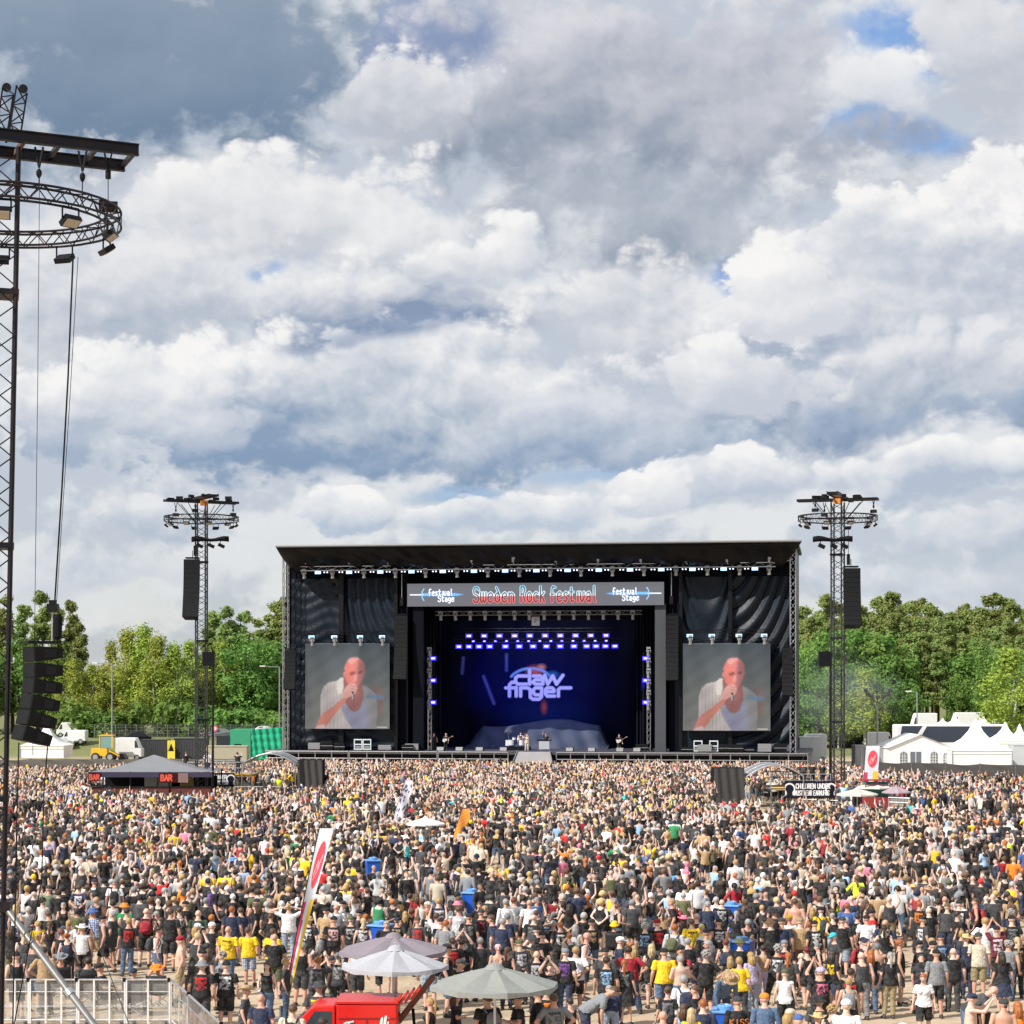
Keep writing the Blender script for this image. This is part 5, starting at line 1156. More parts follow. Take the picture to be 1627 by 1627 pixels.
def leaf_mesh(name, V, material):
    me = bpy.data.meshes.new(name); n = len(V)//4
    me.vertices.add(len(V)); me.vertices.foreach_set('co', V.ravel().astype(np.float32)); me.loops.add(len(V)); me.loops.foreach_set('vertex_index', np.arange(len(V), dtype=np.int32))
    me.polygons.add(n); me.polygons.foreach_set('loop_start', np.arange(0, len(V), 4, dtype=np.int32)); me.update(calc_edges=True); me.materials.append(material); return me
TREE = {}
def tree_proto(kind, v):
    if (kind, v) in TREE: return TREE[(kind, v)]
    r_ = random.Random(hash_(kind)+v*17); mb = MB(); cs = []; rs = []
    if kind == 'pine':   # unit height 1 -> scaled; bare lower trunk, uneven tufted crown
        H = 22.0; top = Vector((r_.uniform(-.6, .6), r_.uniform(-.6, .6), H*.97)); pts = [Vector((0, 0, -.5)), Vector((r_.uniform(-.3, .3), 0, H*.4)), Vector((r_.uniform(-.4, .4), r_.uniform(-.3, .3), H*.7)), top]
        for i, (a, b) in enumerate(zip(pts[:-1], pts[1:])): mb.bar(a, b, (.26, .20, .13)[i], 7, (.20, .13, .03)[i])
        for k in range(42):
            u = r_.random()**.85; z = H*(.34+.64*u); L = (1-u)*2.3+.45; L *= r_.uniform(.6, 1.15); a = r_.uniform(0, 6.283)
            p0 = Vector((0, 0, z-.2)); p1 = Vector((L*math.cos(a), L*math.sin(a), z+r_.uniform(0, .9))); mb.bar(p0, p1, .06, 4, .02)
            for q in range(2):
                f = .62+.42*q; cs.append(p0.lerp(p1, f)+Vector((r_.uniform(-.3, .3), r_.uniform(-.3, .3), .15))); rs.append(r_.uniform(.45, .95)*(1.3-.45*u))
        cs.append(top); rs.append(.45); V = leaves(cs, rs, 7400, .185, v*7+1, .7, .4); res = (mb.mesh('trunk', PBARK), leaf_mesh('crown', V, PINEL), H)
    elif kind == 'birch':
        H = 18.0
        for st in range(1+v % 2):
            o = Vector((r_.uniform(-.4, .4)*st, r_.uniform(-.4, .4)*st, -.5)); p = [o, o+Vector((r_.uniform(-.5, .5), 0, 6)), o+Vector((r_.uniform(-.8, .8), r_.uniform(-.5, .5), 12)), o+Vector((r_.uniform(-.8, .8), 0, 17))]
            for i in range(3): mb.bar(p[i], p[i+1], (.20, .14, .08)[i], 7, (.14, .08, .03)[i])
        for k in range(48):
            u = r_.random(); z = H*(.22+.72*u); R_ = 3.4*math.sin(min(1, .22+u*.95)*math.pi)**.7+.3; a = r_.uniform(0, 6.283); d = R_*r_.uniform(.35, 1.0)
            c = Vector((d*math.cos(a), d*math.sin(a), z)); cs.append(c); rs.append(r_.uniform(.7, 1.35))
            if k % 2: mb.bar((0, 0, z-1.0), c, .05, 4, .02)
        V = leaves(cs, rs, 5400, .165, v*5+2, .95, 2.0); res = (mb.mesh('trunk', BBARK), leaf_mesh('crown', V, BIRCHL), H)
    else:
        H = 15.0; p = [Vector((0, 0, -.5)), Vector((.1, 0, 4)), Vector((.3, .2, 8)), Vector((.1, 0, 12))]
        for i in range(3): mb.bar(p[i], p[i+1], (.38, .28, .17)[i], 8, (.28, .17, .05)[i])
        for k in range(46):
            a = r_.uniform(0, 6.283); u = r_.uniform(-.9, 1); rad = math.sqrt(max(0, 1-u*u*.9)); d = 4.6*rad*r_.uniform(.5, 1.0); c = Vector((d*math.cos(a), d*math.sin(a), 8.6+5.2*u)); cs.append(c); rs.append(r_.uniform(1.0, 1.75))
            if k % 3 == 0: mb.bar((0, 0, 5+2*u), c, .09, 4, .03)
        V = leaves(cs, rs, 5600, .20, v*3+4, .85, .3); res = (mb.mesh('trunk', DBARK), leaf_mesh('crown', V, BROADL), H)
    TREE[(kind, v)] = res; return res
def hash_(s): return sum(ord(c)*(i+3) for i, c in enumerate(s))
TL = {'pine': 'tall pine', 'birch': 'pale green birch', 'broad': 'round dark green broadleaf tree'}
def tree(kind, px, ytop, D, v, label, wide=1.0):
    tk, cr, H = tree_proto(kind, v % 3); x = gx(px, D); z0 = bank(x, D); h = gz(ytop, D)-z0; s = h/H
    t = thing({'pine': 'pine_tree', 'birch': 'birch_tree', 'broad': 'broadleaf_tree'}[kind], label, 'tree', (x, D, z0), random.uniform(0, 6.28), 'trees behind the arena')
    t.scale = (s*wide, s*wide, s); link('trunk', tk, t); link('crown', cr, t); return t
tl = []
def T_(kind, px, ytop, D, wide=1.0): tl.append((kind, px, ytop, D, wide))
for px, y in ((8, 948), (38, 962), (66, 940), (92, 966), (112, 955), (126, 990), (-14, 940), (-36, 955), (-60, 948), (-85, 960), (-110, 950)): T_('pine', px, y, 318+random.uniform(-6, 10), 1.0)
for px, y in ((116, 1040), (146, 1046), (176, 1012), (202, 990), (228, 980), (250, 1000), (276, 1014), (302, 1006), (160, 1062), (118, 1085), (212, 1024), (262, 1040)): T_('birch', px, y, 296+random.uniform(-5, 8), 1.1)
for px, y in ((338, 972), (362, 965), (388, 972), (412, 985), (436, 958), (452, 950), (330, 1000), (372, 1000)): T_('pine', px, y, 312+random.uniform(-6, 10), 1.15)
for px, y in ((352, 1010), (395, 1004), (425, 1012), (445, 1010), (330, 1035), (380, 1040)): T_('broad' if px % 2 else 'birch', px, y, 300+random.uniform(-4, 4), 1.0)
for px, y in ((20, 1010), (60, 1020), (95, 1035), (300, 1040), (250, 1055), (185, 1060), (412, 1060), (455, 1045)): T_('broad', px, y, 306+random.uniform(-3, 3), 1.0)
for i in range(34): T_('pine', 1262+i*11.6+random.uniform(-4, 4), 962-10*math.sin(i*.5)+random.uniform(-12, 12)-(8 if 9 < i < 14 else 0)+(18 if i < 4 else 0), 352+random.uniform(-10, 14), 1.05)
for i in range(26): T_('pine', 1270+i*14.8+random.uniform(-5, 5), 985+random.uniform(-10, 14), 334+random.uniform(-5, 5), 1.0)
for i in range(20): T_('pine', 1278+i*19+random.uniform(-5, 5), 1010+random.uniform(-8, 16), 324+random.uniform(-3, 3), 1.0)
for px, y, D_, w in ((1292, 1012, 300, 1.0), (1325, 998, 303, 1.15), (1362, 990, 306, 1.2), (1395, 1000, 304, 1.15), (1420, 1032, 300, 1.0), (1345, 1042, 294, 1.0), (1385, 1058, 292, 1.0), (1300, 1060, 292, 1.1), (1440, 1075, 296, .9), (1412, 1095, 290, .9),
                     (1545, 1040, 302, 1.0), (1568, 1015, 304, 1.1), (1600, 1030, 300, 1.1), (1530, 1075, 296, .9), (1580, 1058, 290, 1.0), (1622, 1020, 292, 1.15), (1276, 1045, 298, 1.0)): T_('broad', px, y, D_, w)
for px, y in ((1648, 958), (1662, 975), (1678, 962), (1695, 985), (1710, 965), (1730, 972)): T_('pine', px, y, 336+random.uniform(-8, 12), 1.05)
T_('broad', 1660, 1030, 298, 1.1); T_('broad', 1700, 1040, 300, 1.1); T_('broad', -30, 1020, 304, 1.0); T_('birch', -75, 1030, 298, 1.1)
T_('birch', 1375, 1058, 288, 1.3); T_('birch', 1604, 1018, 262, 1.35); T_('birch', 1332, 1075, 290, 1.2)
cnt = {}
tl.sort(key=lambda a: a[1])
for i, (k, px, y, D_, w) in enumerate(tl):
    side = 'left of the stage' if px < 800 else 'right of the stage'
    if k == 'pine' and px > 800: side = ('front row ' if D_ < 328 else 'middle row ' if D_ < 341 else 'back row ')+side
    cnt.setdefault((k, side), []).append(i)
for (k, side), ids in cnt.items():
    for r_, i in enumerate(ids):
        k_, px, y, D_, w = tl[i]; tree(k_, px, y, D_, i, '%s in the wood, %s, %s from the left' % (TL[k_], side, ORD[r_]), w)
# undergrowth below the trees: bushes
bl = leaves([(random.uniform(-1.6, 1.6), random.uniform(-1, 1), random.uniform(.5, 1.7)) for _ in range(12)], [.8]*12, 900, .16, 77); BUSH = leaf_mesh('foliage', bl, BROADL)
STEM = MB(); [STEM.bar((0, 0, -.2), (random.uniform(-1, 1), random.uniform(-.6, .6), 1.3), .04, 4, .01) for _ in range(6)]; STEM = STEM.mesh('stems', DBARK)
bx = [px for px in (118, 150, 160, 205, 262, 290, 300, 350, 395, 405, 440)]+[1275, 1296, 1330, 1344, 1392, 1420, 1440, 1538, 1580, 1612]
bc = [0, 0]
for i, px in enumerate(bx):
    D_ = 288+random.uniform(-3, 4) if px < 800 else 300+random.uniform(-8, 8); x = gx(px, D_); s = random.uniform(1.1, 2.0); k = 0 if px < 800 else 1; bc[k] += 1
    side = ('left', 'right')[k]; n = bc[k]
    t = thing('bush', 'leafy bush at the foot of the wood %s of the stage, %s' % (side, ORD[n-1]+' from the left'), 'bush', (x, D_, bank(x, D_)), random.uniform(0, 6), 'bushes below the trees')
    t.scale = (s*1.2, s, s*random.uniform(.8, 1.3)); link('foliage', BUSH, t); link('stems', STEM, t)

# ------------------------------------------------------------------ behind the arena, left
def box_thing(name, label, cat, px0, px1, py0, py1, D, dep, m_, grp=None, rz=0.0, base=None):
    x0, x1 = gx(px0, D), gx(px1, D); z0 = gz(py1, D) if base is None else base; z1 = gz(py0, D)
    t = thing(name, label, cat, ((x0+x1)/2, D, z0), rz, grp); w, h = x1-x0, z1-z0
    return t, w, h
def pagoda(px0, px1, peak, eave, foot, D, label, opening=False):
    t, w, h = box_thing('pagoda_tent', label, 'tent', px0, px1, eave, foot, D, 5, WHITEPVC, 'white pagoda tents', base=0 if foot is None else gz(foot, D)); hp_ = gz(peak, D)-gz(eave, D); n = 4
    prof = [(0.74, 0), (.50, .15), (.30, .34), (.15, .60), (.05, .92), (.01, 1.0)]; mb = MB(); vs = []
    for r, z in prof:
        for a in (45, 135, 225, 315): vs.append((w*r*math.cos(R(a))*.98, w*r*math.sin(R(a))*.98, h+hp_*z))
    mb.add(vs, [(j*4+i, j*4+(i+1) % 4, (j+1)*4+(i+1) % 4, (j+1)*4+i) for j in range(len(prof)-1) for i in range(4)]); mb.build('roof', WHITEPVC, t)
    hw = w*.5; MB().bbox(-hw, hw, -hw, -hw+.03, h-.35, h-.02).bbox(-hw, -hw+.03, -hw+.04, hw, h-.35, h-.02).bbox(hw-.03, hw, -hw+.04, hw, h-.35, h-.02).build('valance', WHITEPVC, t)
    MB().bbox(-hw+.06, hw-.06, -hw+.05, -hw+.08, 0, h-.36).build('front_wall', WHITEPVC, t); MB().bbox(-hw+.06, -hw+.09, -hw+.1, hw, 0, h-.36).build('side_wall', WHITEPVC, t); MB().bbox(hw-.09, hw-.06, -hw+.1, hw, 0, h-.36).build('side_wall', WHITEPVC, t)
    for i in (-1, 1): MB().bar((i*hw, -hw, 0), (i*hw, -hw, h), .05, 6).build('pole', ALU, t)
    return t
DB = 250.0
pagoda(40, 109, 1148, 1184, 1203, DB-10, 'white pagoda tent behind the fence at the left')
def fence(px0, px1, py_top, D0, D1, label, m_=None, name='cloth_fence'):
    x0, x1 = gx(px0, D0), gx(px1, D1); t = thing(name, label, 'fence', (x0, D0, 0)); h = gz(py_top, D0); n = max(2, int(math.hypot(x1-x0, D1-D0)/3.5)); dx, dy = (x1-x0), (D1-D0)
    for i in range(n+1): MB().bar((dx*i/n, dy*i/n+.05, 0), (dx*i/n, dy*i/n+.05, h+.1), .05).build('post', GREYP, t)
    for i in range(n):
        def fn(u, v, i=i): q = (i+u)/n; return (dx*q, dy*q+.09*math.sin(u*9+v*6)*math.sin(u*math.pi), .05+(h-.05-.10*math.sin(u*math.pi)*random.Random(i).uniform(.3, 1.6))*v)
        MB().grid(fn, 14, 5).build('cloth_panel', m_ or CLOTHF, t, smooth=True)
    return t
CLOTHF = mat('fence_cloth', (.115, .11, .10), .85, 0, .2, .8, .4, 3); CLOTHB = mat('fence_cloth_black', (.045, .043, .043), .85, 0, .3, .6, .4, 3)
fence(-120, 382, 1206, 222, 224, 'long dark cloth covered fence behind the crowd at the left')
fence(1395, 1730, 1210, 205, 193, 'long black cloth covered fence in front of the white tents at the right', CLOTHB)
CONT = mat('dark_container', (.045, .048, .055), .6, .2, .2, 2); GREENT = mat('green_tarp', (.01, .36, .20), .5, 0, .2, 1.5, .3, 4); BEIGE = mat('beige_cladding', (.38, .36, .27), .7, 0, .12, 2)
def container(name, label, px0, px1, py0, py1, D, m_, ribs=12, base=None):
    t, w, h = box_thing(name, label, 'container', px0, px1, py0, py1, D, 2.4, m_, base=base if base is not None else 0); h = gz(py0, D)-t.location.z
    MB().bbox(-w/2, w/2, -1.2, 1.2, 0.1, h).build('shell', m_, t)
    for i in range(ribs): x = -w/2+w*(i+.5)/ribs; MB().bbox(x-w/ribs*.22, x+w/ribs*.22, -1.235, -1.202, .2, h-.12).build('rib', m_, t)
    MB().bbox(-w/2-.03, w/2+.03, -1.25, 1.25, h+.002, h+.09).build('top_rail', m_, t); return t
container('shipping_container', 'dark container behind the white van left of the tower', 226, 268, 1176, 1203, DB, CONT)
container('shipping_container', 'dark container directly behind the far left tower', 279, 330, 1174, 1203, DB+1, CONT)
container('shipping_container', 'dark blue container right of the far left tower', 346, 367, 1170, 1203, DB+2, mat('navy_container', (.03, .035, .05), .6, .2, .2, 2), 7)
container('site_shed', 'pale beige site shed with a dark roof near the far left tower', 328, 394, 1186, 1206, DB-14, BEIGE, 0)
t = thing('tarpaulin_container', 'bright green covered container left of the stage', 'container', (gx(410, DB-2), DB-2, 0)); w = gx(452, DB)-gx(370, DB); h = gz(1158, DB)
MB().bbox(-w/2, -w/2+2.4, -1.6, 3, .1, h).build('end_section', mat('green_cladding', (.03, .30, .16), .6), t)
def gt(u, v): return (-w/2+2.45+(w-2.45)*u, -1.5+.10*math.sin(u*30+v*4)+.06*math.sin(v*25), .1+(h-.1+.25*u)*v)
MB().grid(gt, 50, 14).build('tarpaulin', GREENT, t, smooth=True); MB().bbox(-w/2+.5, -w/2+1.3, -1.64, -1.605, 1.2, 1.9).build('vent', BLACK, t)
t = thing('warning_board', 'yellow warning board with a dark triangle between the containers', 'sign', (gx(272, DB-1.5), DB-1.5, 0)); MB().bbox(-.45, .45, -.05, .05, 0, gz(1176, DB)).build('board', mat('sign_yellow', (.75, .62, .05), .5), t)
MB().prism([(-.34, 1.0), (.34, 1.0), (0, 1.9)], -.08, -.052).build('triangle', BLACK, t)
TYRE = mat('tyre', (.02, .02, .02), .8); GLASS = mat('dark_glass', (.03, .045, .06), .08, 0, .2, 1)
def wheel(parent, x, y, z, r=.33, w=.2):
    q = MB().lathe([(r*.9, -w/2), (r, -w/2+.03), (r, w/2-.03), (r*.9, w/2)], 16, (x, y, z), True, Matrix.Rotation(R(90), 3, 'X')).build('wheel', TYRE, parent)
    MB().lathe([(r*.6, -w/2-.012), (r*.6, w/2+.012)], 12, (x, y, z), True, Matrix.Rotation(R(90), 3, 'X')).build('rim', ALU, q); return q
def car(px, py, D, col, label, rz=0.0, suv=False, nm='parked_car'):
    x = gx(px, D); t = thing(nm, label, 'car', (x, D, bank(x, D)), rz, 'cars parked on the bank'); L, W_, H_ = 4.4, 1.75, (1.62 if suv else 1.45); m_ = mat('car_paint_%s' % col[0], col[1], .25, .3, .08, 1)
    prof = [(-L/2, .35), (-L/2, .75), (-L/2+.15, .92), (-L/2+1.15, .98), (-L/2+1.9, H_-.04), (-L/2+2.3, H_), (L/2-1.2, H_-.02), (L/2-.35, 1.05), (L/2, .95), (L/2, .35)]
    mb = MB(); n = len(prof); wd = [.94 if z < .9 else (.98 if z < 1.1 else .80) for _, z in prof]
    vs = [(p[0], -W_/2*w_, p[1]) for p, w_ in zip(prof, wd)]+[(p[0], W_/2*w_, p[1]) for p, w_ in zip(prof, wd)]; mb.add(vs, [(i, (i+1) % n, n+(i+1) % n, n+i) for i in range(n)]+[tuple(range(n-1, -1, -1)), tuple(range(n, 2*n))]); bevel(mb.build('body', m_, t), .06)
    for s in (-1, 1):
        for a, b in ((-L/2+1.62, -L/2+2.55), (-L/2+2.62, L/2-.95)):
            MB().add([(a if a > -.6 else a, s*(W_/2*.93+.006), 1.0), (b, s*(W_/2*.93+.006), 1.0), (b-.08, s*(W_/2*.80+.03), H_-.1), (a+.38, s*(W_/2*.80+.03), H_-.1)], [(0, 1, 2, 3) if s < 0 else (3, 2, 1, 0)]).build('side_window', GLASS, t)
        for x_ in (-L/2+.8, L/2-.85): wheel(t, x_, s*(W_/2-.08), .33)
        MB().box((-L/2+.06, s*.6, .78), (.12, .3, .14)).build('headlight', WHITEP, t); MB().box((L/2-.04, s*.62, .88), (.1, .26, .14)).build('tail_light', mat('tail_red', (.4, .01, .01), .3), t)
    return t
car(212, 1170, 268, ('black', (.02, .02, .025)), 'black parked car behind the white van, front half showing left', R(20), True)
car(240, 1172, 263, ('dark_red_black', (.035, .012, .016)), 'dark parked car with red tail lights above the containers', R(170))
car(346, 1165, 274, ('grey', (.18, .19, .20)), 'grey parked car right of the far left tower', R(5))
car(415, 1160, 282, ('white', (.7, .7, .7)), 'white parked car above the green container', R(0), True)
car(90, 1165, 266, ('silver', (.55, .56, .57)), 'silver parked car behind the white pagoda tent', R(8))
# wire fence on the bank
t = thing('mesh_fence', 'low wire mesh fence on the bank left of the stage', 'fence', (gx(150, 279), 279, 0)); n = 18; w = gx(450, 279)-gx(150, 279)
for i in range(n+1): x_ = w*i/n; z_ = bank(x_+t.location.x, 279); MB().bar((x_, 0, z_-.1), (x_, 0, z_+1.9), .045).build('post', STEEL, t)
for i in range(n):
    mb = MB(); z_ = bank(w*(i+.5)/n+t.location.x, 279)
    for k in range(5): mb.bar((w*i/n, 0, z_+.3+k*.38), (w*(i+1)/n, 0, z_+.3+k*.38), .02, 3)
    for k in range(7): mb.bar((w*(i+k/7)/n, 0, z_+.3), (w*(i+k/7)/n, 0, z_+1.82), .012, 3)
    mb.build('mesh_panel', STEEL, t)
# white delivery van and yellow loader
def van(px0, px1, py0, D, label, nm='delivery_van', flip=1, grp=None, hz=None):
    x0, x1 = gx(px0, D), gx(px1, D); L = x1-x0; H_ = gz(py0, D); t = thing(nm, label, 'van', ((x0+x1)/2, D, bank((x0+x1)/2, D) if D > 255 else 0), 0, grp); H_ -= t.location.z
    c = .22; prof = [(-L/2, .4), (-L/2, H_*.5), (-L/2+L*.06, H_*.55), (-L/2+L*c, H_*.97), (-L/2+L*(c+.05), H_), (L/2-.06, H_), (L/2, H_-.08), (L/2, .4)]
    bevel(MB().prism([(p[0]*flip, p[1]) for p in prof], -1.0, 1.0).build('body', WHITEP, t), .08)
    MB().add([((-L/2+L*.10)*flip, -1.012, H_*.56), ((-L/2+L*.26)*flip, -1.012, H_*.56), ((-L/2+L*.26)*flip, -1.012, H_*.88), ((-L/2+L*.20)*flip, -1.012, H_*.88)], [(0, 1, 2, 3)]).build('cab_window', GLASS, t)
    for x_ in (-L/2+L*.18, L/2-L*.2):
        for s in (-1, 1): wheel(t, x_*flip, s*.9, .36, .36)
    return t
van(186, 227, 1172, 246, 'white delivery van behind the fence, left of the far tower', flip=-1)
van(100, 138, 1160, 268, 'white van on the bank behind the white pagoda tent'); van(92, 128, 1148, 285, 'white van furthest back on the bank at the left')
YEL = mat('machine_yellow', (.80, .45, .02), .45, 0, .15, 3)
t = thing('wheel_loader', 'yellow wheel loader behind the fence left of the white van', 'loader', (gx(166, 243), 243, 0)); 
bevel(MB().prism([(-1.5, .6), (-1.4, 1.5), (.4, 1.5), (.5, .6)], -.7, .7).build('body', YEL, t)); bevel(MB().bbox(-.4, 1.0, -.65, .65, 1.52, 2.95).build('cab', mat('cab_glass', (.18, .32, .30), .1), t)); MB().bbox(-.5, 1.1, -.72, .72, 2.96, 3.08).build('cab_roof', YEL, t)
for x_ in (-.42, 1.02): MB().bbox(x_-.05, x_+.05, -.7, -.6, 1.5, 2.95).build('cab_post', YEL, t)
MB().lathe([(.12, 0), (.12, .2)], 8, (.3, 0, 3.1)).build('beacon', mat('amber', (.9, .4, .02), .3), t)
MB().bar((.6, -.5, 1.2), (2.0, -.5, .5), .1).bar((.6, .5, 1.2), (2.0, .5, .5), .1).build('lift_arm', YEL, t); MB().prism([(1.9, .2), (2.7, .2), (2.3, .9), (1.9, .9)], -.9, .9).build('bucket', BLACK, t)
for x_ in (-.9, .8):
    for s in (-1, 1): wheel(t, x_, s*.75, .5, .5, .35)
# lamp posts and round sign
def lamp_post(px, py0, D, arm, label):
    x = gx(px, D); z0 = bank(x, D); t = thing('street_lamp', label, 'street lamp', (x, D, z0)); H_ = gz(py0, D)-z0
    MB().bar((0, 0, 0), (0, 0, H_), .10, 8, .07).build('post', STEEL, t); MB().bar((0, 0, H_), (arm, 0, H_+.12), .05).build('arm', STEEL, t); bevel(MB().box((arm*1.12, 0, H_+.12), (.7, .25, .14)).build('lamp_head', WHITEP, t))
lamp_post(178, 1055, 268, -2.0, 'tall street lamp in front of the birches left of the stage'); lamp_post(444, 1060, 262, -1.9, 'street lamp close to the left edge of the stage')
t = thing('round_sign', 'small round red sign beside the far left tower', 'sign', (gx(341, 262), 262, bank(gx(341, 262), 262))); MB().bar((0, 0, 0), (0, 0, 4.0), .04).build('post', STEEL, t); MB().lathe([(.42, -.02), (.42, .02)], 20, (0, 0, 3.4), True, Matrix.Rotation(R(90), 3, 'X')).build('disc', mat('sign_pink', (.75, .06, .14), .4), t)
MB().lathe([(.24, -.026), (.24, .026)], 16, (0, 0, 3.4), True, Matrix.Rotation(R(90), 3, 'X')).build('disc_center', WHITEP, t)

# ------------------------------------------------------------------ behind the arena, right
pagoda(1503, 1597, 1142, 1191, 1222, 212, 'tall white pagoda tent in front of the dark coach')
pagoda(1572, 1622, 1147, 1176, 1200, 236, 'white pagoda tent half hidden behind the tall pagoda at the right'); pagoda(1600, 1640, 1150, 1178, 1200, 244, 'white pagoda tent cut off by the right picture edge')
for i, (a, b, pk) in enumerate(((1487, 1508, 1141), (1505, 1530, 1136), (1552, 1574, 1138), (1572, 1592, 1140))): pagoda(a, b, pk, 1150, 1160, 275, 'small distant white tent peak beyond the coach, %s from the left' % ORD[i])
D = 214; t = thing('marquee_tent', 'white marquee with arched windows behind the black fence', 'tent', (gx(1456, D), D, 0)); w = gx(1507, D)-gx(1407, D); e = gz(1187, D); pk = gz(1167, D); hw = w/2
MB().prism([(-hw, 0), (hw, 0), (hw, e), (-hw, e)], -2.0, -1.95).build('front_wall', WHITEPVC, t); MB().prism([(-hw, e+.01), (hw, e+.01), (-.0, pk)], -2.0, -1.95).build('gable', WHITEPVC, t)
MB().add([(-hw-.15, -2.2, e-.05), (0, -2.2, pk+.05), (0, 6, pk+.05), (-hw-.15, 6, e-.05)], [(0, 1, 2, 3)]).build('roof_slope', WHITEPVC, t); MB().add([(hw+.15, -2.2, e-.05), (hw+.15, 6, e-.05), (0, 6, pk+.05), (0, -2.2, pk+.05)], [(0, 1, 2, 3)]).build('roof_slope', WHITEPVC, t)
for s in (-1, 1): MB().bbox(s*hw-.02, s*hw+.02, -1.9, 6, 0, e).build('side_wall', WHITEPVC, t)
WIN = mat('clear_plastic', (.16, .18, .19), .2)
for px in (1430, 1478, 1497):
    cx_ = gx(px, D)-t.location.x; hw_ = .38 if px < 1495 else .3; pts = [(cx_-hw_, .8), (cx_+hw_, .8)]+[(cx_+hw_*math.cos(R(a)), 1.75+hw_*math.sin(R(a))) for a in range(0, 181, 30)]
    wn_ = MB().prism(pts, -2.03, -2.012).build('window', WIN, t)
    for k in (-.33, .33): MB().box((cx_+k*hw_, -2.045, 1.4), (.04, .02, 1.3)).build('glazing_bar', WHITEPVC, wn_)
    for k in (1.05, 1.35, 1.65): MB().box((cx_, -2.047, k), (2*hw_, .02, .04)).build('glazing_bar', WHITEPVC, wn_)
cx_ = gx(1449, D)-t.location.x; MB().bbox(cx_-.55, cx_+.55, -2.03, -2.012, .02, 2.1).build('doorway', mat('dark_opening', (.12, .14, .17), .6), t); MB().bbox(cx_-.03, cx_+.03, -2.06, -2.035, .02, 2.1).build('door_pole', WHITEPVC, t)
D = 243; t = thing('tour_coach', 'long dark windowed coach behind the white tents', 'coach', (gx(1508, D), D, 0)); w = gx(1595, D)-gx(1420, D); top = gz(1151, D); lo = gz(1183, D)
bevel(MB().bbox(-w/2, w/2, -1.25, 1.25, .35, top).build('body', WHITEP, t), .15); SMK = mat('smoked_glass', (.03, .045, .075), .12, 0, .3, .5)
MB().add([(-w/2+.4, -1.265, lo+.5), (-w/2+2.0, -1.265, lo+.5), (-w/2+3.1, -1.265, top-.15), (-w/2+.7, -1.265, top-.15)], [(0, 1, 2, 3)]).build('side_window', SMK, t)
MB().add([(-w/2+2.5, -1.265, lo+.3), (w/2-.3, -1.265, lo+.3), (w/2-.3, -1.265, top-.2), (-w/2+3.6, -1.265, top-.2)], [(0, 1, 2, 3)]).build('side_window', SMK, t)
tp = Paint(90, 10, s2l((44, 52, 66))); paint_text(tp, 'COACH TOURS', 2, 2, 6, 1.4, s2l((210, 214, 220))) if False else None
for x_ in (-w/2+2.2, w/2-2.5): wheel(t, x_, -1.1, .5, .5)
van(1443, 1487, 1133, 280, 'white motorhome far behind the tents, left one', 'motorhome', 1); van(1505, 1560, 1132, 286, 'white motorhome far behind the tents, right one', 'motorhome', 1)
van(1380, 1420, 1163, 238, 'white van left of the white marquee', flip=-1)
van(1270, 1312, 1166, 240, 'white truck just right of the stage', 'box_truck'); container('portable_cabin', 'white cabin with a yellow stripe at the right edge of the stage', 1268, 1302, 1172, 1203, 226, WHITEP, 0)
container('portable_cabin', 'pale grey cabin at the right picture edge behind the fence', 1606, 1640, 1184, 1215, 214, mat('pale_cabin', (.5, .53, .55), .6), 0)
container('portable_cabin', 'grey screen panel between the tower and the marquee', 1356, 1408, 1185, 1216, 216, mat('grey_screen', (.28, .29, .31), .7), 8)
x = gx(1394, 232); t = thing('floodlight_mast', 'slim mast with a crown of floodlights right of the tower', 'light mast', (x, 232, 0)); H_ = gz(1112, 232); MB().bar((0, 0, 0), (0, 0, H_), .11, 8, .08).build('post', STEEL, t)
for i in range(7):
    a = R(180+i*30); p = Vector((1.35*math.cos(a), -.3, .95-.75*abs(math.sin(a)))); q = MB().bar((0, 0, H_-.4), Vector((0, 0, H_))+p, .04).build('arm', GREYP, t); MB().box(Vector((0, 0, H_+.15))+p, (.42, .3, .36), mat=Matrix.Rotation(R(30), 3, 'X')).build('lamp_head', GREYP, q)
lamp_post(1457, 1100, 250, -.9, 'street lamp beyond the coach at the right')

# drifting smoke behind the right edge of the stage
sm = bpy.data.materials.new('drifting_smoke'); sm.use_nodes = True; nt = sm.node_tree; nt.nodes.clear(); pv = N(nt, 'ShaderNodeVolumePrincipled'); om = N(nt, 'ShaderNodeOutputMaterial'); nt.links.new(pv.outputs[0], om.inputs['Volume'])
tcs = N(nt, 'ShaderNodeTexCoord'); ln_ = VM(nt, 'LENGTH', tcs.outputs['Object']); fall = SS(nt, ln_, .25, 1.0, 1.0, 0.0); nz = NOI(nt, tcs.outputs['Object'], 2.2, 2, .5)
nt.links.new(M(nt, 'MULTIPLY', M(nt, 'MULTIPLY', fall, SS(nt, nz.outputs[0], .3, .7)), .035), pv.inputs['Density']); pv.inputs['Color'].default_value = (.85, .9, .95, 1)
v_, f_ = ico((0, 0, 0), (1, 1, 1), 2); so = MB().add(v_, f_).build('smoke', sm); so.location = (gx(1335, 262), 262, gz(1105, 262)); so.scale = (9.5, 8, 7.0); tag(so, 'thin pale smoke drifting behind the right edge of the stage', 'smoke', kind='stuff')
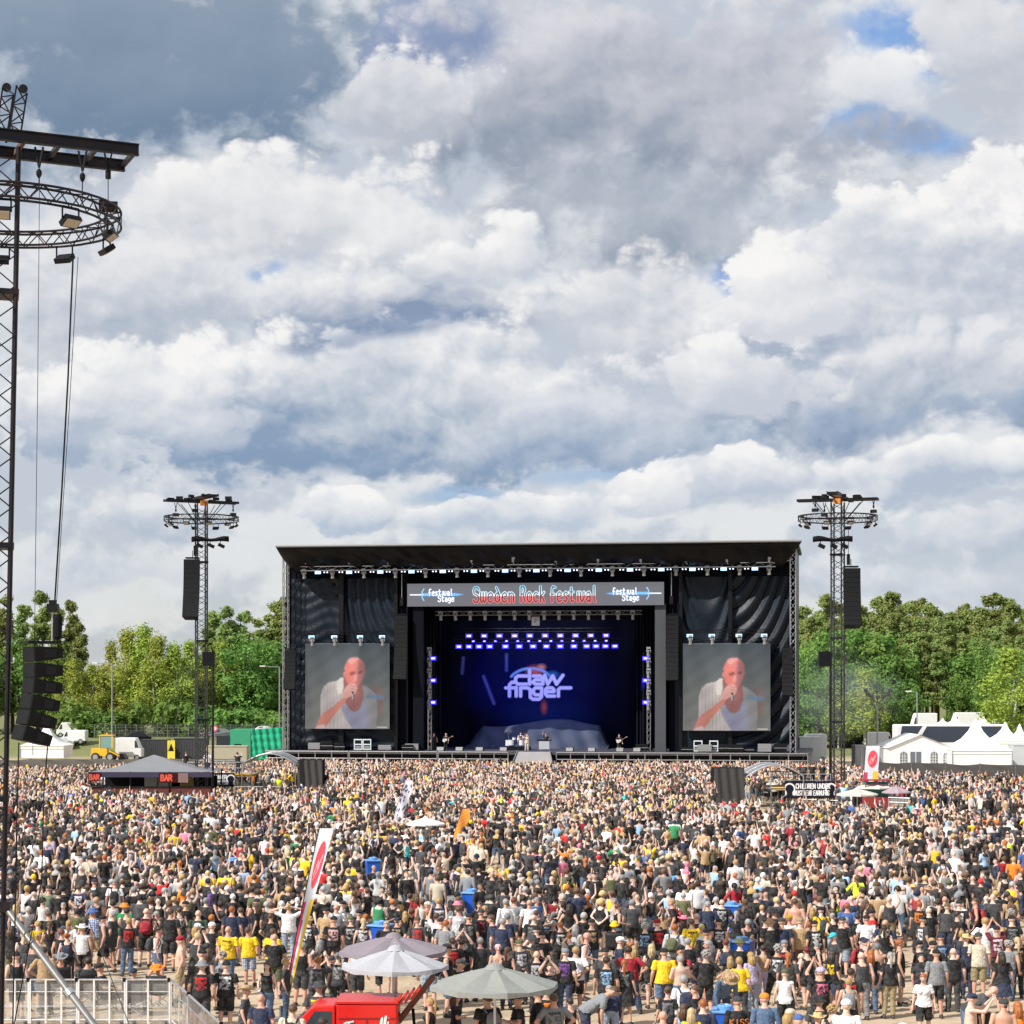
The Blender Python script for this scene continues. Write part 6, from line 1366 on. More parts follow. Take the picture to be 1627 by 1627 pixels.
# ------------------------------------------------------------------ structures in the crowd
GREYROOF = mat('grey_canopy', (.19, .195, .21), .5, 0, .12, .8, .3, 2); SCAF = STEEL; WOOD = mat('plywood', (.40, .30, .18), .7, 0, .15, 2)
BARRED = mat('bar_red', (.10, .018, .016), .6, 0, .2, 3)
def sign_board(parent, x0, x1, z0, z1, y, txt, bg, fg, name='sign_board', px=60, icon=False, two=None):
    w, h = x1-x0, z1-z0; pw = px; ph = max(8, int(px*h/w)); p = Paint(pw, ph, bg)
    if icon:
        for cx_ in (pw*.09,)+((pw*.92,) if two and len(two) > 2 else ()):
            p.stroke([(cx_+ph*.30*math.cos(R(a)), ph*.45-ph*.30*math.sin(R(a))) for a in range(-40, 221, 20)], ph*.09, fg)
            for s in (-1, 1): p.ell(cx_+s*ph*.26, ph*.72, ph*.12, ph*.16, fg, .5)
        paint_text(p, two[0], pw*.22, ph*.16, ph*.27, ph*.055, fg, .42, .15); paint_text(p, two[1], pw*.20, ph*.56, ph*.27, ph*.045, fg, .32, .12)
    else: paint_text(p, txt, pw*.10, ph*.2, ph*.6, ph*.15, fg, .52, .2)
    o = p.plane(name, w, h, paint_mat('sign_print', 0, .5), parent, (x0, y, z0)); MB().bbox(x0, x1, y+.012, y+.06, z0, z1).build('sign_backing', BLACK, parent); return o
D = 160.0
bar = thing('bar_tent', 'open bar tent with a pale grey pointed roof and BAR signs', 'bar', (gx(240, D), D, 0)); w = gx(338, D)-gx(142, D); hw = w/2; e = gz(1226, D); ap = gz(1199, D+2.5)
q = [(-hw, -.2, e), (hw, -.2, e), (hw, 5.2, e), (-hw, 5.2, e)]; a = (-.2, 2.5, ap)
def roof_sheet(p0, p1, n=10):
    def fn(u, v):
        b = Vector(p0).lerp(Vector(p1), u); r = b.lerp(Vector(a), v); r.z -= .22*math.sin(v*math.pi)*(1-.5*v)+.05*math.sin(u*math.pi)*(1-v); return r
    return MB().grid(fn, n, 8)
for i in range(4): roof_sheet(q[i], q[(i+1) % 4]).build('roof_panel', GREYROOF, bar, smooth=True)
MB().bbox(-hw, hw, -.26, -.22, e-.42, e-.02).build('valance', mat('dark_valance', (.03, .025, .06), .6), bar)
for x in (-hw+.05, -hw*.33, hw*.3, hw-.05):
    for y in (-.1, 5.1): MB().bar((x, y, 0), (x, y, e), .06, 6).build('post', BLACK, bar)
MB().bbox(-hw+.2, hw-.2, -.05, .55, .1, 1.05).build('counter', BARRED, bar); MB().bbox(-hw+.1, hw-.1, -.12, .62, 1.052, 1.10).build('counter_top', BLACK, bar)
MB().bbox(-hw+.3, hw-.3, 4.6, 4.7, .1, e-.5).build('rear_wall', BLACKCLOTH, bar)
for x in (-1.2, -.1, 1.6): MB().bbox(x, x+1.0, 3.9, 4.5, .2, 1.9).build('fridge', WHITEP if x < 1 else mat('beer_yellow', (.6, .5, .15), .5), bar)
sign_board(bar, gx(142, D)-bar.location.x, gx(161, D)-bar.location.x, gz(1241, D), gz(1228, D), -.34, 'BAR', s2l((60, 22, 24)), s2l((214, 92, 76)), px=36)
sign_board(bar, gx(254, D)-bar.location.x, gx(283, D)-bar.location.x, gz(1243, D), gz(1228, D), -.34, 'BAR', s2l((60, 22, 24)), s2l((214, 92, 76)), px=44)
MB().bbox(gx(284, D)-bar.location.x, gx(300, D)-bar.location.x, -.33, -.28, gz(1243, D), gz(1228, D)).build('side_board', mat('mauve_board', (.20, .12, .12), .6), bar)
def platform(px0, px1, D, deck, can, banner, drapes, label, side, words):
    X0 = gx(px0, D); t = thing('viewing_platform', label, 'platform', (X0, D, 0)); L = gx(px1, D)-X0; f = lambda px: gx(px, D)-X0
    MB().bbox(0, L, 0, 4.5, deck-.16, deck).build('deck', WOOD, t)
    n = int(L/1.6)+1
    for i in range(n+1):
        x = L*i/n
        for y in (.05, 4.4): MB().bar((x, y, 0), (x, y, deck+1.05), .035, 6).build('standard', SCAF, t)
    for z, r in ((deck+1.0, .035), (deck+.55, .025)):
        MB().bar((0, .05, z), (L, .05, z), r).build('guard_rail', SCAF, t); MB().bar((0, 4.4, z), (L, 4.4, z), r).build('guard_rail', SCAF, t)
    for i in range(0, n, 2): MB().bar((L*i/n, .02, .1), (L*(i+1)/n, .02, deck-.2), .025).build('diagonal_brace', SCAF, t)
    MB().bar((0, -.02, deck+.03), (L, -.02, deck+.03), .05).build('edge_tube', mat('safety_yellow', (.75, .50, .03), .5), t)
    c0, c1, cz = f(can[0]), f(can[1]), can[2]
    def cn(u, v): return (c0+(c1-c0)*u, -.3+5.2*v, deck+.35+(cz-deck-.35)*math.sin(math.pi*(.12+.76*u))*(1.0))
    MB().grid(cn, 18, 6).build('arched_canopy', GREYROOF, t, smooth=True)
    for v in (0, .5, 1): MB().path([Vector(cn(k/12, v))+Vector((0, 0, .03)) for k in range(13)], .05, 5).build('canopy_hoop', ALU, t)
    for u in (0.0, 1.0):
        for v in (0, 1): p = cn(u, v); MB().bar((p[0], p[1], 0), p, .04).build('canopy_post', SCAF, t)
    b0, b1, bz0, bz1 = banner; sign_board(t, f(b0), f(b1), gz(bz1, D), gz(bz0, D), -.15, '', s2l((30, 30, 40)), s2l((226, 226, 230)), 'banner', 210, True, words)
    d0, d1, dy0 = drapes; zz = gz(dy0, D)
    MB().bbox(f(d0), f(d1), .2, 2.6, .02, zz).build('draped_box', BLACKCLOTH, t)
    def dp(u, v): return (f(d0)+(f(d1)-f(d0))*u, .12+.07*math.sin(u*22+v*3), .05+(zz-.05)*v)
    MB().grid(dp, 30, 6).build('black_drape', CLOTHB, t, smooth=True)
    for k in range(5): MB().box((f(can[0])+.6+.25*k, -.7+.12*k, .2+.32*k), (.25, .9, .05)).build('step', ALU, t)
    return t
platform(298, 400, 166, 1.75, (385, 470, gz(1198, 166)), (300, 373, 1228, 1250), (472, 512, 1208), 'scaffold viewing platform left of the stage with an arched canopy', 'left', ['CHILDREN UNDER', 'MUST WEAR EARMUFFS', 1])
platform(1225, 1320, 151, 1.45, (1186, 1276, gz(1216, 151)), (1247, 1326, 1241, 1268), (1135, 1183, 1221), 'scaffold viewing platform right of the stage with an arched canopy', 'right', ['CHILDREN UNDER', 'MUST WEAR EARMUFFS', 1])
# parasols
def parasol(px, apex_y, wpx, D, col, label, edge_drop=None, nrib=8, tilt=0.0, rz=0.0, foot=True, base_z=0):
    x = gx(px, D); z1 = gz(apex_y, D); r = wpx/2/FPX*D; t = thing('parasol', label, 'parasol', (x, D, 0), rz, 'parasols'); dr = edge_drop or r*.30
    m_ = mat('canvas_%s' % col[0], col[1], .75, 0, .16, 1.2, .6, 3, dirt=([c_*.6 for c_ in col[1]], .35)); vs = []; n = nrib*2
    for k in range(7):
        v = k/6
        for i in range(n):
            a = 2*math.pi*i/n; c = abs(math.cos(a*nrib/2)); rr = r*v*(.94+.06*c) if k else .02
            vs.append((rr*math.cos(a), rr*math.sin(a), z1-dr*(v**1.15)-(1-c)*.045*r*math.sin(v*math.pi*.8)+tilt*rr*math.cos(a)))
    for i in range(n): x_, y_, z_ = vs[6*n+i]; vs.append((x_*1.005, y_*1.005, z_-.09*r*(.6+.4*abs(math.cos(2*math.pi*i/n*nrib/2)))))
    MB().add(vs, [(j*n+i, j*n+(i+1) % n, (j+1)*n+(i+1) % n, (j+1)*n+i) for j in range(7) for i in range(n)]).build('canopy', m_, t, smooth=False)
    MB().lathe([(r*.17, z1-.045*r), (r*.10, z1+.03*r), (.02, z1+.06*r)], 16).build('vent_cap', m_, t); MB().lathe([(.02, z1+.08*r), (.03, z1+.09*r), (.012, z1+.105*r)], 8).build('finial', ALU, t)
    MB().bar((0, 0, base_z), (0, 0, z1), .032, 10).build('pole', ALU, t)
    for i in range(nrib): a = 2*math.pi*i/nrib; MB().bar((0, 0, z1-dr*1.25), (r*.6*math.cos(a), r*.6*math.sin(a), z1-dr*.62+tilt*r*.6*math.cos(a)), .012, 4).build('rib', ALU, t)
    if foot: MB().lathe([(.3, 0), (.3, .06), (.08, .1), (.05, .3)], 14).build('base', GREYP, t)
    return t
parasol(628, 1506, 170, 49.4, ('pale_grey', (.37, .375, .41)), 'pale grey parasol in the middle foreground, nearest the red van', .40)
parasol(625, 1486, 176, 53.5, ('mauve_grey', (.22, .19, .22)), 'mauve grey parasol directly behind the pale grey parasol', .36, rz=.3)
parasol(786, 1535, 205, 46.9, ('green_grey', (.24, .25, .235)), 'grey green parasol at the bottom middle of the picture', .40, rz=.2)
parasol(676, 1299, 62, 101, ('white', (.78, .78, .78)), 'small white parasol in the middle of the crowd', .28)
parasol(1392, 1242, 62, 147, ('cream', (.62, .58, .55)), 'cream parasol behind the kiosk right of the tower', .35); parasol(1424, 1249, 46, 145, ('mauve', (.34, .27, .30)), 'small mauve parasol at the right of the kiosk', .4); parasol(1362, 1253, 66, 140, ('sand', (.52, .50, .45)), 'sand coloured parasol in front of the kiosk', .35)
D = 146; t = thing('drinks_kiosk', 'small red drinks kiosk under the parasols at the right', 'kiosk', (gx(1395, D), D, 0)); MB().bbox(-.9, .9, 0, 1.0, .05, 1.05).build('counter', mat('kiosk_red', (.28, .03, .035), .5), t); MB().bbox(-.9, .9, .9, 1.0, 1.06, 2.1).build('back_panel', mat('kiosk_teal', (.05, .25, .24), .5), t)
for x in (-.85, .85): MB().bar((x, .05, 1.0), (x, .05, 2.2), .05).build('post', mat('kiosk_red', (.28, .03, .035), .5), t)
MB().bbox(-.95, .95, -.05, 1.05, 2.2, 2.28).build('roof', mat('kiosk_red', (.28, .03, .035), .5), t)
# printed flags
FLAGM = paint_mat('flag_print', 0, .75)
def flag(paint, px_bot, py_bot, px_top, D, label, edge, name='feather_flag', pole_side=0, wave=.05, foot_y=None):
    """edge(v) -> (px left, px right, py) of the cloth from foot (v=0) to head (v=1)"""
    x0 = gx(px_bot, D); t = thing(name, label, 'flag', (x0, D, 0), 0, 'printed flags')
    def fn(u, v):
        a, b, y = edge(v); px = a+(b-a)*u; return (gx(px, D)-x0, wave*math.sin(u*3+v*9)*(u), gz(y, D))
    paint.plane('cloth', 1, 1, FLAGM, t, fn=fn)
    pts = []
    for k in range(9): a, b, y = edge(k/8); pts.append((gx(a if pole_side == 0 else b, D)-x0, .03, gz(y, D)))
    MB().bar((pts[0][0]-(pts[1][0]-pts[0][0])*.2, .03, 0), pts[0], .035, 6).path(pts, .03, 6).build('pole', BLACK, t)
    a, b, y = edge(1.0); MB().bar((gx(a, D)-x0, .03, gz(y, D)), (gx(b, D)-x0, .03, gz(y+2, D)), .03, 6).build('top_arm', BLACK, t); MB().lathe([(.28, 0), (.28, .05), (.05, .1), (.04, .4)], 12, (pts[0][0]-.05, .03, 0)).build('foot', GREYP, t)
    return t
def drink_flag(w=46, h=150):
    p = Paint(w, h, s2l((214, 220, 228))); p.ell(w*.55, h*.20, w*.36, h*.135, s2l((226, 84, 100)), .06)
    p.stroke([(w*.34, h*.25), (w*.48, h*.18), (w*.55, h*.22), (w*.72, h*.15)], 2.4, s2l((246, 190, 190))); p.stroke([(w*.38, h*.28), (w*.66, h*.21)], 1.6, s2l((244, 180, 184)))
    g = p.Y/h; p.blend(((p.X < w*.26) & (g > .40)).astype(float), s2l((196, 72, 104))); p.blend(((p.X > w*.62) & (g > .385)).astype(float), s2l((236, 198, 74))); p.blend(((p.X > w*.26) & (p.X < w*.34) & (g > .5)).astype(float), s2l((90, 40, 70))); p.noise(.06); return p
def e1_(v):
    y = 1608-(1608-1316)*v; l = 449+59*v**1.1; return l, l+7+16*v**1.3, y
flag(drink_flag(), 452, 1606, 477, 55.5, 'tall slim feather flag with red oval and yellow stripe in the foreground', e1_, wave=.03)
flag(drink_flag(), 1370, 1292, 1376, 147.5, 'upright banner flag with red disc and yellow stripe right of the tower', lambda v: (1369+7*v, 1391+7*v, 1290-105*v))
p = Paint(26, 56, s2l((222, 222, 232))); r_ = random.Random(4)
for i in range(26): p.ell(r_.uniform(2, 24), r_.uniform(2, 54), r_.uniform(1.2, 3.6), r_.uniform(1.4, 3.8), s2l((92, 88, 112)), .4)
flag(p, 624, 1312, 650, 118, 'white feather flag with dark grey spots in the crowd', lambda v: (620+24*v, 632+24*min(1, v*1.2), 1316-76*v), wave=.1)
p = Paint(26, 50, s2l((236, 150, 66)))
for k in range(10): p.stroke([(0, 5*k), (26, 5*k-8)], .9, s2l((244, 186, 110)))
flag(p, 714, 1345, 738, 105, 'orange feather flag in the middle of the crowd', lambda v: (713+22*v, 720+27*min(1, v*1.3), 1350-65*v), wave=.1)
# litter bins
BINB = mat('bin_blue', (.01, .10, .55), .4, 0, .15, 4); BINL = mat('bin_light_blue', (.12, .30, .62), .4, 0, .15, 4)
def bin_(px, ytop, label, light=False, rz=0.0):
    D = (CH-1.18)*FPX/(ytop-HY); t = thing('wheelie_bin', label, 'bin', (gx(px, D), D, 0), rz, 'blue wheelie bins'); m_ = BINB
    mb = MB(); mb.add([(-.24, -.27, .12), (.24, -.27, .12), (.24, .25, .12), (-.24, .25, .12), (-.31, -.36, 1.0), (.31, -.36, 1.0), (.31, .36, 1.0), (-.31, .36, 1.0)], [(0, 3, 2, 1), (0, 1, 5, 4), (1, 2, 6, 5), (2, 3, 7, 6), (3, 0, 4, 7), (4, 5, 6, 7)]); bevel(mb.build('body', m_, t), .02)
    l = bevel(MB().bbox(-.34, .34, -.40, .40, 1.01, 1.07).build('lid', BINL, t), .02); MB().lathe([(.20, 1.07), (.19, 1.16), (.14, 1.19), (.12, 1.15)], 16, (0, -.05, 0)).build('chute', BINL, l); MB().lathe([(.11, 1.152), (.10, 1.158)], 12, (0, -.05, 0)).build('opening', BLACK, l)
    for s in (-1, 1): MB().lathe([(.12, -.03), (.12, .03)], 10, (s*.27, .26, .12), True, Matrix.Rotation(R(90), 3, 'Y')).build('wheel', BLACK, t)
    MB().bar((-.28, .40, .98), (.28, .40, .98), .02).build('handle', BINB, t); return t
for px, y, l in ((605, 1463, 'blue wheelie bin behind the mauve grey parasol'), (750, 1412, 'blue wheelie bin beside the grey drum in the middle'), (1072, 1392, 'tall blue wheelie bin right of the middle behind the seated people'), (1180, 1488, 'blue wheelie bin beside the woman in a black tank top'), (1152, 1596, 'blue wheelie bin at the bottom edge right of the middle'),
                 (592, 1362, 'blue wheelie bin behind the woman in red'), (372, 1362, 'blue wheelie bin in the left part of the crowd'), (1061, 1352, 'blue wheelie bin furthest back right of the middle'), (1163, 1432, 'blue wheelie bin behind the man in the leather vest'), (88, 1288, 'small looking blue bin at the far left near the bar')): bin_(px, y, l, rz=random.uniform(-.5, .5))
def drum(px, ytop, label, m_, h=.95):
    D = (CH-h)*FPX/(ytop-HY); t = thing('steel_drum', label, 'drum', (gx(px, D), D, 0), 0, 'drums used as bins'); MB().lathe([(.28, 0), (.29, .02), (.285, h*.33), (.30, h*.35), (.285, h*.37), (.285, h*.65), (.30, h*.67), (.285, h*.69), (.29, h-.02), (.29, h), (.26, h), (.255, h-.1)], 20).build('shell', m_, t, smooth=True)
    MB().lathe([(.25, h-.12), (.25, h-.10)], 16).build('contents', BLACK, t)
drum(722, 1424, 'grey steel drum left of a blue wheelie bin', GREYP); drum(1497, 1312, 'bright blue steel drum on open ground at the right', mat('drum_blue', (.02, .25, .55), .4)); drum(775, 1386, 'dark steel drum in the middle of the crowd', BLACK); drum(1160, 1380, 'dark drum right of the tall blue bin', BLACK); drum(1553, 1470, 'dark drum behind the man in khaki shorts', BLACK); drum(360, 1374, 'pale drum beside a blue bin at the left', GREYP)
# barriers
CLEAR = bpy.data.materials.new('clear_sheet'); CLEAR.use_nodes = True; nt = CLEAR.node_tree; nt.nodes.clear()
tb = N(nt, 'ShaderNodeBsdfTransparent'); db_ = N(nt, 'ShaderNodeBsdfPrincipled'); db_.inputs['Base Color'].default_value = (.5, .49, .47, 1); db_.inputs['Roughness'].default_value = .25; mx = N(nt, 'ShaderNodeMixShader'); tcn = N(nt, 'ShaderNodeTexCoord')
nt.links.new(SS(nt, NOI(nt, tcn.outputs['Object'], 2.2, 4, .6).outputs[0], .3, .7, .14, .34), mx.inputs[0]); nt.links.new(tb.outputs[0], mx.inputs[1]); nt.links.new(db_.outputs[0], mx.inputs[2]); oo = N(nt, 'ShaderNodeOutputMaterial'); nt.links.new(mx.outputs[0], oo.inputs[0])
def barrier(p0, p1, label, sheet=True, n=4, grp='crowd barriers', h=1.2, bars=0):
    a = Vector((*p0, 0)); b = Vector((*p1, 0)); d = b-a; L = d.length; rz = math.atan2(d.y, d.x); t = thing('crowd_barrier', label, 'barrier', a, rz, grp); L -= .04
    MB().bar((0, 0, h), (L, 0, h), .028, 8).build('top_rail', ALU, t); MB().bar((0, 0, .14), (L, 0, .14), .025).build('lower_rail', ALU, t)
    for z in (h*.42, h*.74): MB().bar((0, -.01, z), (L, -.01, z), .012, 5).build('middle_rail', ALU, t)
    for i in range(n+1): MB().box((L*i/n, -.015, h/2+.02), (.045, .03, h-.06)).build('upright', WHITEP if not bars else ALU, t)
    if bars:
        for i in range(bars): MB().bar((L*(i+.5)/bars, 0, .15), (L*(i+.5)/bars, 0, h-.03), .009, 5).build('bar', ALU, t)
    if sheet: MB().bbox(.02, L-.02, .035, .041, .1, h-.05).build('clear_sheet', CLEAR, t)
    for x in (.15, L-.15): MB().box((x, 0, .03), (.06, .7, .05)).build('foot', GREYP, t)
    MB().box((L-.02, 0, h), (.07, .08, .1)).build('clamp', BLACK, t)
Db = 54.8
for i, (a, b) in enumerate(((-20, 48), (48, 125), (125, 201), (201, 272))): barrier((gx(a, Db), Db), (gx(b, Db), Db), 'steel crowd barrier with clear sheet at the lower left, %s from the left' % ORD[i], True, 3 if i != 3 else 2)
pA = (gx(273, Db), Db); barrier(pA, (gx(300, 52.2), 52.2), 'barrier panel at the corner turning towards the viewer', True, 2); barrier((gx(300.5, 52.1), 52.1), (gx(352, 47.6), 47.6), 'barred barrier running towards the viewer beside the men', False, 2, bars=30)
for i, (a, b, D1, D2) in enumerate(((1412, 1448, 143, 142), (1449, 1482, 142, 141), (1268, 1300, 141, 140), (1302, 1334, 140, 139))): barrier((gx(a, D1), D1), (gx(b, D2), D2), 'steel barrier panel near the kiosk at the right, %s of four' % ORD[i], i < 2, 2, bars=8)
for i, (a, b) in enumerate(((372, 420), (421, 470))): barrier((gx(a, 158), 158), (gx(b, 158), 158), 'steel barrier panel under the left platform canopy, %s of two' % ORD[i], False, 2, bars=10)
# black bar counter far left
D = 128; t = thing('display_counter', 'low black counter with pale lettering at the far left of the crowd', 'counter', (gx(85, D), D, 0)); MB().bbox(-1.6, 1.6, 0, .6, .02, 1.05).build('front', BLACK, t); MB().bbox(-1.7, 1.7, -.08, .7, 1.055, 1.11).build('top', GREYP, t)
# red three wheeled van
D = 48.6; RED = mat('van_red', (.62, .015, .012), .22, 0, .06, 1.2, spec=.6); XV = gx(560, D)
v = thing('three_wheeled_van', 'red three wheeled van with white script lettering at the bottom edge', 'van', (XV, D, 0))
def vx(px): return gx(px, D)-XV
zr = 1.62
mb = MB(); n0, n1 = vx(538), vx(634); bevel(mb.bbox(n0, n1, -.68, .68, .45, zr).build('cargo_box', RED, v), .05, 3)
MB().bbox(n0-.01, n1+.02, -.70, .70, zr+.004, zr+.05).build('roof_rim', RED, v); MB().bbox(n0+.04, n1-.04, -.700, -.688, 1.28, 1.30).build('side_seam', mat('dark_red_seam', (.25, .01, .01), .5), v)
MB().bbox((n0+n1)/2-.01, (n0+n1)/2+.01, -.699, -.687, .5, 1.27).build('door_seam', mat('dark_red_seam', (.25, .01, .01), .5), v)
c0, c1 = vx(452), vx(536); prof = [(c0, .35), (c0-.05, .75), (c0+.10, .95), (vx(497), 1.50), (vx(503), 1.56), (c1-.02, 1.58), (c1, 1.54), (c1, .35)]
bevel(MB().prism(prof, -.62, .62).build('cab', RED, v), .045, 3)
for s in (-1, 1): MB().add([(vx(484), s*.628, 1.02), (vx(531), s*.628, 1.02), (vx(531), s*.628, 1.44), (vx(504), s*.628, 1.44)], [(0, 1, 2, 3) if s < 0 else (3, 2, 1, 0)]).build('side_window', GLASS, v)
MB().add([(c0+.12, -.5, 1.0), (c0+.12, .5, 1.0), (vx(497)-.03, .46, 1.47), (vx(497)-.03, -.46, 1.47)], [(0, 3, 2, 1)]).build('windscreen', GLASS, v)
for x, y in ((c0+.25, 0), (n1-.45, -.55), (n1-.45, .55)): wheel(v, x, y, .27, .27, .16)
MB().lathe([(.09, -.03), (.09, .03)], 12, (c0-.05, -.35, .78), True, Matrix.Rotation(R(90), 3, 'Y')).build('headlight', WHITEP, v); MB().lathe([(.09, -.03), (.09, .03)], 12, (c0-.05, .35, .78), True, Matrix.Rotation(R(90), 3, 'Y')).build('headlight', WHITEP, v)
SCR_ = [[(0, .62), (.10, .74), (.42, .80)], [(.26, .78), (.18, .40), (.10, .20), (.02, .22)], [(.46, .46), (.36, .50), (.32, .34), (.40, .26), (.48, .44), (.48, .28), (.54, .28)], [(.70, .52), (.62, .54), (.57, .40), (.64, .30), (.72, .36)],
        [(.88, .58), (.78, .62), (.74, .44), (.82, .38), (.90, .56), (.90, .40), (.96, .42)], [(1.0, .42), (1.02, .66), (1.10, .64), (1.14, .66)], [(1.26, .68), (1.18, .62), (1.19, .48), (1.28, .48), (1.33, .60), (1.26, .68)],
        [(1.38, .52), (1.46, .92), (1.50, .94), (1.44, .54), (1.50, .52)], [(1.52, .54), (1.60, .98), (1.64, 1.0), (1.58, .58), (1.64, .56)], [(1.70, .80), (1.70, .60), (1.76, .60)], [(1.72, .92), (1.725, .93)]]
lt = MB(); xs0 = vx(548); zs0 = .72
for st in SCR_: lt.path([(xs0+a*.62, -.692, zs0+b*.62) for a, b in st], .021, 6)
lt.build('script_lettering', WHITEP, v)
for i in range(4): MB().box((n1-.02+.14*i, -.35+.1*i, zr+.02+.05*i), (.05, .5, .36), mat=Matrix.Rotation(R(35), 3, 'Y')).build('open_hatch', RED, v)
t = thing('menu_board', 'weathered brown board leaning beside the red van', 'board', (gx(656, 49.2), 49.2, 0)); MB().box((.08, 0, 1.55), (.12, .5, 1.3), mat=Matrix.Rotation(R(38), 3, 'Y')).build('plank', mat('worn_wood', (.22, .10, .07), .8, 0, .3, 6), t); MB().bar((.1, .1, 0), (.0, .1, 1.3), .04).build('stand', BLACK, t)
# camping chairs
CHB = mat('chair_cloth', (.016, .017, .019), .75, 0, .3, 4, .3, 12)
def chair_proto():
    t = bpy.data.objects.new('camping_chair', None); COL.objects.link(t)
    def seat(u, v): return (-.27+.54*u, -.20+.48*v, .44-.06*math.sin(u*math.pi))
    def back(u, v): return (-.29+.58*u, -.22-.10*v-.05*math.sin(u*math.pi), .44+.50*v)
    for nm, fn in (('seat', seat), ('backrest', back)):
        o = MB().grid(fn, 8, 6).build(nm, CHB, t, smooth=True); m = o.modifiers.new('t', 'SOLIDIFY'); m.thickness = .02
    for s in (-1, 1):
        MB().bar((s*.29, -.33, .96), (s*.29, -.18, .40), .014, 5).build('back_post', STEEL, t); MB().box((s*.31, .02, .62), (.06, .44, .02)).build('armrest', CHB, t); MB().bar((s*.31, .2, .62), (s*.31, .2, .02), .013, 5).build('front_post', STEEL, t)
        MB().bar((s*.29, -.20, .42), (-s*.29, -.30, .01), .013, 5).build('leg', STEEL, t); MB().bar((s*.29, .24, .42), (-s*.29, .26, .01), .013, 5).build('leg', STEEL, t)
        MB().bar((s*.29, -.22, .42), (s*.29, .28, .01), .013, 5).build('leg', STEEL, t)
    return t
CHAIR = chair_proto(); CHU = []
def put_chair(x, y, rz, label):
    o = CHAIR if not CHU else copy_tree(CHAIR); CHU.append(1); o.location = (x, y, 0); o.rotation_euler = (0, 0, rz); tag(o, label, 'chair', 'camping chairs'); return o
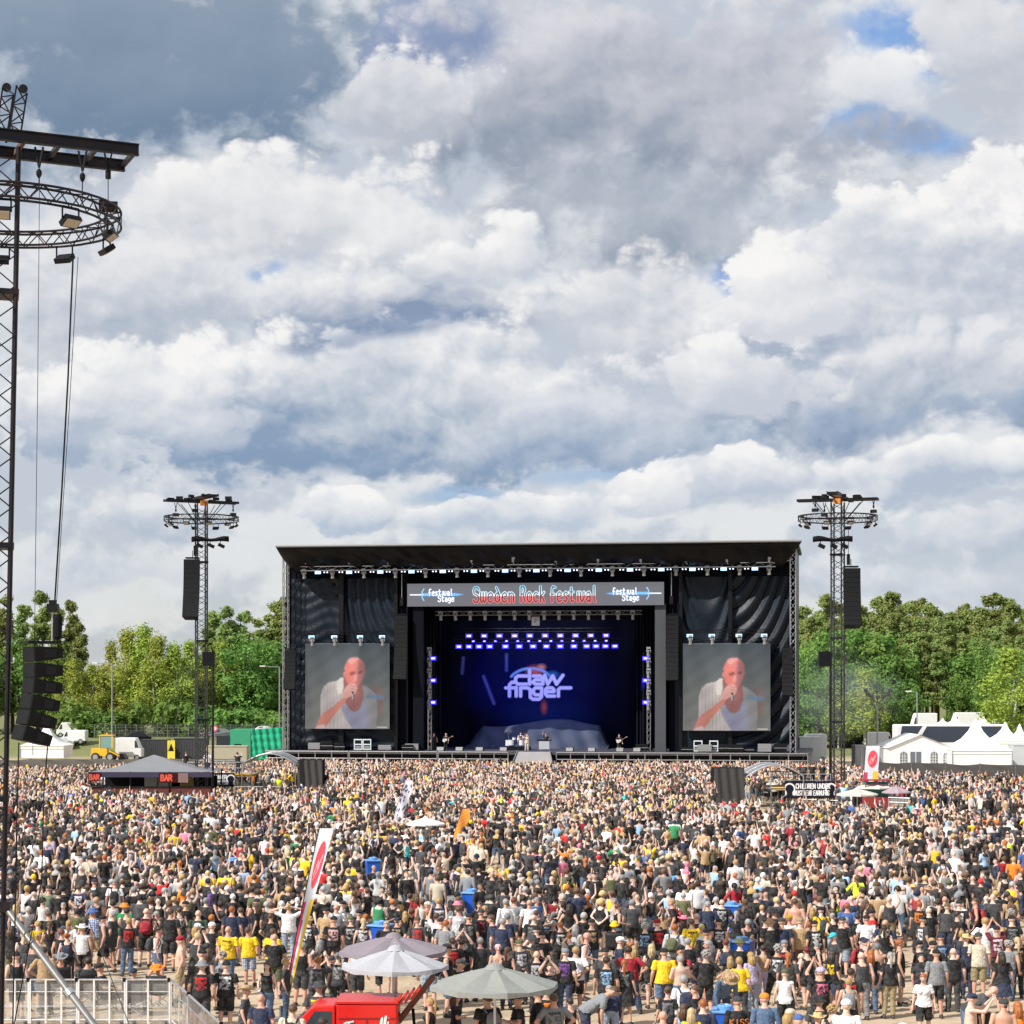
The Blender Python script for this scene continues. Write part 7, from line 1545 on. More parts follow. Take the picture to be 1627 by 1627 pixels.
# ------------------------------------------------------------------ people one can tell apart (head position in the picture, then looks)
# x y sex pose facing | top colour motif | bottom colour | hair colour [hair under hat]
PEOPLE = """
27 1437 f stand a|tank,white,|mini,denim|long,light blond
80 1447 m stand a|tee,black,|trousers,dark denim|short,brown
75 1406 m stand a|tee,sage green,|trousers,denim|cap,charcoal
129 1406 m behind a|tee,navy,white|shorts,navy|short,brown
152 1396 m stand a|tee,white,|shorts,charcoal|cap,navy
182 1397 m stand a|tee,white,|shorts,navy|cap,grey
213 1374 m drink r|tee,black,|trousers,grey|cap,black
244 1380 f stand a|tank,black,|mini,black|long,light blond
152 1441 m drink a|tee,blue checked,|shorts,khaki|bucket,blue
177 1448 m stand l|tee,charcoal,|shorts,charcoal|short,silver
193 1434 m wide a|tee,green,|shorts,navy|bucket,orange
130 1468 m stand a|sleeveless,white,|shorts,black|cowboy,white
98 1477 m stand a|sleeveless,black,|trousers,black|short,red-brown
108 1482 f stand a|tank,black,|trousers,black|bun,ginger
63 1484 f stand a|tank,grey,|mini,black|bun,blond
38 1480 f stand a|tank,black,|mini,black|pony,light blond
61 1463 f stand a|tee,yellow,black|mini,denim|short,blond
28 1511 m stand a|tank,black,|shorts,black|cap,black
96 1513 f sit a|tank,black,white|trousers,black|cowboy,grey
139 1519 m sit a|tee,charcoal,maroon|shorts,black|short,dark brown
170 1530 m sit r|tee,black,|trousers,black|cap,black
229 1443 m stand a|sleeveless,black,|shorts,black|bald,
257 1458 f drink l|tee,black,|trousers,black|long,brown
269 1444 m stand a|tee,black,|shorts,black|short,brown
288 1442 f stand a|tank,black,white|mini,charcoal|bun,brown
314 1446 m wide a|tee,dark green,charcoal|shorts,olive|bald,
336 1420 f stand a|sleeveless,navy,|mini,black|long,purple
370 1440 m stand a|tee,navy,|trousers,denim|short,ginger
361 1471 m stand a|tee,yellow,charcoal|trousers,denim|bald,
285 1487 m drink l|none,,|shorts,khaki|bandana,dark red
317 1508 m stand a|sleeveless,black,|shorts,black|cap,black
319 1526 m stand a|tee,black,red|shorts,charcoal|bucket,grey
298 1531 f stand a|tank,brown,|mini,charcoal|long,dark brown
358 1526 m stand a|tee,black,white|shorts,black|cap,black
389 1566 m stand r|tee,charcoal,lavender|shorts,black|cowboy,tan
398 1472 m stand a|tee,yellow,|shorts,blue checked|short,brown
433 1475 m stand a|tee,yellow,|trousers,black|short,brown
254 1531 f sit a|tee,yellow,|mini,tan|cowboy,orange
355 1512 f drink l|long,grey,|trousers,grey|curly,silver
215 1536 m sit a|tee,navy,|trousers,navy|cap,navy
429 1434 m stand a|tee,black,|trousers,black|short,brown
459 1436 m head a|tee,white,|trousers,light denim|short,blond
491 1455 m stand a|tee,black,white|shorts,charcoal|bucket,tan
528 1455 m wide a|tee,black,pale pink|trousers,black|cap,black
530 1436 m stand a|tee,white,|shorts,grey|bald,
542 1430 m stand r|tee,pale grey,|shorts,sage green|cap,black
423 1528 f drink c|tank,black,|trousers,denim|long,brown
455 1523 f stand r|tee,charcoal,|trousers,denim|short,blond
501 1520 m phone a|tee,charcoal,grey|trousers,charcoal|short,ginger
538 1517 m sit r|tee,black,|shorts,black|cap,charcoal
507 1558 m stand a|tee,charcoal,yellow|trousers,black|bucket,charcoal
418 1579 m stand a|tee,navy,|trousers,charcoal|bald,
460 1596 m stand a|tee,cream,|trousers,denim|short,brown
576 1459 f stand a|sleeveless,charcoal,white|mini,navy|pony,light blond
572 1444 m stand r|tee,charcoal,|shorts,black|cap,black
508 1616 m stand a|tee,black,|trousers,denim|short,dark brown
620 1415 m hips a|tee,charcoal,|shorts,pale pink|short,brown
632 1431 f drink l|tee,black,|shorts,black|cap,black,long,blond
643 1448 f stand a|tank,black,|mini,black|long,blond
661 1420 f stand a|tee,dark red,|trousers,charcoal|long,brown
682 1432 m drink r|tee,brown,|shorts,khaki|cap,cream
680 1446 f stand a|tee,black,white|mini,charcoal|bun,copper
664 1456 m stand a|tee,charcoal,red|trousers,black|cap,brown
703 1457 m stand a|tee,black,|shorts,red|cap,black
729 1440 m stand a|sleeveless,pale grey,white|trousers,denim|short,brown
745 1451 m stand a|tee,black,grey|shorts,grey|cap,black
765 1444 m stand a|tee,black,dark red|trousers,navy|cap,charcoal
723 1490 m drink a|tee,black,red|shorts,black|short,brown
763 1489 m stand a|tee,charcoal,|trousers,black|short,silver
792 1501 m stand a|none,,|shorts,khaki|bandana,pale pink
727 1523 m stand r|tee,black,neon yellow|trousers,black|cap,charcoal
684 1500 m stand a|none,,|shorts,light denim|short,brown
684 1586 f drink l|tank,black,|trousers,black|pony,blond
723 1578 f fold r|tee,black,|trousers,black|long,brown
772 1580 m stand a|tee,black,|trousers,charcoal|short,brown
733 1480 m photo a|tee,black,|shorts,grey|short,dark brown
613 1463 m stand c|tee,black,|trousers,black|short,silver
696 1427 m stand a|tee,navy,white|shorts,navy|short,blond
724 1431 m stand a|tee,grey,|shorts,black|bucket,pink
795 1459 m stand a|tee,navy,|trousers,black|short,silver
805 1452 m stand a|tee,navy,|shorts,black|short,grey
849 1453 m stand a|tee,black,grey|trousers,light denim|bald,
860 1479 m drink a|tee,black,|shorts,charcoal|cap,black
886 1465 m stand a|tee,black,white|shorts,black|short,ginger
906 1482 f stand a|tee,cream,|skirt,black|bun,copper
827 1492 m stand a|tee,charcoal,white|trousers,black|cap,olive
853 1511 m stand a|tee,black,pale grey|trousers,black|bald,
876 1519 m photo c|tee,black,|trousers,charcoal|short,brown
897 1506 m stand a|tee,black,purple|trousers,dark denim|cap,grey
940 1459 m stand a|tee,black,tan|trousers,denim|cap,charcoal
965 1506 m stand a|tee,charcoal,|trousers,charcoal|cap,black
963 1520 m stand a|tee,black,light blue|trousers,black|short,dark brown
986 1487 m drink r|tee,navy,|shorts,navy|cap,white
1002 1497 f stand a|tank,black,|mini,black|bun,copper
995 1524 f stand a|tee,black,grey|skirt,black|pony,ginger
822 1578 m fold l|tee,black,|trousers,black|cap,black
853 1570 m drink l|tee,black,|trousers,black|short,silver
867 1568 m stand a|tee,black,orange|trousers,black|short,dark brown
885 1578 m hips a|tee,grey,charcoal|trousers,charcoal|short,brown
907 1586 f stand a|tank,black,|mini,black|short,dark brown
929 1567 m bend r|tee,grey,purple|shorts,navy|short,brown
970 1571 m bend a|long,navy,|trousers,light denim|short,silver
974 1440 m sit a|tee,pale grey,|shorts,grey|short,ginger
978 1462 f sit a|tee,black,|shorts,black|bucket,yellow
956 1432 m sit a|tee,black,|shorts,black|cap,black
1013 1442 m sit a|tee,grey,|shorts,charcoal|cap,charcoal
1025 1467 f stand a|tee,black,light blue|trousers,denim|curly,silver
1048 1459 m stand a|tee,black,red|trousers,black|cap,dark red
1072 1468 m stand a|long,pale grey,|trousers,grey|short,ginger
1101 1460 m stand a|tee,yellow,black|trousers,black|short,brown
1117 1468 f stand a|tee,yellow,|trousers,denim|short,light blond
1141 1459 m stand a|sleeveless,black,white|trousers,denim|cap,black
1098 1490 m stand a|tee,black,|shorts,navy|short,silver
1123 1475 m stand a|tee,black,|shorts,navy|cap,black
1152 1492 f stand a|tank,black,|shorts,khaki|short,red-brown
1037 1500 f stand a|tank,black,|mini,black|long,light blond
1010 1503 f stand a|tank,black,|mini,black|long,blond
1055 1506 m stand a|tee,yellow,|shorts,denim|cap,black
1080 1501 m drink l|long,dark green,|trousers,charcoal|cap,black
1086 1444 f up a|tank,black,|mini,charcoal|cowboy,pink,long,brown
1146 1540 m bend c|long,denim,|trousers,dark denim|cowboy,tan
1178 1521 f stand a|tee,yellow,|trousers,charcoal|short,blond
1195 1513 f stand a|tee,lavender,|trousers,light denim|long,blond
1060 1567 f stand a|tee,black,grey|mini,black|bun,brown
1091 1549 m stand a|tee,white,|shorts,charcoal|short,silver
1103 1566 f drink l|tee,black,white|trousers,black|short,brown
1118 1588 m stand a|tee,navy,|trousers,black|short,ginger
1171 1583 m stand a|long,black,|trousers,black|cap,charcoal
1098 1602 f stand a|tee,yellow,|trousers,denim|long,light blond
1085 1595 f stand a|tank,light blue,|trousers,denim|long,brown
1053 1606 m stand a|none,,|shorts,denim|bald,
1186 1459 m sit a|tank,black,|shorts,black|short,silver
1270 1457 m stand a|tee,tan,|trousers,brown|cap,khaki
1258 1453 f stand a|tee,white,|trousers,charcoal|cap,yellow
1243 1458 m stand a|tee,navy,|trousers,navy|cap,charcoal
1226 1458 m fold a|tee,black,|shorts,black|bucket,brown
1297 1462 m stand a|tee,black,white|trousers,black|cap,black
1286 1465 f stand a|tee,black,|mini,black|short,ginger
1323 1444 m stand a|tee,black,|shorts,black|short,brown
1338 1456 m stand a|tee,black,|shorts,light denim|cap,charcoal
1346 1434 m stand a|tee,blue,|shorts,khaki|short,ginger
1363 1452 m stand a|tee,black,|shorts,charcoal|short,dark brown
1384 1444 m drink l|tee,red,|shorts,denim|cap,black
1330 1481 m stand l|tee,charcoal,|shorts,khaki|cap,turquoise
1372 1489 m stand r|sleeveless,black,|trousers,black|cap,black
1285 1504 f stand a|tank,black,|mini,black|short,dark red hair
1249 1493 m stand a|tee,black,red|shorts,black|cap,grey
1228 1501 m wide a|sleeveless,black,white|trousers,black|curly,silver
1252 1513 m stand a|tee,charcoal,|trousers,black|pony,copper
1211 1502 f stand a|tank,tan,|trousers,lavender|bun,dark brown
1303 1524 m photo a|tee,black,pink|trousers,black|cap,lavender
1247 1539 f stand a|sleeveless,white,|trousers,black|cap,olive
1301 1539 m stand a|tee,charcoal,pale grey|trousers,denim|short,grey
1345 1554 f stand a|tank,cream,|mini,black|short,blond
1347 1538 m stand a|tee,black,red|shorts,black|short,dark brown
1384 1510 f stand a|tee,black,|trousers,denim|long,copper
1306 1583 m stand a|tee,charcoal,|trousers,denim|bucket,black
1344 1587 m stand a|tee,white,|shorts,black|cap,white
1218 1577 m stand a|long,denim,|trousers,denim|cap,orange
1258 1602 f stand r|tank,pale pink,|mini,denim|cap,cream,long,blond
1318 1598 f stand a|tank,black,|mini,black|curly,blond
1272 1611 m stand a|tee,light blue,|shorts,navy|cap,blue
1297 1609 f stand a|tee,cream,|mini,denim|cowboy,straw
1304 1440 m stand a|tee,yellow,|shorts,charcoal|cap,black
1263 1428 m stand a|none,,|shorts,charcoal|short,brown
1458 1432 m stand a|tee,black,orange|trousers,black|short,ginger
1504 1435 m stand a|tee,charcoal,|trousers,navy|cap,olive
1452 1405 m stand a|long,light denim,|trousers,denim|cowboy,straw
1477 1410 f stand a|tee,white,|mini,denim|cowboy,tan
1432 1492 m stand r|tank,black,|shorts,charcoal|short,ginger
1496 1483 m stand a|tee,navy,light blue|trousers,denim|cap,navy
1514 1506 m stand a|tee,black,|trousers,charcoal|bald,
1555 1481 m stand a|tee,cream,|shorts,khaki|cap,charcoal
1599 1495 m stand a|sleeveless,grey,|trousers,denim|curly,silver
1616 1489 f stand a|tee,black,tan|trousers,black|pony,light blond
1536 1484 m stand a|tee,navy,|trousers,navy|cowboy,straw
1586 1460 m photo a|tee,maroon,white|trousers,black|cap,black
1604 1445 m stand a|long,navy,|trousers,black|curly,silver
1469 1546 f walk c|tee,white,|shorts,black|short,copper
1535 1566 m bend r|tee,charcoal,|shorts,denim|bald,
1538 1578 m phone r|none,,|shorts,khaki|bandana,navy
1563 1584 f sit a|none,,|shorts,black|cowboy,straw
1590 1587 m stand a|none,,|shorts,black|bandana,charcoal
1618 1592 f stand a|tee,orange,|mini,black|long,copper
1459 1493 m drink l|tee,black,|shorts,black|cap,black
1466 1520 m bend a|tee,black,white|shorts,navy|cap,charcoal
1522 1430 m stand a|tee,black,white|shorts,black|cap,black
1550 1427 m drink l|tank,black,|shorts,charcoal|short,brown
"""
CNAME = {'dark red hair': 'dark red'}
def words(sex, pose, facing, top, tcol, motif, bot, bcol, hair, hcol):
    tw = {'tee': 't-shirt', 'tank': 'tank top', 'sleeveless': 'sleeveless shirt', 'long': 'long-sleeved top'}
    a = 'bare-backed person' if top == 'none' else 'person in %s %s' % (tcol, tw[top])
    if top != 'none' and motif: a += ' with %s print' % motif
    bw = {'trousers': 'trousers', 'shorts': 'shorts', 'mini': 'hot pants', 'skirt': 'skirt'}[bot]
    hw = {'bald': 'bald', 'cap': '%s cap' % hcol, 'cowboy': '%s brimmed hat' % hcol, 'bucket': '%s bucket hat' % hcol, 'bandana': '%s bandana' % hcol, 'short': 'short %s hair', 'long': 'long %s hair', 'pony': '%s ponytail', 'bun': '%s hair bun', 'curly': 'curly %s hair'}[hair]
    if '%s' in hw: hw = hw % CNAME.get(hcol, hcol)
    return a, '%s %s' % (bcol, bw), hw
INDIV = []; LABELS = {}
FACE = {'a': 0.0, 'c': math.pi, 'l': R(90), 'r': R(-90)}
def add_person(px, hy, sex, pose, facing, top, tcol, motif, bot, bcol, hair, hcol, under=None, loc=None, rz=None, extra=None, sc=None):
    d = body(sex, pose); s = sc or (random.gauss(1.02, .03) if sex == 'm' else random.gauss(.965, .03)); htop = d['top']*s+(.04 if hair in ('cap', 'bucket', 'cowboy') else .01)
    if loc is None: D = (CH-htop)*FPX/(hy-HY); loc = (gx(px, D), D, 0)
    if rz is None: rz = FACE[facing]+random.gauss(0, .22)-math.atan2(loc[0]-2.8, 213-loc[1])*.0
    o = make_person(loc, rz, sex, pose, top, tcol, motif, bot, bcol, hair, hcol, s, under)
    k = random.uniform(1.04, 1.24) if sex == 'm' else random.uniform(1.0, 1.14); o.scale = (s*k, s*k, s)
    if pose not in ('sit', 'bend'): o.rotation_euler = (random.gauss(0, .025), random.gauss(0, .025), rz)
    INDIV.append((o, px, hy, pose, words(sex, pose, facing, top, tcol, motif, bot, bcol, hair, hcol), facing, extra))
    if pose == 'sit' and extra is None:
        CHAIRS.append((loc, rz, px, hy))
    return o
CHAIRS = []
for line in PEOPLE.strip().split('\n'):
    h, a, b, c = line.split('|'); x, y, sex, pose, fc = h.split(); top, tcol, motif = a.split(','); bot, bcol = b.split(','); cc = c.split(',')
    add_person(float(x), float(y), sex, pose, fc, top, tcol, motif or None, bot, bcol, cc[0], cc[1], (cc[2], cc[3]) if len(cc) > 3 else None)
# more of the crowd just behind them
def wpick(r_, items): return r_.choices([i[0] for i in items], [i[1] for i in items])[0]
TOPC = [('black', 62), ('charcoal', 16), ('navy', 7), ('grey', 6), ('white', 10), ('pale grey', 3), ('yellow', 3.5), ('red', 1.4), ('dark red', 2), ('blue', 1.2), ('olive', 2), ('tan', 2), ('cream', 2), ('pale pink', 1.2), ('pink', .4), ('green', .5), ('neon yellow', .5), ('orange', .6), ('turquoise', .4), ('light blue', 1.2), ('lavender', .8)]
BOTC = [('black', 30), ('charcoal', 14), ('denim', 18), ('dark denim', 10), ('light denim', 8), ('khaki', 9), ('olive', 5), ('navy', 6), ('grey', 4)]
HAIRC = [('brown', 30), ('dark brown', 26), ('blond', 9), ('light blond', 5), ('ginger', 2.5), ('silver', 13), ('grey', 6), ('copper', 3), ('red-brown', 3)]
HATC = [('black', 42), ('charcoal', 14), ('navy', 8), ('white', 8), ('tan', 6), ('straw', 5), ('olive', 5), ('red', 3), ('yellow', 4), ('pink', 2), ('grey', 5)]
def rand_look(r_):
    sex = 'm' if r_.random() < .66 else 'f'
    pose = wpick(r_, [('stand', 40), ('drink', 14), ('fold', 8), ('hips', 4), ('weight', 8), ('wide', 8), ('phone', 3), ('photo', 2), ('up', 2), ('upup', 2), ('head', 1), ('behind', 3), ('walk', 4), ('sit', 7)])
    top = wpick(r_, [('tee', 66), ('sleeveless', 9), ('tank', 8), ('long', 6), ('none', 7)]) if sex == 'm' else wpick(r_, [('tee', 48), ('tank', 42), ('long', 6), ('sleeveless', 4)])
    bot = wpick(r_, [('trousers', 45), ('shorts', 55)]) if sex == 'm' else wpick(r_, [('trousers', 42), ('mini', 30), ('shorts', 16), ('skirt', 12)])
    if pose in ('sit', 'walk') and bot == 'skirt': bot = 'trousers'
    hair = wpick(r_, [('short', 40), ('cap', 28), ('bald', 12), ('long', 5), ('cowboy', 4), ('bucket', 4), ('curly', 3), ('pony', 2), ('bandana', 2)]) if sex == 'm' else wpick(r_, [('long', 40), ('pony', 18), ('bun', 14), ('short', 10), ('cap', 8), ('cowboy', 4), ('curly', 6)])
    tcol = wpick(r_, TOPC); motif = None
    if top in ('tee', 'sleeveless') and tcol in ('black', 'charcoal', 'navy') and r_.random() < .6: motif = r_.choice(['white', 'grey', 'pale grey', 'red', 'white', 'tan', 'light blue', 'yellow'])
    hcol = wpick(r_, HATC if hair in HATS else HAIRC)
    return sex, pose, top, tcol, motif, bot, wpick(r_, BOTC), hair, hcol
r7 = random.Random(21)
# open ground left free (centre x, depth, radius) and footprints of things
CLEAR_ = [(gx(1480, 132), 132, 5.0), (gx(1540, 128), 128, 3.4), (gx(1415, 60), 60, 1.5), (gx(1560, 59), 59, 1.3), (gx(560, 62), 62, 1.9), (gx(470, 63), 63, .8), (gx(960, 61), 61, 1.0), (gx(1215, 60), 60, .8),
          (gx(880, 84), 84, 2.2), (gx(620, 88), 88, 2.0), (gx(330, 68), 68, 1.2), (gx(1200, 82), 82, 2.2), (gx(235, 60), 60, 1.6), (gx(750, 92), 92, 1.8), (gx(1130, 92), 92, 1.6), (gx(420, 86), 86, 1.8), (gx(1580, 84), 84, 2.2), (gx(1020, 76), 76, 1.6), (gx(90, 88), 88, 1.6), (gx(1390, 100), 100, 2)]
rc_ = random.Random(77)
for _ in range(30): q_ = rc_.uniform(74, 108); CLEAR_.append((gx(rc_.uniform(20, 1610), q_), q_, rc_.uniform(.8, 1.7)))
FOOT = []
for o in list(COL.objects):
    if o.parent is None and o.get('category') in ('bin', 'drum', 'parasol', 'flag', 'kiosk', 'counter', 'van', 'barrier', 'tower', 'pole'): FOOT.append((o.location.x, o.location.y, {'van': 2.2, 'kiosk': 1.4, 'counter': 2.0, 'tower': 1.1}.get(o['category'], .55)))
def blocked(x, y, px):
    if y > 158.5 and y < 166 and 136 < px < 345: return True
    if y > 164 and y < 173 and 290 < px < 520: return True
    if y > 149 and y < 157 and 1130 < px < 1335: return True
    if 143.5 < y < 160 and 143 < px < 345: return True
    if 147 < y < 166 and 345 <= px < 400: return True
    if 152 < y < 166 and 400 <= px < 520: return True
    if 131 < y < 151 and 1133 < px < 1335: return True
    if 131 < y < 148 and 1335 <= px < 1445: return True
    if y < 56 and px < 300: return True
    if y < 51 and 440 < px < 660: return True
    return False
GRID = {}
def gput(x, y): GRID.setdefault((int(x//1), int(y//1)), []).append((x, y))
BINS = [(o.location.x, o.location.y) for o in COL.objects if o.parent is None and o.get('category') in ('bin', 'drum')]
def hides_bin(x, y): return any(abs(x-a*y/b) < .42 and b-4.2 < y < b+.4 for a, b in BINS)
def clump(x, y): return .58+.72*math.sin(x*.55+2*math.sin(y*.21))*math.sin(y*.37+1.6*math.sin(x*.31))+.25*math.sin(x*1.7+y*.9)
def near(x, y, r):
    for i in range(int((x-r)//1), int((x+r)//1)+1):
        for j in range(int((y-r)//1), int((y+r)//1)+1):
            for a, b in GRID.get((i, j), ()):
                if (a-x)**2+(b-y)**2 < r*r: return True
    return False
for rec in INDIV: gput(rec[0].location.x, rec[0].location.y)
DLIM = 70.5; tries = 0
while len(INDIV) < 288 and tries < 30000:
    tries += 1; y = math.sqrt(r7.uniform(55.5**2, DLIM**2)); px = r7.uniform(14, 1622); x = gx(px, y)
    if hides_bin(x, y) or near(x, y, .62) or blocked(x, y, px) or any((x-a)**2+(y-b)**2 < c*c for a, b, c in CLEAR_) or any((x-a)**2+(y-b)**2 < c*c for a, b, c in FOOT): continue
    lk = rand_look(r7); sex, pose, top, tcol, motif, bot, bcol, hair, hcol = lk
    if tcol not in ('black', 'charcoal', 'navy', 'grey', 'white', 'olive', 'dark red', 'tan') or hcol in ('pink', 'yellow', 'red'): continue
    d = body(sex, pose); hy = HY+(CH-d['top'])*FPX/y
    add_person(px, hy, sex, pose, r7.choice('aaaaaaaaalr' if pose != 'walk' else 'alrc'), top, tcol, motif, bot, bcol, hair, hcol, ('long', 'blond') if hair == 'cap' and sex == 'f' else None, loc=(x, y, 0)); gput(x, y)
# people on the stage and the platforms
def on_stage(px, d, sex, pose, rz, top, tcol, bot, bcol, hair, hcol, label, z=DECK, y=None):
    o = add_person(px, 0, sex, pose, 'c', top, tcol, None, bot, bcol, hair, hcol, loc=sw(sx(px, d), d, z), rz=SROT+math.pi+rz, extra=label, sc=1.0); return o
sg = on_stage(837, -.9, 'm', 'phone', 0, 'tee', 'cream', 'trousers', 'cream', 'bald', '', 'singer in pale clothes with a microphone at the middle of the stage front')
on_stage(827, 4.9, 'm', 'sit', 0, 'tank', 'charcoal', 'shorts', 'black', 'short', 'brown', 'drummer seated behind the white drum kit', DECK+.5)
on_stage(867, 4.2, 'm', 'up', 0, 'tee', 'black', 'trousers', 'black', 'short', 'brown', 'musician with a raised arm behind the keyboard stand')
on_stage(708, 1.2, 'm', 'drink', -.3, 'tee', 'black', 'trousers', 'black', 'long', 'light blond', 'long haired guitarist at the left of the stage')
on_stage(984, 1.0, 'm', 'drink', .3, 'tee', 'black', 'shorts', 'black', 'short', 'brown', 'bass player at the right of the stage')
on_stage(690, 2.5, 'm', 'stand', 0, 'tee', 'black', 'trousers', 'black', 'short', 'brown', 'dark dressed stage hand left of the guitarist')
for px, D_, z_, lab, pose in ((378, 166.8, 1.75, 'camera operator in dark clothes standing on the left platform', 'phone'), (296, 168, 1.75, 'person in black on the left end of the left platform', 'stand'), (330, 168.5, 1.75, 'person in white behind the far left tower', 'stand'), (1276, 152.5, 1.45, 'person in black on the right platform, leftmost of three', 'drink'), (1291, 153, 1.45, 'person in black on the right platform, middle of three', 'stand'), (1307, 152.2, 1.45, 'person in black on the right platform, rightmost of three', 'stand')):
    add_person(px, 0, 'm', pose, 'a', 'tee', 'white' if 'white' in lab else 'black', None, 'trousers', 'navy', 'short', 'brown', loc=(gx(px, D_), D_, z_), rz=random.uniform(-.4, .4), extra=lab, sc=1.0)
def guitar(s, d, z, rz, label, col):
    t = sthing('electric_guitar', label, 'guitar', s, d, z); t.rotation_euler = (0, 0, SROT); m_ = mat('guitar_%s' % label.split()[0], col, .3)
    mb = MB(); mb.lathe([(.0, -.03), (.17, -.03), (.17, .03), (0, .03)], 12, (-.08, -.22, 0), False, Matrix.Rotation(R(90), 3, 'X')); mb.lathe([(.0, -.03), (.13, -.03), (.13, .03), (0, .03)], 12, (.10, -.22, .08), False, Matrix.Rotation(R(90), 3, 'X')); mb.build('body', m_, t); MB().bar((.1, -.22, .08), (.75, -.22, .42), .022, 5).box((.8, -.22, .45), (.16, .03, .07)).build('neck', WOOD, t)
guitar(sx(708, 1.2), 1.0, DECK+1.05, 0, 'pale guitar held by the long haired guitarist', (.6, .6, .6)); guitar(sx(984, 1.0), .8, DECK+1.05, 0, 'white bass guitar held at the right of the stage', (.65, .63, .58))
# labels that single each person out
LMK = [('red van', 560, 1600), ('pale grey parasol', 628, 1525), ('green grey parasol', 786, 1550), ('foreground feather flag', 470, 1470), ('left barrier', 140, 1590), ('barrier corner', 280, 1570), ('bin behind the parasols', 605, 1470), ('grey drum', 722, 1430), ('tall blue bin', 1072, 1410), ('bin near the right woman', 1182, 1500), ('bottom blue bin', 1155, 1610), ('near tower', 10, 1450), ('right picture edge', 1627, 1500)]
from collections import defaultdict
keys = defaultdict(list)
def where(px, hy, n):
    b = min(LMK, key=lambda l: (l[1]-px)**2+((l[2]-hy)*1.3)**2); return b[0], ('left of' if px < b[1]-12 else 'right of' if px > b[1]+12 else 'by')
for rec in INDIV:
    o, px, hy, pose, (a, bw, hw), fc, extra = rec; o['category'] = 'person'; o['group'] = 'festival visitors' if extra is None else 'people on the stage and platforms'
    if extra: o['label'] = extra
    else: keys[(a, bw, hw)].append(rec)
PW = {'sit': 'seated', 'photo': 'holding a phone up', 'phone': 'hands raised before the face', 'head': 'hands behind the head', 'bend': 'bending over', 'upup': 'both arms up', 'up': 'one arm up', 'fold': 'arms folded', 'hips': 'hands on hips', 'walk': 'walking'}
used = set()
for k, recs in keys.items():
    recs.sort(key=lambda r: r[1])
    for i, (o, px, hy, pose, (a, bw, hw), fc, extra) in enumerate(recs):
        lm, rel = where(px, hy, 0); cand = ['%s, %s, %s' % (a, bw, hw)]
        if len(recs) > 1: cand = []
        if pose in PW: cand.append('%s, %s, %s, %s' % (a, bw, hw, PW[pose]))
        cand += ['%s, %s, %s, %s the %s' % (a, bw, hw, rel, lm), '%s, %s, %s, %s from the left of its likes' % (a, bw, hw, ORD[i])]
        lab = next((c for c in cand if c not in used and len(c.split()) <= 16), None) or '%s, %s, %s of these from the left' % (a, hw, ORD[i])
        used.add(lab); o['label'] = lab
lu = {}
for i, (loc, rz, px, hy) in enumerate(sorted(CHAIRS, key=lambda c: c[2])):
    lm, rel = where(px, hy, 0); put_chair(loc[0], loc[1]-.02, rz, 'dark camping chair under a seated visitor, %s from the left' % ORD[i])
for i, (px, y) in enumerate(((915, 1490), (1000, 1462), (1035, 1452), (560, 1478), (250, 1462), (225, 1462), (1215, 1462), (1520, 1502), (1225, 1450))):
    D_ = (CH-.9)*FPX/(y-HY); put_chair(gx(px, D_), D_, random.uniform(-.6, .6), 'empty dark camping chair among the visitors, %s from the left' % ORD[sorted((915, 1000, 1035, 560, 250, 225, 1215, 1520, 1225)).index(px)])
# ------------------------------------------------------------------ the rest of the crowd: one mass of people
def lod(sex, pose, top, bot, hair, tris):
    d = body(sex, pose); V, F, L, U = d['V'].copy(), d['F'], d['lab'], d['U']; cls = np.zeros(len(V), int)
    if top != 'none': g = garment_sel(d, top, sex); cls[g] = 1; V[g] += d['N'][g]*.018
    g = garment_sel(d, 'mini' if bot == 'skirt' else bot, sex); g2 = g & (cls == 0); cls[g2] = 2; V[g2] += d['N'][g2]*.016
    cls[(L == 'foot')] = 4
    hd = (L == 'head') | ((L == 'neck') & (U[:, 2] > 1.56)); y = U[:, 1]; z = U[:, 2]
    if hair != 'bald':
        hs = hd & ((z > 1.715) | ((y < -.005) & (z > 1.60)))
        if hair in ('long', 'pony'): hs |= ((z > 1.32) & (y < -.045) & (np.abs(U[:, 0]) < (.13 if hair == 'long' else .05)) & np.isin(L, ('torso', 'neck', 'head')))
        cls[hs] = 3; V[hs] += d['N'][hs]*(.022 if hair != 'curly' else .05)
    fc = [int(np.bincount(cls[list(f)]).argmax()) for f in F]
    me = bpy.data.meshes.new('t'); me.from_pydata([tuple(p) for p in V], [], F); [me.materials.append(SKIN) for _ in range(5)]; me.polygons.foreach_set('material_index', fc); me.update(); o = link('t', me)
    n = sum(len(f)-2 for f in F); m = o.modifiers.new('d', 'DECIMATE'); m.ratio = tris/n; m.use_collapse_triangulate = True
    dg = bpy.context.evaluated_depsgraph_get(); em = o.evaluated_get(dg).to_mesh(); nv = len(em.vertices); v_ = np.empty(nv*3, np.float32); em.vertices.foreach_get('co', v_); v_ = v_.reshape(-1, 3); em.calc_loop_triangles()
    nt_ = len(em.loop_triangles); t_ = np.empty(nt_*3, np.int32); em.loop_triangles.foreach_get('vertices', t_); mi = np.empty(nt_, np.int32); em.loop_triangles.foreach_get('material_index', mi)
    o.evaluated_get(dg).to_mesh_clear(); bpy.data.objects.remove(o); bpy.data.meshes.remove(me); return v_, t_.reshape(-1, 3), mi
rv = random.Random(5); VAR = []
for k in range(26):
    lk = rand_look(rv)
    if k % 9 == 0: lk = lk[:1]+('upup' if k % 2 else 'up',)+lk[2:]
    VAR.append(lk)
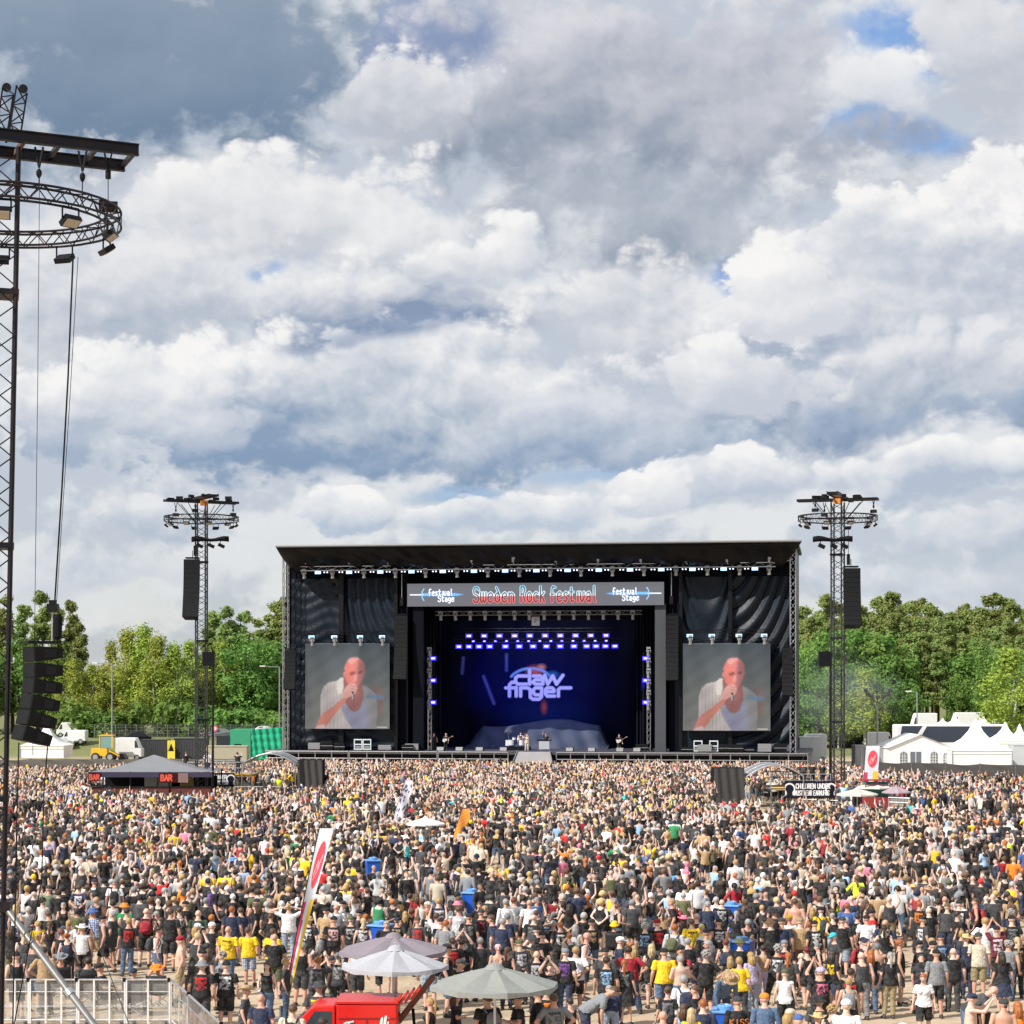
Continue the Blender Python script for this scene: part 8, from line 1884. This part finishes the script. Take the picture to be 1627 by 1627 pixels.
CLOSE_L, NEAR_L, FAR_L = [[lod(v[0], v[1], v[2], v[5], v[7], q) for v in VAR] for q in (820, 300, 96)]
pts = []
def dens(y):
    return np.interp(y, (70, 92, 110, 135, 160, 205), (.95, 1.1, 1.25, 1.4, 1.5, 1.6))
y = DLIM
rr8 = random.Random(9)
ramp_x0, ramp_x1 = 822, 880
cell = .5
yy = DLIM-1.0
while yy < 214:
    px_lo, px_hi = -90, 1715; n = int(gx(px_hi, yy)-gx(px_lo, yy)); cnt_ = dens(yy)*(gx(px_hi, yy)-gx(px_lo, yy))*cell; cnt_ = int(cnt_)+(1 if rr8.random() < cnt_ % 1 else 0)
    for _ in range(cnt_):
        for tr_ in range(4):
            px = rr8.uniform(px_lo, px_hi); y_ = yy+rr8.uniform(0, cell); x = gx(px, y_)
            lim = 203.0-(x-2.8)*_s/_c-6.0 if 410 < px < 1300 else (np.interp(px, (-20, 300, 410), (184, 188, 198)) if px < 410 else np.interp(px, (1300, 1400, 1640), (200, 177, 168)))
            if y_ > lim: continue
            if 805 < px < 895 and y_ > lim-2.5: continue
            if blocked(x, y_, px) or any((x-a)**2+(y_-b)**2 < c*c for a, b, c in CLEAR_) or any((x-a)**2+(y_-b)**2 < c*c for a, b, c in FOOT): continue
            if hides_bin(x, y_) or (y_ < 165 and rr8.random() > clump(x, y_)): continue
            if near(x, y_, .50 if y_ < 110 else .40): continue
            gput(x, y_); pts.append((x, y_)); break
    yy += cell
n = len(pts); g = np.random.default_rng(3); pts = np.array(pts); var = g.integers(0, len(VAR), n); rot = g.normal(0, .35, n); rot[g.random(n) < .08] += math.pi*.5; rot[g.random(n) < .05] -= math.pi*.8
scl = np.where(np.array([VAR[v][0] == 'm' for v in var]), g.normal(1.02, .035, n), g.normal(.96, .035, n)); fat = g.uniform(1.02, 1.25, n)
def palette(items, m): names = [i[0] for i in items]; w = np.array([i[1] for i in items], float); return np.array([COLORS[c] for c in names])[g.choice(len(names), m, p=w/w.sum())]
pal = np.zeros((n, 5, 3)); sk = np.array([(.64, .42, .33), (.70, .50, .42), (.56, .34, .25), (.74, .55, .47)]); pal[:, 0] = sk[g.integers(0, 4, n)]*g.uniform(.78, 1.1, (n, 1)); pal[:, 1] = palette(TOPC, n)*g.uniform(.8, 1.3, (n, 1)); pal[:, 2] = palette(BOTC, n); pal[:, 3] = palette(HAIRC, n)
hat = g.random(n) < .36; pal[hat, 3] = palette(HATC, int(hat.sum())); pal[:, 4] = .05
VS, TS, CS = [], [], []; base = 0
for lods, sel0 in ((CLOSE_L, pts[:, 1] < 84), (NEAR_L, (pts[:, 1] >= 84) & (pts[:, 1] < 115)), (FAR_L, pts[:, 1] >= 115)):
    for k in range(len(VAR)):
        ids = np.where(sel0 & (var == k))[0]
        if len(ids) == 0: continue
        v_, t_, mi = lods[k]; c, s_ = np.cos(rot[ids]), np.sin(rot[ids]); sc_ = scl[ids]; ft = sc_*fat[ids]
        X = (v_[None, :, 0]*c[:, None]-v_[None, :, 1]*s_[:, None])*ft[:, None]+pts[ids, 0][:, None]; Y = (v_[None, :, 0]*s_[:, None]+v_[None, :, 1]*c[:, None])*ft[:, None]+pts[ids, 1][:, None]; Z = v_[None, :, 2]*sc_[:, None]
        VS.append(np.stack([X, Y, Z], -1).reshape(-1, 3)); TS.append((t_[None]+(base+np.arange(len(ids))*len(v_))[:, None, None]).reshape(-1, 3)); CS.append(pal[ids][:, mi].reshape(-1, 3)); base += len(ids)*len(v_)
VS = np.concatenate(VS).astype(np.float32); TS = np.concatenate(TS).astype(np.int32); CS = np.concatenate(CS)
me = bpy.data.meshes.new('crowd'); me.vertices.add(len(VS)); me.vertices.foreach_set('co', VS.ravel()); me.loops.add(TS.size); me.loops.foreach_set('vertex_index', TS.ravel()); me.polygons.add(len(TS)); me.polygons.foreach_set('loop_start', np.arange(0, TS.size, 3, dtype=np.int32)); me.polygons.foreach_set('use_smooth', np.ones(len(TS), bool)); me.update(calc_edges=True)
at = me.attributes.new('tint', 'FLOAT_COLOR', 'FACE'); cc = np.ones((len(TS), 4), np.float32); cc[:, :3] = CS; at.data.foreach_set('color', cc.ravel())
cm = bpy.data.materials.new('crowd_cloth_and_skin'); cm.use_nodes = True; nt = cm.node_tree; p_ = nt.nodes['Principled BSDF']; a_ = N(nt, 'ShaderNodeAttribute'); a_.attribute_name = 'tint'; tcn = N(nt, 'ShaderNodeTexCoord'); nn = NOI(nt, tcn.outputs['Object'], 6, 3, .6)
nt.links.new(MIX(nt, SS(nt, nn.outputs[0], .35, .7, 0, .18), a_.outputs['Color'], (.3, .29, .28, 1)), p_.inputs['Base Color']); p_.inputs['Roughness'].default_value = .8; p_.inputs['Specular IOR Level'].default_value = .2
me.materials.append(cm); tag(link('crowd', me), 'dense festival crowd filling the arena up to the stage', 'crowd', kind='stuff')
# litter trodden into the sand
lv, lf = [], []; rl = random.Random(8)
lm_ = MB()
for i in range(900):
    y = math.sqrt(rl.uniform(46**2, 110**2)); x = gx(rl.uniform(0, 1627), y); a = rl.uniform(0, 6.28); w_, h_ = rl.uniform(.03, .12), rl.uniform(.03, .09); lm_.cur = rl.randrange(3)
    lm_.box((x, y, .012), (w_*2, h_*2, .02), a)
tag(lm_.build('litter', [mat('litter_white', (.7, .7, .68), .6), mat('litter_brown', (.25, .17, .1), .8), mat('litter_clear', (.5, .55, .55), .3)]), 'scraps of litter scattered over the trodden sand', 'litter', kind='stuff')
def back_text(px, txt, z, h, col, gap=.25):
    o = min((r[0] for r in INDIV if r[6] is None), key=lambda q: abs(q.location.x/q.location.y*FPX+CX-px)+(0 if q.location.y < 66 else 999)); w = h*.6; L = sum(w+h*gap for _ in txt)-h*gap; x = -L/2; mb = MB()
    for ch in txt:
        for st in STROKES[ch]: mb.path([(x+a*w, -.165-.0+.75*(x+a*w)**2, z+b*h) for a, b in st], h*.085, 4)
        x += w+h*gap
    mb.build('back_lettering', mat('print_'+col, [c*.9 for c in COLORS[col]], .7), o)
back_text(358, 'AC/DC', 1.37, .065, 'white'); back_text(1171, 'KISS', 1.18, .13, 'orange', .18)
if 0: print('people', len(INDIV), 'crowd', n, 'tris', len(TS))

if 0: pass
